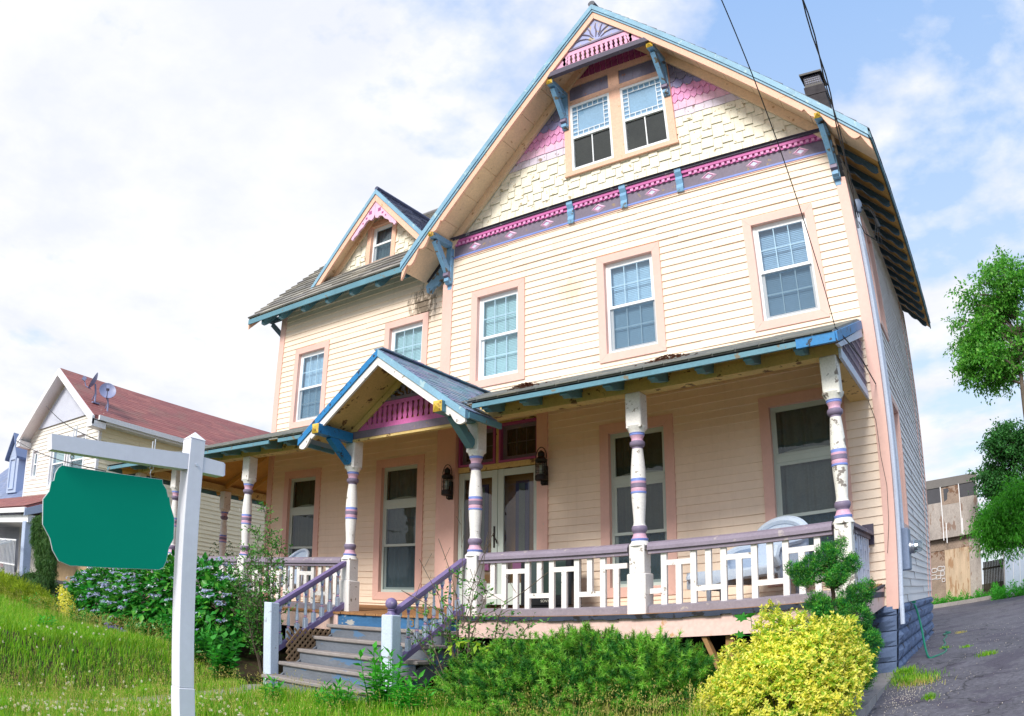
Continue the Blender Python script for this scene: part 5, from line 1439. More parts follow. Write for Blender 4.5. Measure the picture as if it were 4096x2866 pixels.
m = MB(); pts = [(.02, 2.02, .83), (.10, 1.95, .80), (.20, 1.75, .5), (.30, 1.4, .15), (.38, 1.1, .03), (.46, 1.15, .03), (.58, 1.6, .03), (.60, 2.2, .03), (.50, 2.8, .03), (.52, 3.6, .035), (.44, 4.6, .04), (.46, 5.6, .05), (.36, 6.2, .06), (.5, 6.6, .06), (.38, 6.9, .07)]
def spline(pts, n=6):
    P = [Vector(p) for p in pts]; out = []
    for i in range(len(P) - 1):
        p0, p1, p2, p3 = P[max(i - 1, 0)], P[i], P[i + 1], P[min(i + 2, len(P) - 1)]
        for k in range(n):
            t = k / n
            out.append(0.5 * ((2 * p1) + (p2 - p0) * t + (2 * p0 - 5 * p1 + 4 * p2 - p3) * t * t + (3 * p1 - p0 - 3 * p2 + p3) * t ** 3))
    out.append(P[-1]); return [tuple(p) for p in out]
m.tube(spline(pts), .017, 8); m.box(-.01, .10, 1.97, 2.07, .86, .90)
m.build('garden_hose', 'hose_green', None, smooth=True, label='green garden hose hanging from the blue foundation onto the driveway', cat='hose')
# ------------------------------------------------------------------ ground
def sst(t): t = np.clip(t, 0, 1); return t * t * (3 - 2 * t)
def path_z(y): return np.interp(y, [-40, -12, -8, -6.4, -3.8, -2.3, 40], [-.75, -.66, -.58, -.47, -.16, -.10, .10])
def drive_z(y): return np.where(y > 0, .0068 * np.minimum(y, 60), .055 * np.maximum(y, -12))
def ground(x, y):
    x = np.asarray(x, float); y = np.asarray(y, float)
    p = path_z(y)
    H = .20 + .035 * np.clip(-x - 13, 0, 12) + .02 * np.clip(y + 2, 0, 20)
    bump = .03 * np.sin(x * 1.7 + .6 * y) * np.sin(y * 1.3 - .4 * x)
    front = sst((y + 9.5) / 2.5)                          # the bank dies out at the public pavement
    zl = p + (H - p + bump) * sst((-8.05 - x) / 1.5) * (0.25 + .75 * front)
    zr = p + .05 * sst((x + 6.9) / .8) + bump * .6 * sst((x + 6.9) / 1.5) + .02
    z = np.where(x < -8.05, zl, np.where(x < -6.9, p, zr))
    d = drive_z(y) - .012
    s = sst((x + .5) / .3)
    s = np.maximum(s, sst((y - 8) / .5) * sst((x + 7) / .5))
    z = z * (1 - s) + d * s
    return z
xs = np.unique(np.concatenate([np.linspace(-400, -40, 10), np.linspace(-40, -16, 25), np.arange(-16, 5, .2), np.linspace(5, 40, 20), np.linspace(40, 400, 8)]))
ys = np.unique(np.concatenate([np.linspace(-400, -30, 8), np.linspace(-30, -12, 10), np.arange(-12, 1, .2), np.linspace(1, 40, 40), np.linspace(40, 700, 12)]))
Xg, Yg = np.meshgrid(xs, ys); Zg = ground(Xg, Yg)
nx, ny = len(xs), len(ys)
idx = np.arange(nx * ny).reshape(ny, nx)
Fq = np.stack([idx[:-1, :-1], idx[:-1, 1:], idx[1:, 1:], idx[1:, :-1]], -1).reshape(-1, 4)
npmesh('ground', np.stack([Xg, Yg, Zg], -1).reshape(-1, 3), Fq, 'soil', smooth=True, kind='structure')
def sheet(name, x0, x1, y0, y1, zf, mt, nx=12, ny=60, **kw):
    X, Y = np.meshgrid(np.linspace(x0, x1, nx), np.linspace(y0, y1, ny)); i = np.arange(nx * ny).reshape(ny, nx)
    F = np.stack([i[:-1, :-1], i[:-1, 1:], i[1:, 1:], i[1:, :-1]], -1).reshape(-1, 4)
    return npmesh(name, np.stack([X, Y, zf(X, Y)], -1).reshape(-1, 3), F, mt, smooth=True, **kw)
sheet('driveway', .0, 4.4, -14, 27.4, lambda X, Y: drive_z(Y) + .006 + .008 * np.sin(X * 2.1 + Y * .7) * np.sin(Y * 1.1), 'asphalt', 20, 140, kind='structure')
sheet('driveway', -6, -.002, 8.7, 27.2, lambda X, Y: drive_z(Y) + .006, 'asphalt', 10, 40, kind='structure')
sheet('path', -8.0, -6.95, -9.6, -3.5, lambda X, Y: path_z(Y) + .012, 'concrete', 4, 30, kind='structure')
sheet('pavement', -40, 6, -12.2, -10.9, lambda X, Y: -.60 + 0 * X + 0 * Y, 'concrete', 30, 3, kind='structure') if False else None
m = MB()
for k in range(4):
    y0 = -.02 - k * 1.5; y1 = y0 - 1.485
    f = lambda y: float(drive_z(np.array(y)))
    ka, kb = -.01 + .008 * y0, -.01 + .008 * y1
    m.add([(-.27, y0, ka - .4), (.03, y0, ka - .4), (.03, y1, kb - .4), (-.27, y1, kb - .4), (-.265, y0, ka), (.022, y0, ka), (.022, y1, kb), (-.265, y1, kb)],
          [(0, 3, 2, 1), (4, 5, 6, 7), (0, 1, 5, 4), (1, 2, 6, 5), (2, 3, 7, 6), (3, 0, 4, 7)])
m.build('kerb', 'concrete', None, kind='structure')
m = MB(); m.box(-6, 2.1, 27.3, 28.2, 0.0, .36); m.build('kerb', 'concrete', None, kind='structure')

# ------------------------------------------------------------------ estate sign
ang = math.radians(-95); AX_ = Vector((math.cos(ang), math.sin(ang), 0)); NX_ = Vector((-AX_.y, AX_.x, 0)); PO = Vector((-2.762, -8.114, 0))
def TG(s, o, z): p = PO + AX_ * s + NX_ * o; return (p.x, p.y, z)
sp = empty('sign_post', TG(-.05, -.05, -.5), label='white square sign post with a long drooping arm in the front lawn', cat='sign post')
def gbox(m, s0, s1, o0, o1, z0, z1, c=.004): 
    T = m.T; m.T = TG; m.cbox(s0, s1, o0, o1, z0, z1, c); m.T = T
m = MB(); gbox(m, -.103, 0, -.105, 0, .475, 1.955); gbox(m, -.106, .003, -.108, .003, -.6, .474)
m.T = TG; m.add([(-.105, -.107, 1.9555), (.002, -.107, 1.9555), (.002, .002, 1.9555), (-.105, .002, 1.9555), (-.0515, -.052, 2.005)], [(3, 2, 1, 0), (0, 1, 4), (1, 2, 4), (2, 3, 4), (3, 0, 4)])
m.T = TG; m.lathe([(0.0005, .009, 1), (.006, .008, 1)], c=(-.055, 1.80), n=8, ax='y')
m.build('post', ['sign_white', 'steel'], sp)
m = MB(TG); m.prism([(.001, 1.765), (.882, 1.695), (.894, 1.779), (.001, 1.859)], 'y', -.098, -.004); m.prism([(-.25, 1.768), (-.104, 1.766), (-.104, 1.858), (-.245, 1.853)], 'y', -.098, -.004)
m.prism([(-.262, 1.778), (-.251, 1.769), (-.246, 1.852), (-.258, 1.845)], 'y', -.096, -.006); m.build('arm', 'sign_white', sp)
m = MB()
for (s, zt, za, zb) in ((.737, 1.85, 1.80, 1.70), (.222, 1.888, 1.85, 1.745)):
    m.tube([TG(s - .008, -.05, za - .01), TG(s - .008, -.05, zt + .015)], .0035, 6); m.tube([TG(s + .008, -.05, za - .01), TG(s + .008, -.05, zt)], .0035, 6)
    m.tube([TG(s + .012 * math.cos(t), -.05, zb - .012 + .012 * math.sin(t)) for t in np.linspace(0, 2 * PI, 13)], .003, 6)
    m.tube([TG(s, -.05, zb - .02), TG(s + .006, -.05, zb - .045), TG(s - .004, -.05, zb - .075)], .0028, 6)
m.build('hook', 'steel', sp)
P = [(.795, 1.628), (.146, 1.678), (.141, 1.655), (.114, 1.628), (.099, 1.585), (.09, 1.585), (.079, 1.54), (.046, 1.468), (.042, 1.352), (.07, 1.293), (.083, 1.214), (.100, 1.175), (.128, 1.158), (.696, 1.097), (.767, 1.111), (.807, 1.162), (.828, 1.223), (.879, 1.289), (.889, 1.424), (.856, 1.474), (.85, 1.529), (.834, 1.536), (.83, 1.577), (.815, 1.61)]
m = MB(TG); m.prism(P, 'y', -.056, -.044, 0)
Pe = [((p[0] - .47) * 1.008 + .47, (p[1] - 1.39) * 1.008 + 1.39) for p in P]; m.prism(Pe, 'y', -.0535, -.0465, 1)
m.build('sign_board', ['sign_green', 'bright_white'], None, label='blank green shaped sign board hanging from the white post arm', cat='sign')

# ------------------------------------------------------------------ neighbouring houses, car
nh = empty('neighbour_house', (-23.2, 5, .3), label='white sided neighbouring house with a dark red roof and a small gabled front', cat='house')
NY = -1.0
m = MB(); lap_siding(m, -26.6, -20.0, .3, 7.8, [(-24.05, -20.95, 4.1, 5.75), (-26.0, -25.3, 4.5, 5.6)], e=.13, lip=.02, y0=NY, top=lambda z: (-26.6, -20.0) if z < 6.0 else (-23.15 - (7.85 - z) * 1.86, -23.15 + (7.85 - z) * 1.86))
m.build('wall', 'nb_white', nh)
m = MB(lambda x, y, z: (-20.0 - y, x, z)); lap_siding(m, NY, 14, .3, 6.1, e=.13, lip=.02); m.build('wall', 'nb_cream', nh)
m = MB(); m.poly([(-25.6, NY - .06, 6.25), (-20.7, NY - .06, 6.25), (-23.15, NY - .06, 7.62)]); m.build('gable_panel', 'nb_scallop', nh)
m = MB(); r = 7.97; sl = (r - 6.02) / 3.45
for s in (-1, 1):
    xe = -23.15 + s * 3.55; z0 = r - sl * 3.55
    m.prism([(-23.15, r), (xe, z0), (xe, z0 - .1), (-23.15, r - .1)], 'y', NY - .45, 14.3)
    shingle_plane(m, (xe, NY - .45, z0 + .003), (0, 1, 0), (-s, 0, sl), 14.7, 3.55 * math.sqrt(1 + sl * sl), course=.2, tab=.5, lift=.008)
m.build('roof', 'roof_red', nh)
m = MB()
for s in (-1, 1):
    xe = -23.15 + s * 3.57; z0 = r - sl * 3.57
    m.prism([(-23.15 + s * .002, r - .02), (xe, z0 - .02), (xe, z0 - .26), (-23.15 + s * .002, r - .26)], 'y', NY - .52, NY - .44)
    m.prism([(-23.15 + s * .002, r - .11), (xe, z0 - .11), (xe, z0 - .14), (-23.15 + s * .002, r - .14)], 'y', NY - .44, NY)
    a, b = sorted((xe - s * .42, xe)); m.box(a, b, NY - .50, NY - .02, z0 - .32, z0 - .10)
m.box(-19.62, -19.50, NY - .3, 14.2, 5.84, 5.98); m.box(-20.0, -19.6, NY, 14.2, 5.78, 5.84)
m.box(-20.08, -19.98, NY - .03, NY + .06, .3, 5.8); m.box(-26.65, -26.55, NY - .03, NY + .06, .3, 5.9)
m.build('trim', 'bright_white', nh)
for (a, b, c, d, n) in ((-24.05, -22.55, 4.1, 5.75, 2), (-22.45, -20.95, 4.1, 5.75, 2), (-26.0, -25.3, 4.5, 5.6, 1)):
    window(ID, a, b, c, d, trim=.09, y0=NY, parent=nh, cas='bright_white', inner='curtain_white', grid=None, screen=True)
m = MB(); m.prism([(NY, 3.9), (-3.0, 3.06), (-3.0, 2.98), (NY, 3.8)], 'x', -34, -20.5)
shingle_plane(m, (-34, -3.03, 3.065), (1, 0, 0), (0, 2, .84), 13.5, 2.2, course=.16, tab=.4, lift=.008)
m.build('porch_roof', 'roof_red', nh)
m = MB(); m.box(-34, -20.48, -3.06, -2.98, 2.88, 3.02, 0); m.prism([(NY, 3.82), (-3.05, 2.98), (-3.05, 2.78), (NY, 3.5)], 'x', -20.52, -20.46, 1); m.box(-34, -20.5, -2.9, -2.75, 2.62, 2.80, 0); m.box(-34, -20.5, -2.9, NY, 2.80, 2.84, 0); m.build('porch_trim', ['bright_white', 'nb_blue'], nh)
for x in (-20.75, -25.5): 
    m = MB(); m.cbox(x - .14, x + .14, -2.95, -2.68, .5, 2.65, .02); m.build('porch_column', 'nb_blue', nh)
m = MB(); m.box(-34, -20.3, -2.9, NY, .2, 1.15); m.build('porch_base', 'concrete', nh)
m = MB(); m.box(-23.2, -20.05, NY - .05, NY - .022, 1.15, 3.0); m.build('brick_panel', 'nb_brick', nh)
m = MB(); lap_siding(m, -34, -26.7, .3, 3.6, e=.13, lip=.02, y0=NY + .3); m.build('wall', 'nb_scallop', nh)
m = MB()
for zz in (1.35, 2.05): m.box(-24.5, -20.5, -3.25, -3.22, zz - .02, zz + .02)
for i in range(30): x = -24.5 + i * .135; m.box(x - .01, x + .01, -3.245, -3.225, 1.0, 2.05)
for xx in (-21.5, -20.9): m.bar((xx, -3.2, 2.05), (xx, -4.6, 1.4), .05, .05); m.bar((xx, -4.6, .3), (xx, -4.6, 1.4), .05, .05, up=(0, 1, 0))
m.build('porch_railing', 'bright_white', nh)
m = MB(); m.tube(spline([(-19.95, NY + .1, 4.95), (-19.92, NY + .35, 4.98), (-19.93, NY + 1.4, 4.85), (-19.93, NY + 1.8, 4.7), (-19.94, NY + 1.95, 4.3)]), .05, 8); m.build('conduit', 'dish_grey', nh, smooth=True)

bh = empty('blue_house', (-33, 3, .4), label='blue-grey shingled house with a steep dormer at the far left edge', cat='house')
m = MB(); m.box(-40, -29.2, 1.0, 9, .3, 4.2); m.build('wall', 'nb_blue', bh)
m = MB(); m.prism([(0.4, 4.0), (5, 8.3), (9.4, 4.0), (9.4, 3.9), (5, 8.2), (.4, 3.9)], 'x', -40.3, -28.9); shingle_plane(m, (-40.3, .38, 4.0), (1, 0, 0), (0, 4.6, 4.3), 11.4, 6.3, course=.22, tab=.4, lift=.01); m.build('roof', 'roof_blue', bh)
m = MB(); m.box(-32.3, -30.8, .9, 3.5, 4.6, 6.3); m.poly([(-32.3, .895, 6.3), (-30.8, .895, 6.3), (-31.55, .895, 7.2)])
m.build('dormer', 'nb_blue', bh)
m = MB()
for s in (-1, 1): m.prism([(-31.55, 7.35), (-31.55 + s * .95, 6.2), (-31.55 + s * .95, 6.1), (-31.55, 7.25)], 'y', .7, 3.8)
m.build('dormer_roof', 'roof_blue', bh)
window(ID, -32.0, -31.15, 4.75, 6.2, trim=.08, y0=.88, parent=bh, cas='nb_blue', inner='curtain_white', grid=None, screen=False)

def dish(label, x, y, z, az, face):
    t = empty('satellite_dish', (x, y, z), label=label, cat='satellite dish', group='dishes on the neighbouring roof edge')
    m = MB(); m.tube([(x, y, z - .05), (x - .02, y, z + .25), (x - .05, y - .05, z + .55)], .03, 8); m.tube([(x - .25, y, z + .1), (x - .03, y, z + .3)], .02, 6); m.box(x - .12, x + .12, y - .12, y + .12, z - .06, z - .02); m.build('mount', 'dish_grey', t)
    c = Vector((x - .02, y - .08, z + .60)); nrm = Vector((math.cos(az) * .9, math.sin(az) * .9, .42)).normalized()
    u = nrm.cross(Vector((0, 0, 1))).normalized(); v = u.cross(nrm)
    m = MB(); rings = []
    for k in range(6):
        r = .27 * k / 5 + .001
        rings.append([tuple(c + u * (r * math.cos(a)) + v * (r * 1.05 * math.sin(a)) + nrm * (.09 * (k / 5) ** 2)) for a in np.linspace(0, 2 * PI, 25)])
    woven(m, rings); woven(m, [[tuple(Vector(p) - nrm * .012) for p in q] for q in rings]); m.build('reflector', 'dish_grey', t, smooth=True)
    m = MB(); e = c + nrm * .36 - v * .12
    m.tube([tuple(c - v * .26), tuple(c - v * .28 + nrm * .18), tuple(e)], .018, 6); m.bar(tuple(e - nrm * .07), tuple(e + nrm * .05), .10, .12); m.build('feed_arm', 'dish_grey', t)
dish('round grey satellite dish facing the road at the lower edge of the red roof', -19.85, -.75, 6.15, -.43, 0)
dish('satellite dish seen edge-on behind its twin on the red roof', -20.25, -1.05, 6.45, -2.0, 0)
m = MB()
for (a, b, lb) in (((-23.5, -1.5, 6.65), (-13.2, -4.0, 3.92), 'thin dark wire from the upper left edge of the white neighbouring gable'), ((-26.5, -1.5, 5.77), (-12.6, -4.0, 3.25), 'thin dark wire from the foot of the white neighbouring gable')):
    a, b = Vector(a), Vector(b)
    m = MB(); m.tube([tuple(a.lerp(b, k / 12) - Vector((0, 0, .12 * math.sin(PI * k / 12)))) for k in range(13)], .012, 5)
    m.build('overhead_wire', 'cable_black', None, label=lb, cat='wire', group='wires to the neighbouring house')

car = empty('parked_car', (-26.6, -2.5, .45), label='dark car mostly out of frame beside the neighbouring steps', cat='car')
m = MB(); pr = [(-.2, .35), (0, .75), (.5, .85), (1.0, 1.32), (2.3, 1.36), (3.0, .95), (4.0, .85), (4.2, .5), (4.1, .28), (0, .25)]
pr2 = [(-25.9 - p[0] * 1.0, .45 + p[1]) for p in pr]; m.prism(pr2[::-1], 'y', -3.4, -1.7); m.build('body', 'car_paint', car)
m = MB(); m.prism([(-26.45, 1.33), (-26.9, 1.75), (-28.15, 1.78), (-28.8, 1.42)][::-1], 'y', -3.405, -1.695); m.build('window', 'glass_dark', car)
m = MB(); m.box(-25.93, -25.86, -3.35, -3.1, 1.12, 1.25); m.box(-25.93, -25.86, -2.0, -1.75, 1.12, 1.25); m.build('tail_light', 'tail_red', car)
for x in (-26.7, -29.2):
    for y in (-3.42, -1.88): m = MB(); m.lathe([(y, .3, 0), (y + .2, .3, 0)], c=(x, .75), n=18, ax='y'); m.build('wheel', 'tyre', car)

# ------------------------------------------------------------------ the boarded-up building behind
sh = empty('boarded_garage', (-1.5, 31, .2), label='derelict two-storey building boarded up with stained plywood behind the driveway', cat='building')
SY = 29.0
m = MB(); m.box(-5.0, 1.38, SY + .35, SY + 6, .2, 3.55); m.box(-5.0, 1.42, SY, SY + 6, 3.551, 6.1); m.build('wall', 'plywood_brown', sh)
m = MB(); m.box(-5.05, 1.47, SY - .06, SY + 6, 6.101, 6.52); m.build('parapet', 'tar_band', sh)
m = MB()
for i, (a, b) in enumerate(((-2.4, -.57), (-.53, .42), (.46, 1.38))):
    m.box(a, b, SY - .03, SY - .001, 3.56, 5.35 if i != 1 else 5.2, 0)
m.box(-2.4, -.57, SY - .02, SY - .001, 5.351, 6.1, 1); m.box(.46, 1.38, SY - .02, SY - .001, 5.43, 6.1, 1); m.box(.46, 1.38, SY - .025, SY - .002, 5.351, 5.429, 0)
m.prism([(-.53, 5.2), (.42, 5.2), (.42, 6.08), (-.1, 6.08), (-.05, 5.9), (-.2, 5.75), (-.22, 5.45), (-.4, 5.35), (-.53, 5.5)], 'y', SY - .035, SY - .002, 2); m.prism([(-.4, 5.34), (-.08, 5.3), (-.02, 5.6), (-.15, 6.0), (-.4, 6.0)], 'y', SY - .012, SY - .002, 1)
m.build('upper_board', ['plywood', 'tar_panel', 'plywood_brown'], sh)
m = MB(); m.box(-.56, .76, SY + .31, SY + .349, .2, 2.98, 1); m.box(-2.2, -.57, SY + .32, SY + .349, .2, 2.9, 0); m.box(.77, 1.38, SY + .30, SY + .349, .2, 3.5, 2); m.box(-2.2, .76, SY + .315, SY + .349, 2.99, 3.5, 0)
m.build('lower_board', ['plywood_brown', 'plywood_fresh', 'plywood'], sh)
m = MB()
for x, za, zb in ((-.55, 3.45, 6.12), (.44, 3.6, 6.12), (1.40, 3.4, 6.12), (-.38, 3.3, 4.3), (.50, 3.5, 4.4)): m.box(x - .022, x + .022, SY - .07, SY - .037, za, zb)
m.build('batten', 'bright_white', sh)
m = MB()
for (cx, cz, rx, rz) in ((-1.15, 2.05, .14, .13), (-.85, 2.1, .12, .15), (-.72, 1.85, .10, .16), (-1.2, 1.72, .16, .14), (-.95, 1.68, .13, .12), (-.68, 1.5, .08, .12), (-.66, 2.1, .07, .12)):
    m.tube([(cx + rx * math.cos(t), SY + .312, cz + rz * math.sin(t) * (1 + .3 * math.cos(2 * t))) for t in np.linspace(0, 2 * PI, 15)], .025, 5)
m.build('graffiti', 'graffiti', sh)
m = MB()
for i in range(16): x = 1.5 + i * .09; m.box(x, x + .082, 31, 31.03, .3, 2.12 + random.uniform(-.02, .02))
m.box(1.45, 2.95, 31.031, 31.08, .6, .7); m.box(1.45, 2.95, 31.031, 31.08, 1.7, 1.8)
m.build('board_fence', 'fence_wood', None, label='dark weathered board fence beside the boarded-up building', cat='fence')
wg = empty('white_shed', (3.5, 26, .2), label='bright white shed half out of frame behind the sumac', cat='shed')
m = MB(); m.box(2.55, 6.5, 25.0, 28.5, .2, 2.5, 0); m.build('wall', 'bright_white', wg)
m = MB()
for i in range(8): x = 2.6 + i * .33; m.box(x, x + .3, 24.97, 24.999, .3, 2.45)
m.box(2.50, 2.60, 24.95, 25.05, .2, 2.52); m.build('siding_panel', 'pipe_blue', wg)
m = MB(); m.prism([(24.8, 2.5), (26.8, 3.2), (28.7, 2.5), (28.7, 2.6), (26.8, 3.3), (24.8, 2.6)], 'x', 2.4, 6.7); m.build('roof', 'tar_band', wg)

# ------------------------------------------------------------------ plants
def basis(N):
    N = N / (np.linalg.norm(N, axis=1, keepdims=True) + 1e-9)
    R = RNG.normal(size=N.shape); T = np.cross(N, R); T /= (np.linalg.norm(T, axis=1, keepdims=True) + 1e-9)
    return N, T, np.cross(N, T)
def leaves(P, N, size, wid=.5, fold=.12, tip=None):
    """one folded leaf per point; N is the facing, leaf axis T (or `tip` direction)"""
    n = len(P); N, T, B = basis(N)
    if tip is not None:
        T = tip / (np.linalg.norm(tip, axis=1, keepdims=True) + 1e-9); B = np.cross(N, T); B /= (np.linalg.norm(B, axis=1, keepdims=True) + 1e-9); N = np.cross(T, B)
    s = np.asarray(size if np.ndim(size) else size * RNG.uniform(.65, 1.25, n))[:, None]
    v0 = P; v1 = P + s * (.45 * T + wid * .5 * B + fold * N); v2 = P + s * (T - fold * .6 * N); v3 = P + s * (.45 * T - wid * .5 * B + fold * N)
    V = np.stack([v0, v1, v2, v3], 1).reshape(-1, 3); b = np.arange(n)[:, None] * 4
    F = np.concatenate([b + [0, 2, 1], b + [0, 3, 2]], 1).reshape(-1, 3)
    return V, F
def needles(P, D, length, w):
    n = len(P); D = D / np.linalg.norm(D, axis=1, keepdims=True); R = RNG.normal(size=D.shape); B = np.cross(D, R); B /= np.linalg.norm(B, axis=1, keepdims=True)
    L = (length * RNG.uniform(.7, 1.2, n))[:, None]
    V = np.stack([P - B * w, P + B * w, P + D * L], 1).reshape(-1, 3); F = np.arange(3 * n).reshape(-1, 3)
    return V, F
def join(parts):
    V = []; F = []; M = []; o = 0
    for i, (v, f) in enumerate(parts):
        V.append(v); F.append(f + o); M.append(np.full(len(f), i)); o += len(v)
    return np.concatenate(V), np.concatenate(F), np.concatenate(M)
def lumps(L, n, inner=.55, hollow=True):
    """points spread through a union of ellipsoids, thicker towards the outside; returns points and outward directions"""
    L = np.array(L, float); vol = L[:, 3] * L[:, 4] + L[:, 4] * L[:, 5] + L[:, 3] * L[:, 5]
    k = RNG.choice(len(L), n, p=vol / vol.sum()); D = RNG.normal(size=(n, 3)); D /= np.linalg.norm(D, axis=1, keepdims=True)
    r = RNG.uniform(inner, 1.06, n)[:, None]
    P = L[k, :3] + D * L[k, 3:6] * r; O = D / L[k, 3:6]; O /= np.linalg.norm(O, axis=1, keepdims=True)
    if hollow:
        keep = np.ones(n, bool)
        for q in L:
            d = np.linalg.norm((P - q[:3]) / q[3:6], axis=1); keep &= (d > inner * .9)
        P, O = P[keep], O[keep]
    return P, O
def rand_lumps(c, R, n, r, squash=1.0):
    out = []
    for i in range(n):
        d = RNG.normal(size=3); d /= np.linalg.norm(d); q = RNG.uniform(.45, 1.0) ** .6
        rr = r * RNG.uniform(.65, 1.3); out.append((c[0] + d[0] * (R[0] - rr * .6) * q, c[1] + d[1] * (R[1] - rr * .6) * q, c[2] + d[2] * (R[2] - rr * .6) * q, rr, rr, rr * squash))
    return out
def plant(name, base, label, cat, group=None):
    return empty(name, base, label=label, cat=cat, group=group)
gz = lambda x, y: float(ground(x, y))

# mugo pine: a broad cushion of upright tufts
t = plant('mugo_pine', (-3.2, -3.25, gz(-3.2, -3.25)), 'broad dark green mugo pine with bristling tufts below the porch skirt', 'pine shrub')
L = [(-4.1, -3.2, .14, .55, .5, .42), (-3.5, -3.3, .26, .66, .55, .46), (-2.9, -3.2, .34, .68, .55, .48), (-2.2, -3.25, .30, .62, .52, .44), (-3.1, -3.6, .08, 1.1, .45, .38), (-1.9, -3.2, .20, .40, .45, .38), (-3.0, -2.9, .40, .6, .4, .38)]
P, O = lumps(L, 2300, .80); P2, O2 = lumps(L, 1300, .40, False); P = np.concatenate([P, P2]); O = np.concatenate([O, O2]); k = P[:, 2] > -.15; P, O = P[k], O[k]
Dm = O * 1.0 + np.array([0, -.12, .40]) + RNG.normal(size=O.shape) * .25; Dm /= np.linalg.norm(Dm, axis=1, keepdims=True)
ln = RNG.uniform(.08, .17, len(P)); q = 80
tt = RNG.uniform(0, 1, (len(P), q, 1)); B = P[:, None] + Dm[:, None] * tt * ln[:, None, None]
nd = Dm[:, None] * RNG.uniform(.3, .9, (len(P), q, 1)) + RNG.normal(size=(len(P), q, 3)) * .55
V, F = needles(B.reshape(-1, 3), nd.reshape(-1, 3), .062, .0042); npmesh('foliage', V, F, ['needle_mugo', 'needle_mugo_old', 'needle_mugo_new'], t, mi=np.repeat(RNG.choice(3, len(P), p=[.45, .35, .20]), q))
m = MB()
for i in range(90):
    j = random.randrange(len(P)); e = Vector(P[j]) + Vector(Dm[j]) * .1; s = Vector((-3.2 + (e.x + 3.2) * .5, -3.25, -.1)); m.tube([s, s.lerp(e, .5) + Vector((0, 0, .06)), e], [.02, .012, .005], 5)
m.build('branches', 'bark_dark', t)

# golden variegated euonymus
t = plant('golden_euonymus', (-.8, -3.4, gz(-.8, -3.4)), 'bright yellow variegated shrub at the corner beside the concrete edging', 'shrub')
L = [(-.72, -3.45, .30, .45, .42, .34), (-.38, -3.5, .34, .34, .40, .36), (-1.05, -3.5, .20, .34, .36, .26), (-1.28, -3.45, .14, .26, .3, .20), (-1.2, -3.3, .42, .18, .2, .2), (-.55, -3.45, .60, .22, .26, .24), (-.84, -3.42, .62, .15, .18, .32), (-.24, -3.42, .60, .18, .2, .18), (-.06, -3.4, .35, .18, .2, .22), (-.66, -3.7, .08, .55, .3, .28), (-.95, -3.62, .34, .2, .2, .18), (-.5, -3.75, .38, .2, .16, .18), (-.2, -3.65, .15, .25, .25, .25), (-.1, -3.3, .62, .10, .12, .14)]
L = [(q[0], q[1], q[2] * 1.13, q[3], q[4], q[5] * 1.12) for q in L]
P, O = lumps(L, 7600, .66); k = P[:, 2] > -.2; P, O = P[k], O[k]
AXI = O * .6 + np.array([0, -.25, .65]) + RNG.normal(size=O.shape) * .35; AXI /= np.linalg.norm(AXI, axis=1, keepdims=True)
q = 7; _, T_, B_ = basis(AXI); an = RNG.uniform(0, 2 * PI, (len(P), 1)) + np.arange(q) * 2.4; rad = np.cos(an)[..., None] * T_[:, None] + np.sin(an)[..., None] * B_[:, None]
lift = np.linspace(.1, 1.1, q)[None, :, None]; tipd = (rad + AXI[:, None] * lift).reshape(-1, 3); base = (P[:, None] + AXI[:, None] * np.linspace(0, .03, q)[None, :, None]).reshape(-1, 3)
nrm = (AXI[:, None] - rad * .4 * lift).reshape(-1, 3); gr = RNG.random(len(tipd)) < .36
a = leaves(base[~gr], nrm[~gr], .040, .55, .10, tip=tipd[~gr]); b = leaves(base[gr], nrm[gr], .042, .55, .10, tip=tipd[gr])
# sprigs standing out of the outline
sp_ = []
for i in range(170):
    j = random.randrange(len(P)); d = O[j] * .6 + np.array([0, 0, .8]) + RNG.normal(size=3) * .2; d /= np.linalg.norm(d)
    for q in range(9): sp_.append(P[j] + d * q * .018 + RNG.normal(size=3) * .012)
sp_ = np.array(sp_); c = leaves(sp_, RNG.normal(size=sp_.shape) + np.array([0, 0, .8]), .034, .5, .1)
V, F, M = join([a, b, c]); M[M == 2] = 0; npmesh('foliage', V, F, ['leaf_gold', 'leaf_gold_green'], t, mi=M)
m = MB()
for i in range(40):
    j = random.randrange(len(P)); e = P[j]; m.tube([(-.7 + (e[0] + .7) * .3, -3.42, -.15), tuple(e * .6 + np.array([-.7, -3.42, .1]) * .4), tuple(e)], [.012, .008, .003], 5)
m.build('branches', 'twig', t)

# cloud-pruned conifer behind it
t = plant('topiary_conifer', (-.35, -2.85, -.1), 'cloud-pruned dark green conifer with rounded pads on a bent trunk', 'conifer')
pads = [(-.42, -2.9, 1.44, .21, .2, .14), (-.60, -2.9, 1.30, .17, .16, .12), (-.68, -2.95, 1.38, .10, .1, .10), (-.12, -2.9, 1.36, .13, .12, .09), (-.28, -2.9, 1.28, .16, .16, .14), (-.05, -2.9, 1.08, .20, .18, .13), (-.36, -2.9, .98, .24, .2, .15), (-.5, -2.9, 1.04, .14, .14, .10),
        (-.20, -2.9, .82, .26, .22, .18), (-.45, -2.9, .72, .25, .2, .18), (-.03, -2.85, .62, .20, .2, .22), (-.15, -2.85, .42, .24, .25, .22), (-.02, -2.8, .25, .17, .2, .2), (-.28, -2.9, 1.55, .14, .13, .09), (-.13, -2.9, 1.42, .07, .07, .06)]
pads0 = pads; pads = [b for q in pads0 for b in ([(q[0], q[1], q[2], q[3] * .6, q[4] * .6, q[5] * .6)] + rand_lumps(q[:3], (q[3], q[4], q[5]), 5, min(q[3:]) * .55))]
P, O = lumps(pads, 8000, .70)
D2 = O * .8 + np.array([0, 0, .35]) + RNG.normal(size=O.shape) * .35; q = 16
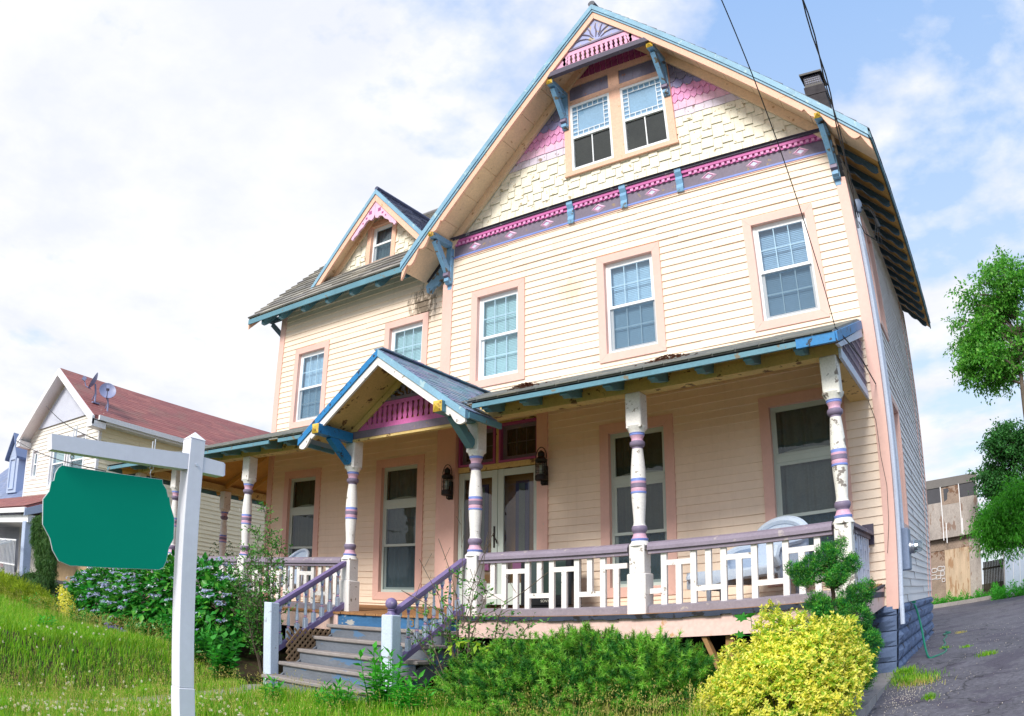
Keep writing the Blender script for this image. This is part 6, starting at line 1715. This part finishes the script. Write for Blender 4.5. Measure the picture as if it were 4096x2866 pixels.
nd = D2[:, None] + RNG.normal(size=(len(P), q, 3)) * .7; B = P[:, None] + RNG.normal(size=(len(P), q, 3)) * .016
V, F = needles(B.reshape(-1, 3), nd.reshape(-1, 3), .024, .0036); npmesh('foliage', V, F, ['needle_topiary', 'needle_topiary_old'], t, mi=np.repeat(RNG.choice(2, len(P), p=[.6, .4]), q))
m = MB(); tr = spline([(-.2, -2.85, -.15), (-.25, -2.85, .4), (-.38, -2.88, .8), (-.33, -2.88, 1.1), (-.42, -2.9, 1.4)]); m.tube(tr, list(np.linspace(.045, .014, len(tr))), 8)
for p in pads0: 
    c = Vector(p[:3]); j = min(tr, key=lambda a: (Vector(a) - (c - Vector((0, 0, .12)))).length); m.tube([j, tuple((Vector(j) + c) / 2 + Vector((0, 0, -.05))), tuple(c)], [.018, .012, .006], 5)
m.build('trunk', 'bark_dark', t)

def stem_shrub(t, base, tops, n_leaf, size, mat, bark, spread=.12, bare=.0, lean=.25, wid=.5, r0=.014, twigs=3):
    """upright shrub: several stems, side twigs, leaves along them"""
    m = MB(); pts = []; dirs = []
    for tp in tops:
        b = Vector(base) + Vector((random.uniform(-.08, .08), random.uniform(-.06, .06), 0)); e = Vector(tp)
        mid = b.lerp(e, .5) + Vector((random.uniform(-.1, .1), random.uniform(-.08, .08), .05))
        path = [Vector(p) for p in spline([tuple(b), tuple(mid), tuple(e)], 5)]
        m.tube(path, list(np.linspace(r0, .003, len(path))), 5)
        for k in range(3, len(path)):
            for s in range(twigs):
                d = Vector((random.gauss(0, 1), random.gauss(0, 1), random.uniform(.1, 1.1))).normalized() * random.uniform(.4, 1.3) * spread * 1.6
                q = path[k] + d * .5 + Vector((0, 0, random.uniform(-.02, .04))); w = path[k] + d
                m.tube([path[k], q, w], [.004, .003, .0015], 4)
                if random.random() < bare: continue
                for z in range(n_leaf):
                    f = random.uniform(.15, 1.05); pts.append(tuple(path[k].lerp(w, f) + Vector((random.gauss(0, .012), random.gauss(0, .012), random.gauss(0, .012))))); dirs.append(tuple(d + Vector((0, 0, random.uniform(-.1, .1)))))
    m.build('stems', bark, t)
    P = np.array(pts); T = np.array(dirs) + RNG.normal(size=P.shape) * .05
    V, F = leaves(P, RNG.normal(size=P.shape) * .6 + np.array([0, -.2, .8]), size, wid, .12, tip=T / np.linalg.norm(T, axis=1, keepdims=True) + RNG.normal(size=P.shape) * .5)
    npmesh('leaves', V, F, mat, t)

t = plant('rose_of_sharon', (-8.55, -3.0, gz(-8.6, -3.0)), 'tall upright green shrub with small leaves left of the front steps', 'shrub')
tops = [(-8.62, -3.0, 2.52), (-8.45, -3.05, 2.15), (-8.85, -2.95, 2.2), (-8.25, -3.1, 1.95), (-9.05, -3.0, 1.9), (-8.15, -3.0, 2.0), (-9.2, -3.1, 1.6), (-8.0, -3.1, 1.5), (-8.7, -3.2, 1.8), (-8.4, -3.25, 1.6), (-9.3, -3.1, 1.2), (-7.95, -3.1, 1.1), (-8.9, -3.3, 1.3), (-8.3, -3.3, 1.2), (-8.6, -3.3, 1.0)]
stem_shrub(t, (-8.55, -3.0, gz(-8.6, -3.0)), tops, 7, .055, 'leaf_shrub', 'twig', spread=.16, twigs=5)
t = plant('sparse_shrub', (-4.65, -3.05, -.1), 'sparse half-bare shrub with dark leaves right of the front steps', 'shrub')
tops = [(-4.7, -3.1, 1.55), (-4.45, -3.1, 1.45), (-4.25, -3.1, 1.35), (-4.95, -3.15, 1.3), (-5.1, -3.2, 1.1), (-4.1, -3.1, 1.05), (-4.5, -3.1, 1.2), (-5.25, -3.2, .75), (-4.05, -3.0, .9), (-4.75, -3.2, .9), (-3.75, -3.0, .95)]
stem_shrub(t, (-4.65, -3.05, -.1), tops, 6, .052, 'leaf_shrub', 'twig', spread=.12, twigs=3, bare=.25)
m = MB()
for e in ((-4.7, -3.05, 2.35), (-4.3, -3.05, 2.0), (-5.3, -3.1, 1.75), (-5.0, -3.1, 2.0), (-4.25, -3.0, 2.05), (-3.5, -3.0, 1.55), (-5.5, -3.2, 1.35)):
    b = Vector((-4.65, -3.05, .9)); e = Vector(e); mid = b.lerp(e, .55) + Vector((random.uniform(-.08, .08), 0, 0)); m.tube(spline([tuple(b), tuple(mid), tuple(e)]), .005, 4)
    for k in range(3): q = b.lerp(e, random.uniform(.4, .9)); m.tube([q, q + Vector((random.uniform(-.2, .2), random.uniform(-.1, .1), random.uniform(.05, .25)))], .003, 4)
m.build('bare_twigs', 'twig', t)

# hydrangeas
def hydrangea(base, L, n, nb, label):
    t = plant('hydrangea_bush', base, label, 'hydrangea', 'blue lacecap hydrangeas in front of the porch')
    P, O = lumps(L, n, .68); k = P[:, 2] > base[2] - .05; P, O = P[k], O[k]
    N = O * .7 + np.array([0, -.15, .8]) + RNG.normal(size=O.shape) * .35; Tp = O + np.array([0, 0, -.35]) + RNG.normal(size=O.shape) * .5
    V, F = leaves(P, N, .15, .62, .09, tip=Tp); npmesh('leaves', V, F, 'leaf_hydrangea', t)
    Q, W = lumps(L, nb * 3, .96); k = (W[:, 2] > -.15) & (W[:, 1] < .45) & (Q[:, 2] > base[2] + .15); Q, W = Q[k][:nb], W[k][:nb]; Q = Q + W * .05
    # lacecap: a flat head with a ring of bracts and a fine centre
    rr = .088; q = 12; an = RNG.uniform(0, 2 * PI, (len(Q), q)); rad = RNG.uniform(.55, 1.05, (len(Q), q)) * rr * RNG.uniform(.7, 1.25, (len(Q), 1))
    up = np.array([0, -.25, 1.0]); up = up / np.linalg.norm(up); ex = np.array([1, 0, 0]); ey = np.cross(up, ex)
    C = Q[:, None] + np.cos(an)[..., None] * ex * rad[..., None] + np.sin(an)[..., None] * ey * rad[..., None] + RNG.normal(size=(len(Q), q, 3)) * .008
    C = C.reshape(-1, 3); a = leaves(np.repeat(C, 3, 0), np.tile(up, (len(C) * 3, 1)) + RNG.normal(size=(len(C) * 3, 3)) * .35, .042, .9, .05)
    c2 = (Q[:, None] + RNG.normal(size=(len(Q), 22, 3)) * np.array([.028, .028, .008])).reshape(-1, 3); b = leaves(c2, RNG.normal(size=c2.shape) * .4 + up, .016, .8, .05)
    V, F, M = join([a, b]); npmesh('blossoms', V, F, 'petal_blue', t, kind='stuff')
    m = MB()
    for i in range(30):
        j = random.randrange(len(P)); m.tube([(base[0] + (P[j][0] - base[0]) * .5, base[1], base[2] - .05), tuple(P[j])], [.01, .005], 4)
    m.build('stems', 'twig', t)
hydrangea((-14.6, -3.0, gz(-14.6, -3)), [(-15.0, -3.0, .75, .75, .6, .55), (-14.2, -3.0, .85, .8, .6, .6), (-15.5, -3.0, .55, .5, .5, .45), (-13.8, -3.2, .55, .6, .5, .5)], 4200, 95, 'blue flowering hydrangea under the left end of the green sign board')
hydrangea((-12.5, -3.05, gz(-12.5, -3)), [(-12.9, -3.0, .85, .75, .6, .65), (-12.1, -3.0, 1.05, .8, .6, .72), (-12.5, -3.3, .55, .8, .5, .5), (-11.7, -3.1, .8, .6, .55, .7)], 4600, 100, 'blue flowering hydrangea left of the white sign post')
hydrangea((-10.4, -3.0, gz(-10.4, -3)), [(-11.0, -3.0, 1.05, .75, .55, .72), (-10.2, -3.0, 1.0, .8, .55, .72), (-9.5, -3.05, .85, .6, .5, .6), (-10.3, -3.25, .55, .85, .45, .5)], 4600, 70, 'blue flowering hydrangea between the white sign post and the front steps')

# weeping conifer, junipers, golden spirea
t = plant('weeping_conifer', (-17.2, -3.3, gz(-17.2, -3.3)), 'drooping dark weeping conifer in front of the neighbouring porch', 'conifer')
m = MB(); tr = spline([(-17.1, -3.3, .3), (-17.2, -3.3, 1.2), (-17.45, -3.3, 2.0), (-17.7, -3.3, 2.3), (-17.95, -3.3, 2.15)]); m.tube(tr, list(np.linspace(.07, .02, len(tr))), 8)
pts = []; dr_ = []
for i in range(70):
    b = Vector(tr[random.randrange(3, len(tr))]); a = random.uniform(0, 2 * PI); r_ = random.uniform(.2, 1.9 if b.z < 1.1 else .42)
    e = b + Vector((math.cos(a) * r_, math.sin(a) * r_ * .6, random.uniform(-.1, .15) - .15 * r_)); e2 = e + Vector((0, 0, -random.uniform(.25, .8)))
    e2.z = max(e2.z, .35); pa = spline([tuple(b), tuple(b.lerp(e, .6) + Vector((0, 0, .12))), tuple(e), tuple(e2)], 7); m.tube(pa, list(np.linspace(.015, .004, len(pa))), 4)
    for p in pa[3:]:
        for k in range(5): pts.append(np.array(p) + RNG.normal(size=3) * .04); dr_.append(np.array([0, 0, -1.]) + RNG.normal(size=3) * .3)
m.build('trunk', 'bark_dark', t)
pts = np.array(pts); dr_ = np.array(dr_); q = 7
V, F = needles((pts[:, None] + RNG.normal(size=(len(pts), q, 3)) * .03).reshape(-1, 3), (dr_[:, None] + RNG.normal(size=(len(pts), q, 3)) * .3).reshape(-1, 3), .12, .007); npmesh('foliage', V, F, 'needle_weeping', t)
def juniper(base, L, n, mat, label, name='juniper', cat='juniper'):
    t = plant(name, base, label, cat)
    P, O = lumps(L, n, .7); D = O * .5 + np.array([0, -.1, .35]) + RNG.normal(size=O.shape) * .5; q = 14
    V, F = needles((P[:, None] + D[:, None] * RNG.uniform(0, .12, (len(P), q, 1))).reshape(-1, 3), (D[:, None] + RNG.normal(size=(len(P), q, 3)) * .5).reshape(-1, 3), .075, .006)
    npmesh('foliage', V, F, mat, t)
juniper((-18.0, -4.3, .35), [(-18.6, -4.3, .60, .9, .5, .28), (-17.4, -4.3, .58, .9, .5, .26), (-16.4, -4.2, .50, .8, .45, .26), (-19.8, -4.3, .66, .9, .5, .28), (-15.6, -4.1, .38, .6, .4, .22)], 5200, 'needle_juniper', 'low spreading yellow-green juniper at the top of the lawn')
t = plant('golden_shrub', (-14.45, -3.9, .2), 'small bright yellow shrub between the juniper and the hydrangea', 'shrub')
P, O = lumps([(-14.45, -3.9, .5, .2, .2, .32), (-14.3, -3.9, .3, .2, .2, .2), (-14.55, -3.95, .75, .13, .13, .2)], 900, .4); V, F = leaves(P, O + RNG.normal(size=O.shape) * .6, .06, .5); npmesh('leaves', V, F, 'leaf_gold', t)

def weed(base, h, n, mat, label, name='weed_clump', spread=.25, size=.13, group='leafy weeds', wid=.28, flower=None):
    t = plant(name, base, label, 'weed', group)
    m = MB(); pts = []; tip = []
    for i in range(n):
        a = random.uniform(0, 2 * PI); r_ = random.uniform(.1, 1) * spread; hh = h * random.uniform(.55, 1.05); b = Vector(base) + Vector((math.cos(a) * r_ * .5, math.sin(a) * r_ * .5, -.05)); e = Vector(base) + Vector((math.cos(a) * r_, math.sin(a) * r_, hh))
        m.tube([b, b.lerp(e, .6), e], [.006, .005, .003], 4)
        for k in range(20):
            f = .2 + .8 * k / 20; c = b.lerp(e, f); th = k * 2.4 + i; pts.append(tuple(c)); tip.append((math.cos(th), math.sin(th), .25 + .9 * (f > .9)))
    m.build('stems', 'leaf_weed', t)
    P = np.array(pts); T = np.array(tip); s = size * RNG.uniform(.6, 1.15, len(P))
    V, F = leaves(P, np.tile([0, 0, 1.], (len(P), 1)) + RNG.normal(size=P.shape) * .3, s, wid, .06, tip=T); npmesh('leaves', V, F, mat, t)
    return t
weed((-4.95, -4.1, gz(-4.95, -4.1)), .74, 22, 'leaf_bright', 'bright green leafy weed against the right newel post', spread=.36, size=.13, wid=.42)
weed((-4.45, -4.2, gz(-4.4, -4.2)), .50, 18, 'leaf_bright', 'spiky bright green weed between the steps and the mugo pine', spread=.26, size=.13)
weed((-5.25, -4.5, gz(-5.2, -4.5)), .40, 14, 'leaf_bright', 'low bright weed in front of the lowest steps on the right', spread=.25, size=.12)
weed((-6.2, -4.7, gz(-6.2, -4.7)), .34, 5, 'leaf_bright', 'small weed standing alone in front of the bottom step', spread=.13, size=.12)
weed((-9.0, -3.95, gz(-9, -3.95)), .58, 16, 'leaf_weed', 'dark green lance-leaved perennials beneath the tall shrub, left of the steps', spread=.4, size=.16, name='perennial_clump', group='perennials in the left bed')
weed((-9.7, -3.9, gz(-9.7, -3.9)), .55, 14, 'leaf_weed', 'dark green lance-leaved perennials right of the white sign post', spread=.4, size=.16, name='perennial_clump', group='perennials in the left bed')
weed((-8.25, -4.0, gz(-8.25, -4.0)), .72, 12, 'leaf_weed', 'broad-leaved vine-like weed crowding the left newel post', spread=.32, size=.15, wid=.75, name='vine_weed')
weed((-11.2, -3.9, gz(-11.2, -3.9)), .36, 12, 'leaf_weed', 'low leafy perennials below the middle hydrangea', spread=.45, size=.12, name='perennial_clump', group='perennials in the left bed')
weed((-13.0, -4.0, gz(-13, -4)), .3, 14, 'leaf_weed', 'low green perennials at the foot of the left hydrangea', spread=.6, size=.12, name='perennial_clump', group='perennials in the left bed')
weed((-15.2, -4.2, gz(-15.2, -4.2)), .35, 16, 'leaf_bright', 'fresh green ground plants below the juniper', spread=.7, size=.12, name='perennial_clump', group='perennials in the left bed')
weed((-10.3, -6.0, gz(-10.3, -6)), .26, 6, 'leaf_bright', 'pale weed standing in the middle of the sloping lawn', spread=.15, size=.11)
weed((-10.0, -7.3, gz(-10, -7.3)), .28, 6, 'leaf_bright', 'pale weed in the lawn near the left edge', spread=.15, size=.11)
weed((-8.6, -7.75, gz(-8.6, -7.75)), .30, 7, 'leaf_bright', 'weed growing at the edge of the concrete path', spread=.16, size=.11)
t = plant('violet_flowers', (-11.85, -4.05, .2), 'little patch of violet flowers at the foot of the hydrangeas', 'flowers')
P, O = lumps([(-11.9, -4.05, .28, .25, .15, .12), (-11.4, -4.05, .25, .2, .12, .1)], 350, .2, False); V, F = leaves(P, O + np.array([0, -.5, .5]), .05, .8); npmesh('petals', V, F, 'petal_purple', t)
# young maple by the skirt
t = plant('maple_sapling', (-1.2, -2.75, -.1), 'young maple seedling with lobed leaves against the pink skirt board', 'sapling')
m = MB(); m.tube([(-1.15, -2.75, -.1), (-1.18, -2.8, .4), (-1.22, -2.8, .93)], [.007, .006, .003], 5)
def maple_leaf(m, c, d, s, up):
    d = Vector(d).normalized(); n = Vector(up).normalized(); b = n.cross(d).normalized(); n = d.cross(b)
    R = [(0, 0), (-.15, .22), (-.5, .25), (-.3, .42), (-.55, .62), (-.22, .62), (-.18, .8), (0, 1.05), (.18, .8), (.22, .62), (.55, .62), (.3, .42), (.5, .25), (.15, .22)]
    m.poly([tuple(Vector(c) + b * (p[0] * s) + d * (p[1] * s) + n * (.12 * s * abs(p[0]))) for p in R], 1)
for (c, d) in (((-1.18, -2.8, .55), (-1, -.5, .2)), ((-1.2, -2.8, .62), (1, -.5, .2)), ((-1.2, -2.8, .75), (-1, -.3, .15)), ((-1.2, -2.8, .78), (1, -.2, .1)), ((-1.22, -2.8, .92), (.2, -.8, .3)), ((-1.18, -2.8, .5), (.8, -.8, .0)), ((-1.2, -2.8, .9), (-.8, .1, .3))):
    c = Vector(c); d = Vector(d); m.tube([c, c + d * .07], .003, 4); maple_leaf(m, c + d * .07, d, random.uniform(.14, .19), (random.uniform(-.3, .3), -.45, .8))
m.build('stem', ['leaf_weed', 'leaf_weed'], t)
m = MB()
t = plant('yellow_seedling', (-4.3, -3.45, .5), 'arching spray of yellow-green leaves above the mugo pine', 'plant')
pa = spline([(-4.55, -3.4, .4), (-4.45, -3.5, .72), (-4.2, -3.5, .75), (-3.95, -3.5, .66)]); m.tube(pa, .004, 4); m.build('stem', 'leaf_weed', t)
P = np.array([p for p in pa[4:]]) ; P = np.repeat(P, 2, 0); V, F = leaves(P, np.tile([0, -.4, 1.], (len(P), 1)), .10, .5, .05, tip=RNG.normal(size=P.shape) * .6 + np.array([.2, -.6, -.3])); npmesh('leaves', V, F, 'leaf_gold_green', t)

def tree(name, base, trunk, L, n, size, leaf, label, bark='bark', r0=.18, inner=.35, wid=.55, drop=.3, limbs=22):
    t = plant(name, base, label, 'tree')
    m = MB(); tr = spline(trunk, 5); m.tube(tr, list(np.linspace(r0, r0 * .25, len(tr))), 10)
    for q in L[:limbs]:
        c = Vector(q[:3]); j = max((p for p in tr if p[2] < c.z - .25), key=lambda p: p[2] - .35 * math.hypot(p[0] - c.x, p[1] - c.y), default=tr[0])
        j = Vector(j); md = j.lerp(c, .55) + Vector((0, 0, .12)); pa = spline([tuple(j), tuple(md), tuple(c)], 5); m.tube(pa, list(np.linspace(r0 * .35, r0 * .05, len(pa))), 6)
        for k in range(5):
            e = c + Vector((random.gauss(0, 1), random.gauss(0, 1), random.gauss(.2, .8))).normalized() * q[3] * .9; m.tube([tuple(c.lerp(md, random.uniform(0, .5))), tuple(e)], [r0 * .06, r0 * .02], 4)
    m.build('trunk', bark, t)
    ns = n // 42; C0, O0 = lumps(L, ns, .25, False)            # sprays of leaves on fine twigs
    D0 = O0 * .8 + RNG.normal(size=O0.shape) * .6 + np.array([0, 0, -drop * .5]); D0 /= np.linalg.norm(D0, axis=1, keepdims=True)
    Ls_ = RNG.uniform(2.0, 4.5, ns)[:, None, None] * size; f = RNG.uniform(-.3, 1, (ns, 42, 1)); side = RNG.normal(size=(ns, 42, 3)) * size * np.array([.9, .9, .45])
    P = (C0[:, None] + D0[:, None] * Ls_ * f + side - np.array([0, 0, 1.]) * (f ** 2) * size * 1.2 * drop).reshape(-1, 3)
    N = RNG.normal(size=P.shape) * .55 + np.array([-.1, -.3, .8]); T = np.repeat(D0, 42, 0) * .6 + RNG.normal(size=P.shape) * .6 + np.array([0, 0, -drop])
    V, F = leaves(P, N, size, wid, .1, tip=T)
    m = MB()
    for i in range(0, ns, 2):
        e = C0[i] + D0[i] * Ls_[i, 0, 0]; m.tube([tuple(C0[i] - D0[i] * Ls_[i, 0, 0] * .6), tuple(e)], [r0 * .035, r0 * .012], 3, cap=False)
    m.build('twigs', bark, t)
    npmesh('crown', V, F, leaf, t)
Lm = []
for (cx, cz, rx, rz, n) in ((2.6, 9.2, 1.2, .9, 10), (1.9, 8.2, .9, .9, 9), (2.3, 7.2, 1.0, .8, 9), (3.2, 8.0, 1.2, 1.2, 10), (3.3, 9.7, .9, .8, 8), (4.6, 8.6, 1.6, 1.7, 16), (1.55, 7.6, .5, .6, 5), (2.4, 6.9, .6, .4, 4)):
    Lm += rand_lumps((cx, 12.5, cz), (rx, 1.3, rz), int(n * 1.2), .42, .8)
tree('maple_tree', (3.2, 12, .1), [(3.2, 12, .05), (3.15, 12, 3), (3.1, 12, 5.6), (3.25, 12.2, 7.5), (3.6, 12.4, 9.5)], Lm, 33000, .115, 'leaf_maple', 'tall maple with an open crown above the driveway at the right edge', r0=.13, limbs=60)
Ld = []
for (cx, cz, rx, rz, n) in ((3.1, 7.5, 1.1, 1.1, 13), (2.5, 6.0, .8, 1.1, 10), (2.5, 4.6, .9, 1.5, 12), (3.8, 6.0, 1.5, 2.6, 20), (2.6, 3.2, .9, 1.0, 8), (4.3, 7.6, 1.0, .8, 7), (4.6, 4.5, 1.2, 2.0, 14)):
    Ld += rand_lumps((cx, 27.5, cz), (rx, 1.5, rz), n, .5, .8)
tree('dark_tree', (3.6, 27.5, .2), [(3.6, 27.5, .1), (3.5, 27.5, 4), (3.5, 27.5, 8)], Ld, 26000, .17, 'leaf_dark', 'dense dark green tree behind the boarded-up building', bark='bark_dark', r0=.2, limbs=30)
Ls = []
for (cx, cz, rx, rz, n) in ((2.9, 4.0, .9, .8, 10), (2.2, 3.2, .8, .6, 9), (1.75, 3.3, .5, .4, 5), (2.6, 2.5, .8, .5, 8), (3.6, 3.4, 1.2, 1.4, 14), (2.0, 2.7, .5, .4, 5)):
    Ls += rand_lumps((cx, 19, cz), (rx, .9, rz), n, .32, .6)
tree('sumac', (3.3, 19.2, .2), [(3.3, 19.2, .1), (3.2, 19.2, 1.6), (3.0, 19.1, 3.6)], Ls, 17000, .18, 'leaf_sumac', 'light green feathery sumac overhanging the end of the driveway', bark='bark_dark', r0=.08, wid=.26, drop=.6, limbs=30)
def weedstrip(x0, x1, y0, y1, h, n, label, mat='leaf_bright'):
    t = plant('tall_weeds', ((x0 + x1) / 2, (y0 + y1) / 2, .2), label, 'weeds', 'tall weeds at the end of the driveway')
    X = RNG.uniform(x0, x1, n); Y = RNG.uniform(y0, y1, n); hh = h * RNG.uniform(.3, 1, n) * (.6 + .4 * np.sin(X * 4) ** 2); q = 16
    f = RNG.uniform(0, 1, (n, q)); P = np.stack([X[:, None] + RNG.normal(size=(n, q)) * .04, Y[:, None] + RNG.normal(size=(n, q)) * .04, .15 + f * hh[:, None]], -1).reshape(-1, 3)
    V, F = leaves(P, RNG.normal(size=P.shape) + np.array([0, -.5, .5]), .14, .3, .05, tip=RNG.normal(size=P.shape) * .7 + np.array([0, 0, .8])); npmesh('leaves', V, F, mat, t)
weedstrip(-4.0, 1.9, 28.25, 28.9, .75, 320, 'strip of tall weeds along the foot of the boarded-up building')
weedstrip(1.9, 4.2, 24.2, 27, .85, 420, 'thick weeds in front of the dark board fence')
P, O = lumps([(-15.2, .8, 1.6, .5, .5, 1.0), (-15.2, .8, 1.0, .7, .6, .7)], 2200, .5); t = plant('dark_yew', (-15.2, .8, .3), 'dark evergreen bush behind the left porch railing', 'shrub'); V, F = leaves(P, O + RNG.normal(size=O.shape) * .5, .09, .3); npmesh('foliage', V, F, 'leaf_dark', t)

# ------------------------------------------------------------------ grass, clover, driveway litter
def blades(X, Y, h, w, lean=.35, z=None):
    n = len(X); Z = ground(X, Y) if z is None else z; a = RNG.uniform(0, 2 * PI, n); D = np.stack([np.cos(a), np.sin(a), 0 * a], 1); S = np.stack([-np.sin(a), np.cos(a), 0 * a], 1)
    b = np.stack([X, Y, Z - .01], 1); h = h[:, None]; l = (lean * RNG.uniform(.2, 1.3, n))[:, None]; w = (w * RNG.uniform(.7, 1.3, n))[:, None]
    m_ = b + D * h * l * .35 + np.array([0, 0, 1]) * h * .6; e = b + D * h * l + np.array([0, 0, 1]) * h * RNG.uniform(.8, 1.05, n)[:, None]
    V = np.stack([b - S * w, b + S * w, m_ + S * w * .8, m_ - S * w * .8, e], 1).reshape(-1, 3); k = np.arange(n)[:, None] * 5
    F = np.concatenate([k + [0, 1, 2], k + [0, 2, 3], k + [3, 2, 4]], 1).reshape(-1, 3)
    return V, F
def tufty(X, Y, s=1.0):
    v = .5 + .5 * np.sin(X * 3.1 * s + np.sin(Y * 2.3 * s) * 2) * np.sin(Y * 2.7 * s + np.cos(X * 1.9 * s) * 1.7)
    return .6 + .6 * v
def scatter(n, x0, x1, y0, y1, ok=None):
    X = RNG.uniform(x0, x1, n); Y = RNG.uniform(y0, y1, n)
    if ok is not None: k = ok(X, Y); X, Y = X[k], Y[k]
    return X, Y
# right of the path, and between the path and the porch
XA, YA = scatter(62000, -6.9, -.42, -9.3, -2.9, lambda X, Y: (RNG.random(len(X)) < np.clip(1.25 - .12 * np.abs(Y + 4.6), .12, 1)) & ~((X > -7.0) & (X < -5.35) & (Y > -4.0)))
hA = .17 * tufty(XA, YA) * RNG.uniform(.45, 1.15, len(XA)) + .03; hA *= np.clip(.65 + .12 * (-Y0 + YA + 8), .7, 1.15)
a = blades(XA, YA, hA, .0050, .5)
XB, YB = scatter(78000, -18.5, -8.03, -9.4, -3.9, lambda X, Y: RNG.random(len(X)) < np.clip(1.0 - .06 * (-8 - X), .35, 1))
b = blades(XB, YB, .13 * tufty(XB, YB) * RNG.uniform(.35, 1.25, len(XB)) + .03, .0050, .75)
XC, YC = scatter(19000, -8.05, -6.85, -9.5, -3.9, lambda X, Y: (RNG.random(len(X)) < .10 + .9 * (np.abs(X + 7.55) > .30))); c = blades(XC, YC, .15 * tufty(XC, YC) + .03, .005)
XD, YD = scatter(9000, -30, -18.5, -12, -4.2); d = blades(XD, YD, .16 * tufty(XD, YD), .012)
V, F, M = join([a, b, c, d]); npmesh('grass', V, F, 'grass_green', None, kind='stuff', label='long green summer grass', cat='grass')
# straw coloured seed heads
X1, Y1_ = scatter(5000, -18, -8.1, -7.5, -4.0, lambda X, Y: RNG.random(len(X)) < np.clip((Y + 5.4) / 1.6, .05, 1)); X2, Y2_ = scatter(1500, -8.6, -5.2, -8.8, -4.1); X3, Y3_ = scatter(700, -5.2, -.6, -6.5, -3.6); X4, Y4_ = scatter(300, -3.2, -1.2, -4.5, -3.7)
X1 = np.concatenate([X1, X2, X3, X4]); Y1_ = np.concatenate([Y1_, Y2_, Y3_, Y4_]); h1 = RNG.uniform(.18, .38, len(X1)); h1[-300:] *= 1.35
a = blades(X1, Y1_, h1, .0016, .3); zt = ground(X1, Y1_); pts = np.stack([X1, Y1_, zt + h1 * .9], 1); pts = np.repeat(pts, 6, 0) + RNG.normal(size=(len(X1) * 6, 3)) * np.array([.012, .012, .03])
b = leaves(pts, RNG.normal(size=pts.shape), .022, .35, .02, tip=RNG.normal(size=pts.shape) * .4 + np.array([0, 0, 1]))
V, F, M = join([a, b]); npmesh('grass_seed_heads', V, F, 'grass_straw', None, kind='stuff', label='straw coloured seed heads above the grass', cat='grass')
# clover blossoms
XK, YK = scatter(300, -11.0, -6.2, -8.6, -4.9, lambda X, Y: RNG.random(len(X)) < np.clip(.4 + .5 * np.sin(X * 1.3) * np.sin(Y * 1.7), .1, 1)); XK2, YK2 = scatter(130, -6.9, -5.0, -7.9, -5.2); XK = np.concatenate([XK, XK2]); YK = np.concatenate([YK, YK2])
pz = ground(XK, YK) + RNG.uniform(.10, .2, len(XK)); q = 26; dd = RNG.normal(size=(len(XK), q, 3)); dd /= np.linalg.norm(dd, axis=2, keepdims=True)
c0 = np.stack([XK, YK, pz], 1)[:, None] + dd * .004; V, F = leaves(c0.reshape(-1, 3), np.cross(dd.reshape(-1, 3), RNG.normal(size=(len(XK) * q, 3))), .017, .5, .05, tip=dd.reshape(-1, 3))
a = (V, F); b = blades(XK, YK, pz - ground(XK, YK), .0018, .05); V, F, M = join([a, b]); npmesh('clover_blossoms', V, F, ['petal_white', 'grass_green'], None, mi=M, kind='stuff', label='white clover blossoms scattered through the grass', cat='clover')
def tuft(x, y, r, n, h, label, mat='grass_green'):
    X = x + RNG.normal(size=n) * r; Y = y + RNG.normal(size=n) * r * 1.3; V, F = blades(X, Y, h * RNG.uniform(.3, 1, n), .004, .9, z=drive_z(Y) + .012); npmesh('grass_tuft', V, F, mat, None, label=label, cat='grass tuft', group='tufts growing in the driveway')
tuft(.30, -1.0, .16, 900, .10, 'wide green and brown grass patch in the driveway near the foundation corner'); tuft(.16, -.35, .08, 350, .11, 'grass tuft at the foot of the foundation corner'); tuft(1.28, .35, .07, 200, .08, 'grass tuft in the driveway crack at the right edge'); tuft(.62, -2.35, .035, 110, .09, 'small grass tuft at the bottom edge of the driveway'); tuft(.95, 2.2, .04, 110, .06, 'small tuft half way up the driveway', ); tuft(.55, 2.6, .04, 90, .06, 'small tuft near the hose on the driveway')
tuft(.75, 6.0, .06, 90, .07, 'pale tuft far up the driveway', 'grass_straw'); tuft(.38, -1.25, .13, 350, .08, 'straw coloured part of the grass patch near the foundation', 'grass_straw')
n = 520; X = RNG.normal(size=n) * .22 + .34; Y = RNG.normal(size=n) * .55 - 1.9; k = X > -.08; X, Y = X[k], Y[k]; X = np.concatenate([X, RNG.uniform(.05, 2.5, 380)]); Y = np.concatenate([Y, RNG.uniform(-3.5, 8, 380)]); s = RNG.uniform(.003, .010, len(X)); Z = drive_z(Y) + .012
c = np.stack([X, Y, Z], 1); oc = np.array([[1, 0, 0], [0, 1, 0], [-1, 0, 0], [0, -1, 0], [0, 0, 1], [0, 0, -1]], float); V = (c[:, None] + oc[None] * s[:, None, None] * RNG.uniform(.6, 1.2, (len(X), 6, 1))).reshape(-1, 3)
f = np.array([[0, 1, 4], [1, 2, 4], [2, 3, 4], [3, 0, 4], [1, 0, 5], [2, 1, 5], [3, 2, 5], [0, 3, 5]]); F = (np.arange(len(X))[:, None, None] * 6 + f[None]).reshape(-1, 3); npmesh('pebbles', V, F, 'pebble', None, kind='stuff', label='loose pale pebbles on the asphalt', cat='pebbles')

for hh, dx, dzz in ((nh, .35, -.12), (bh, -2.2, 0)): hh.location += Vector((dx, 0, dzz))
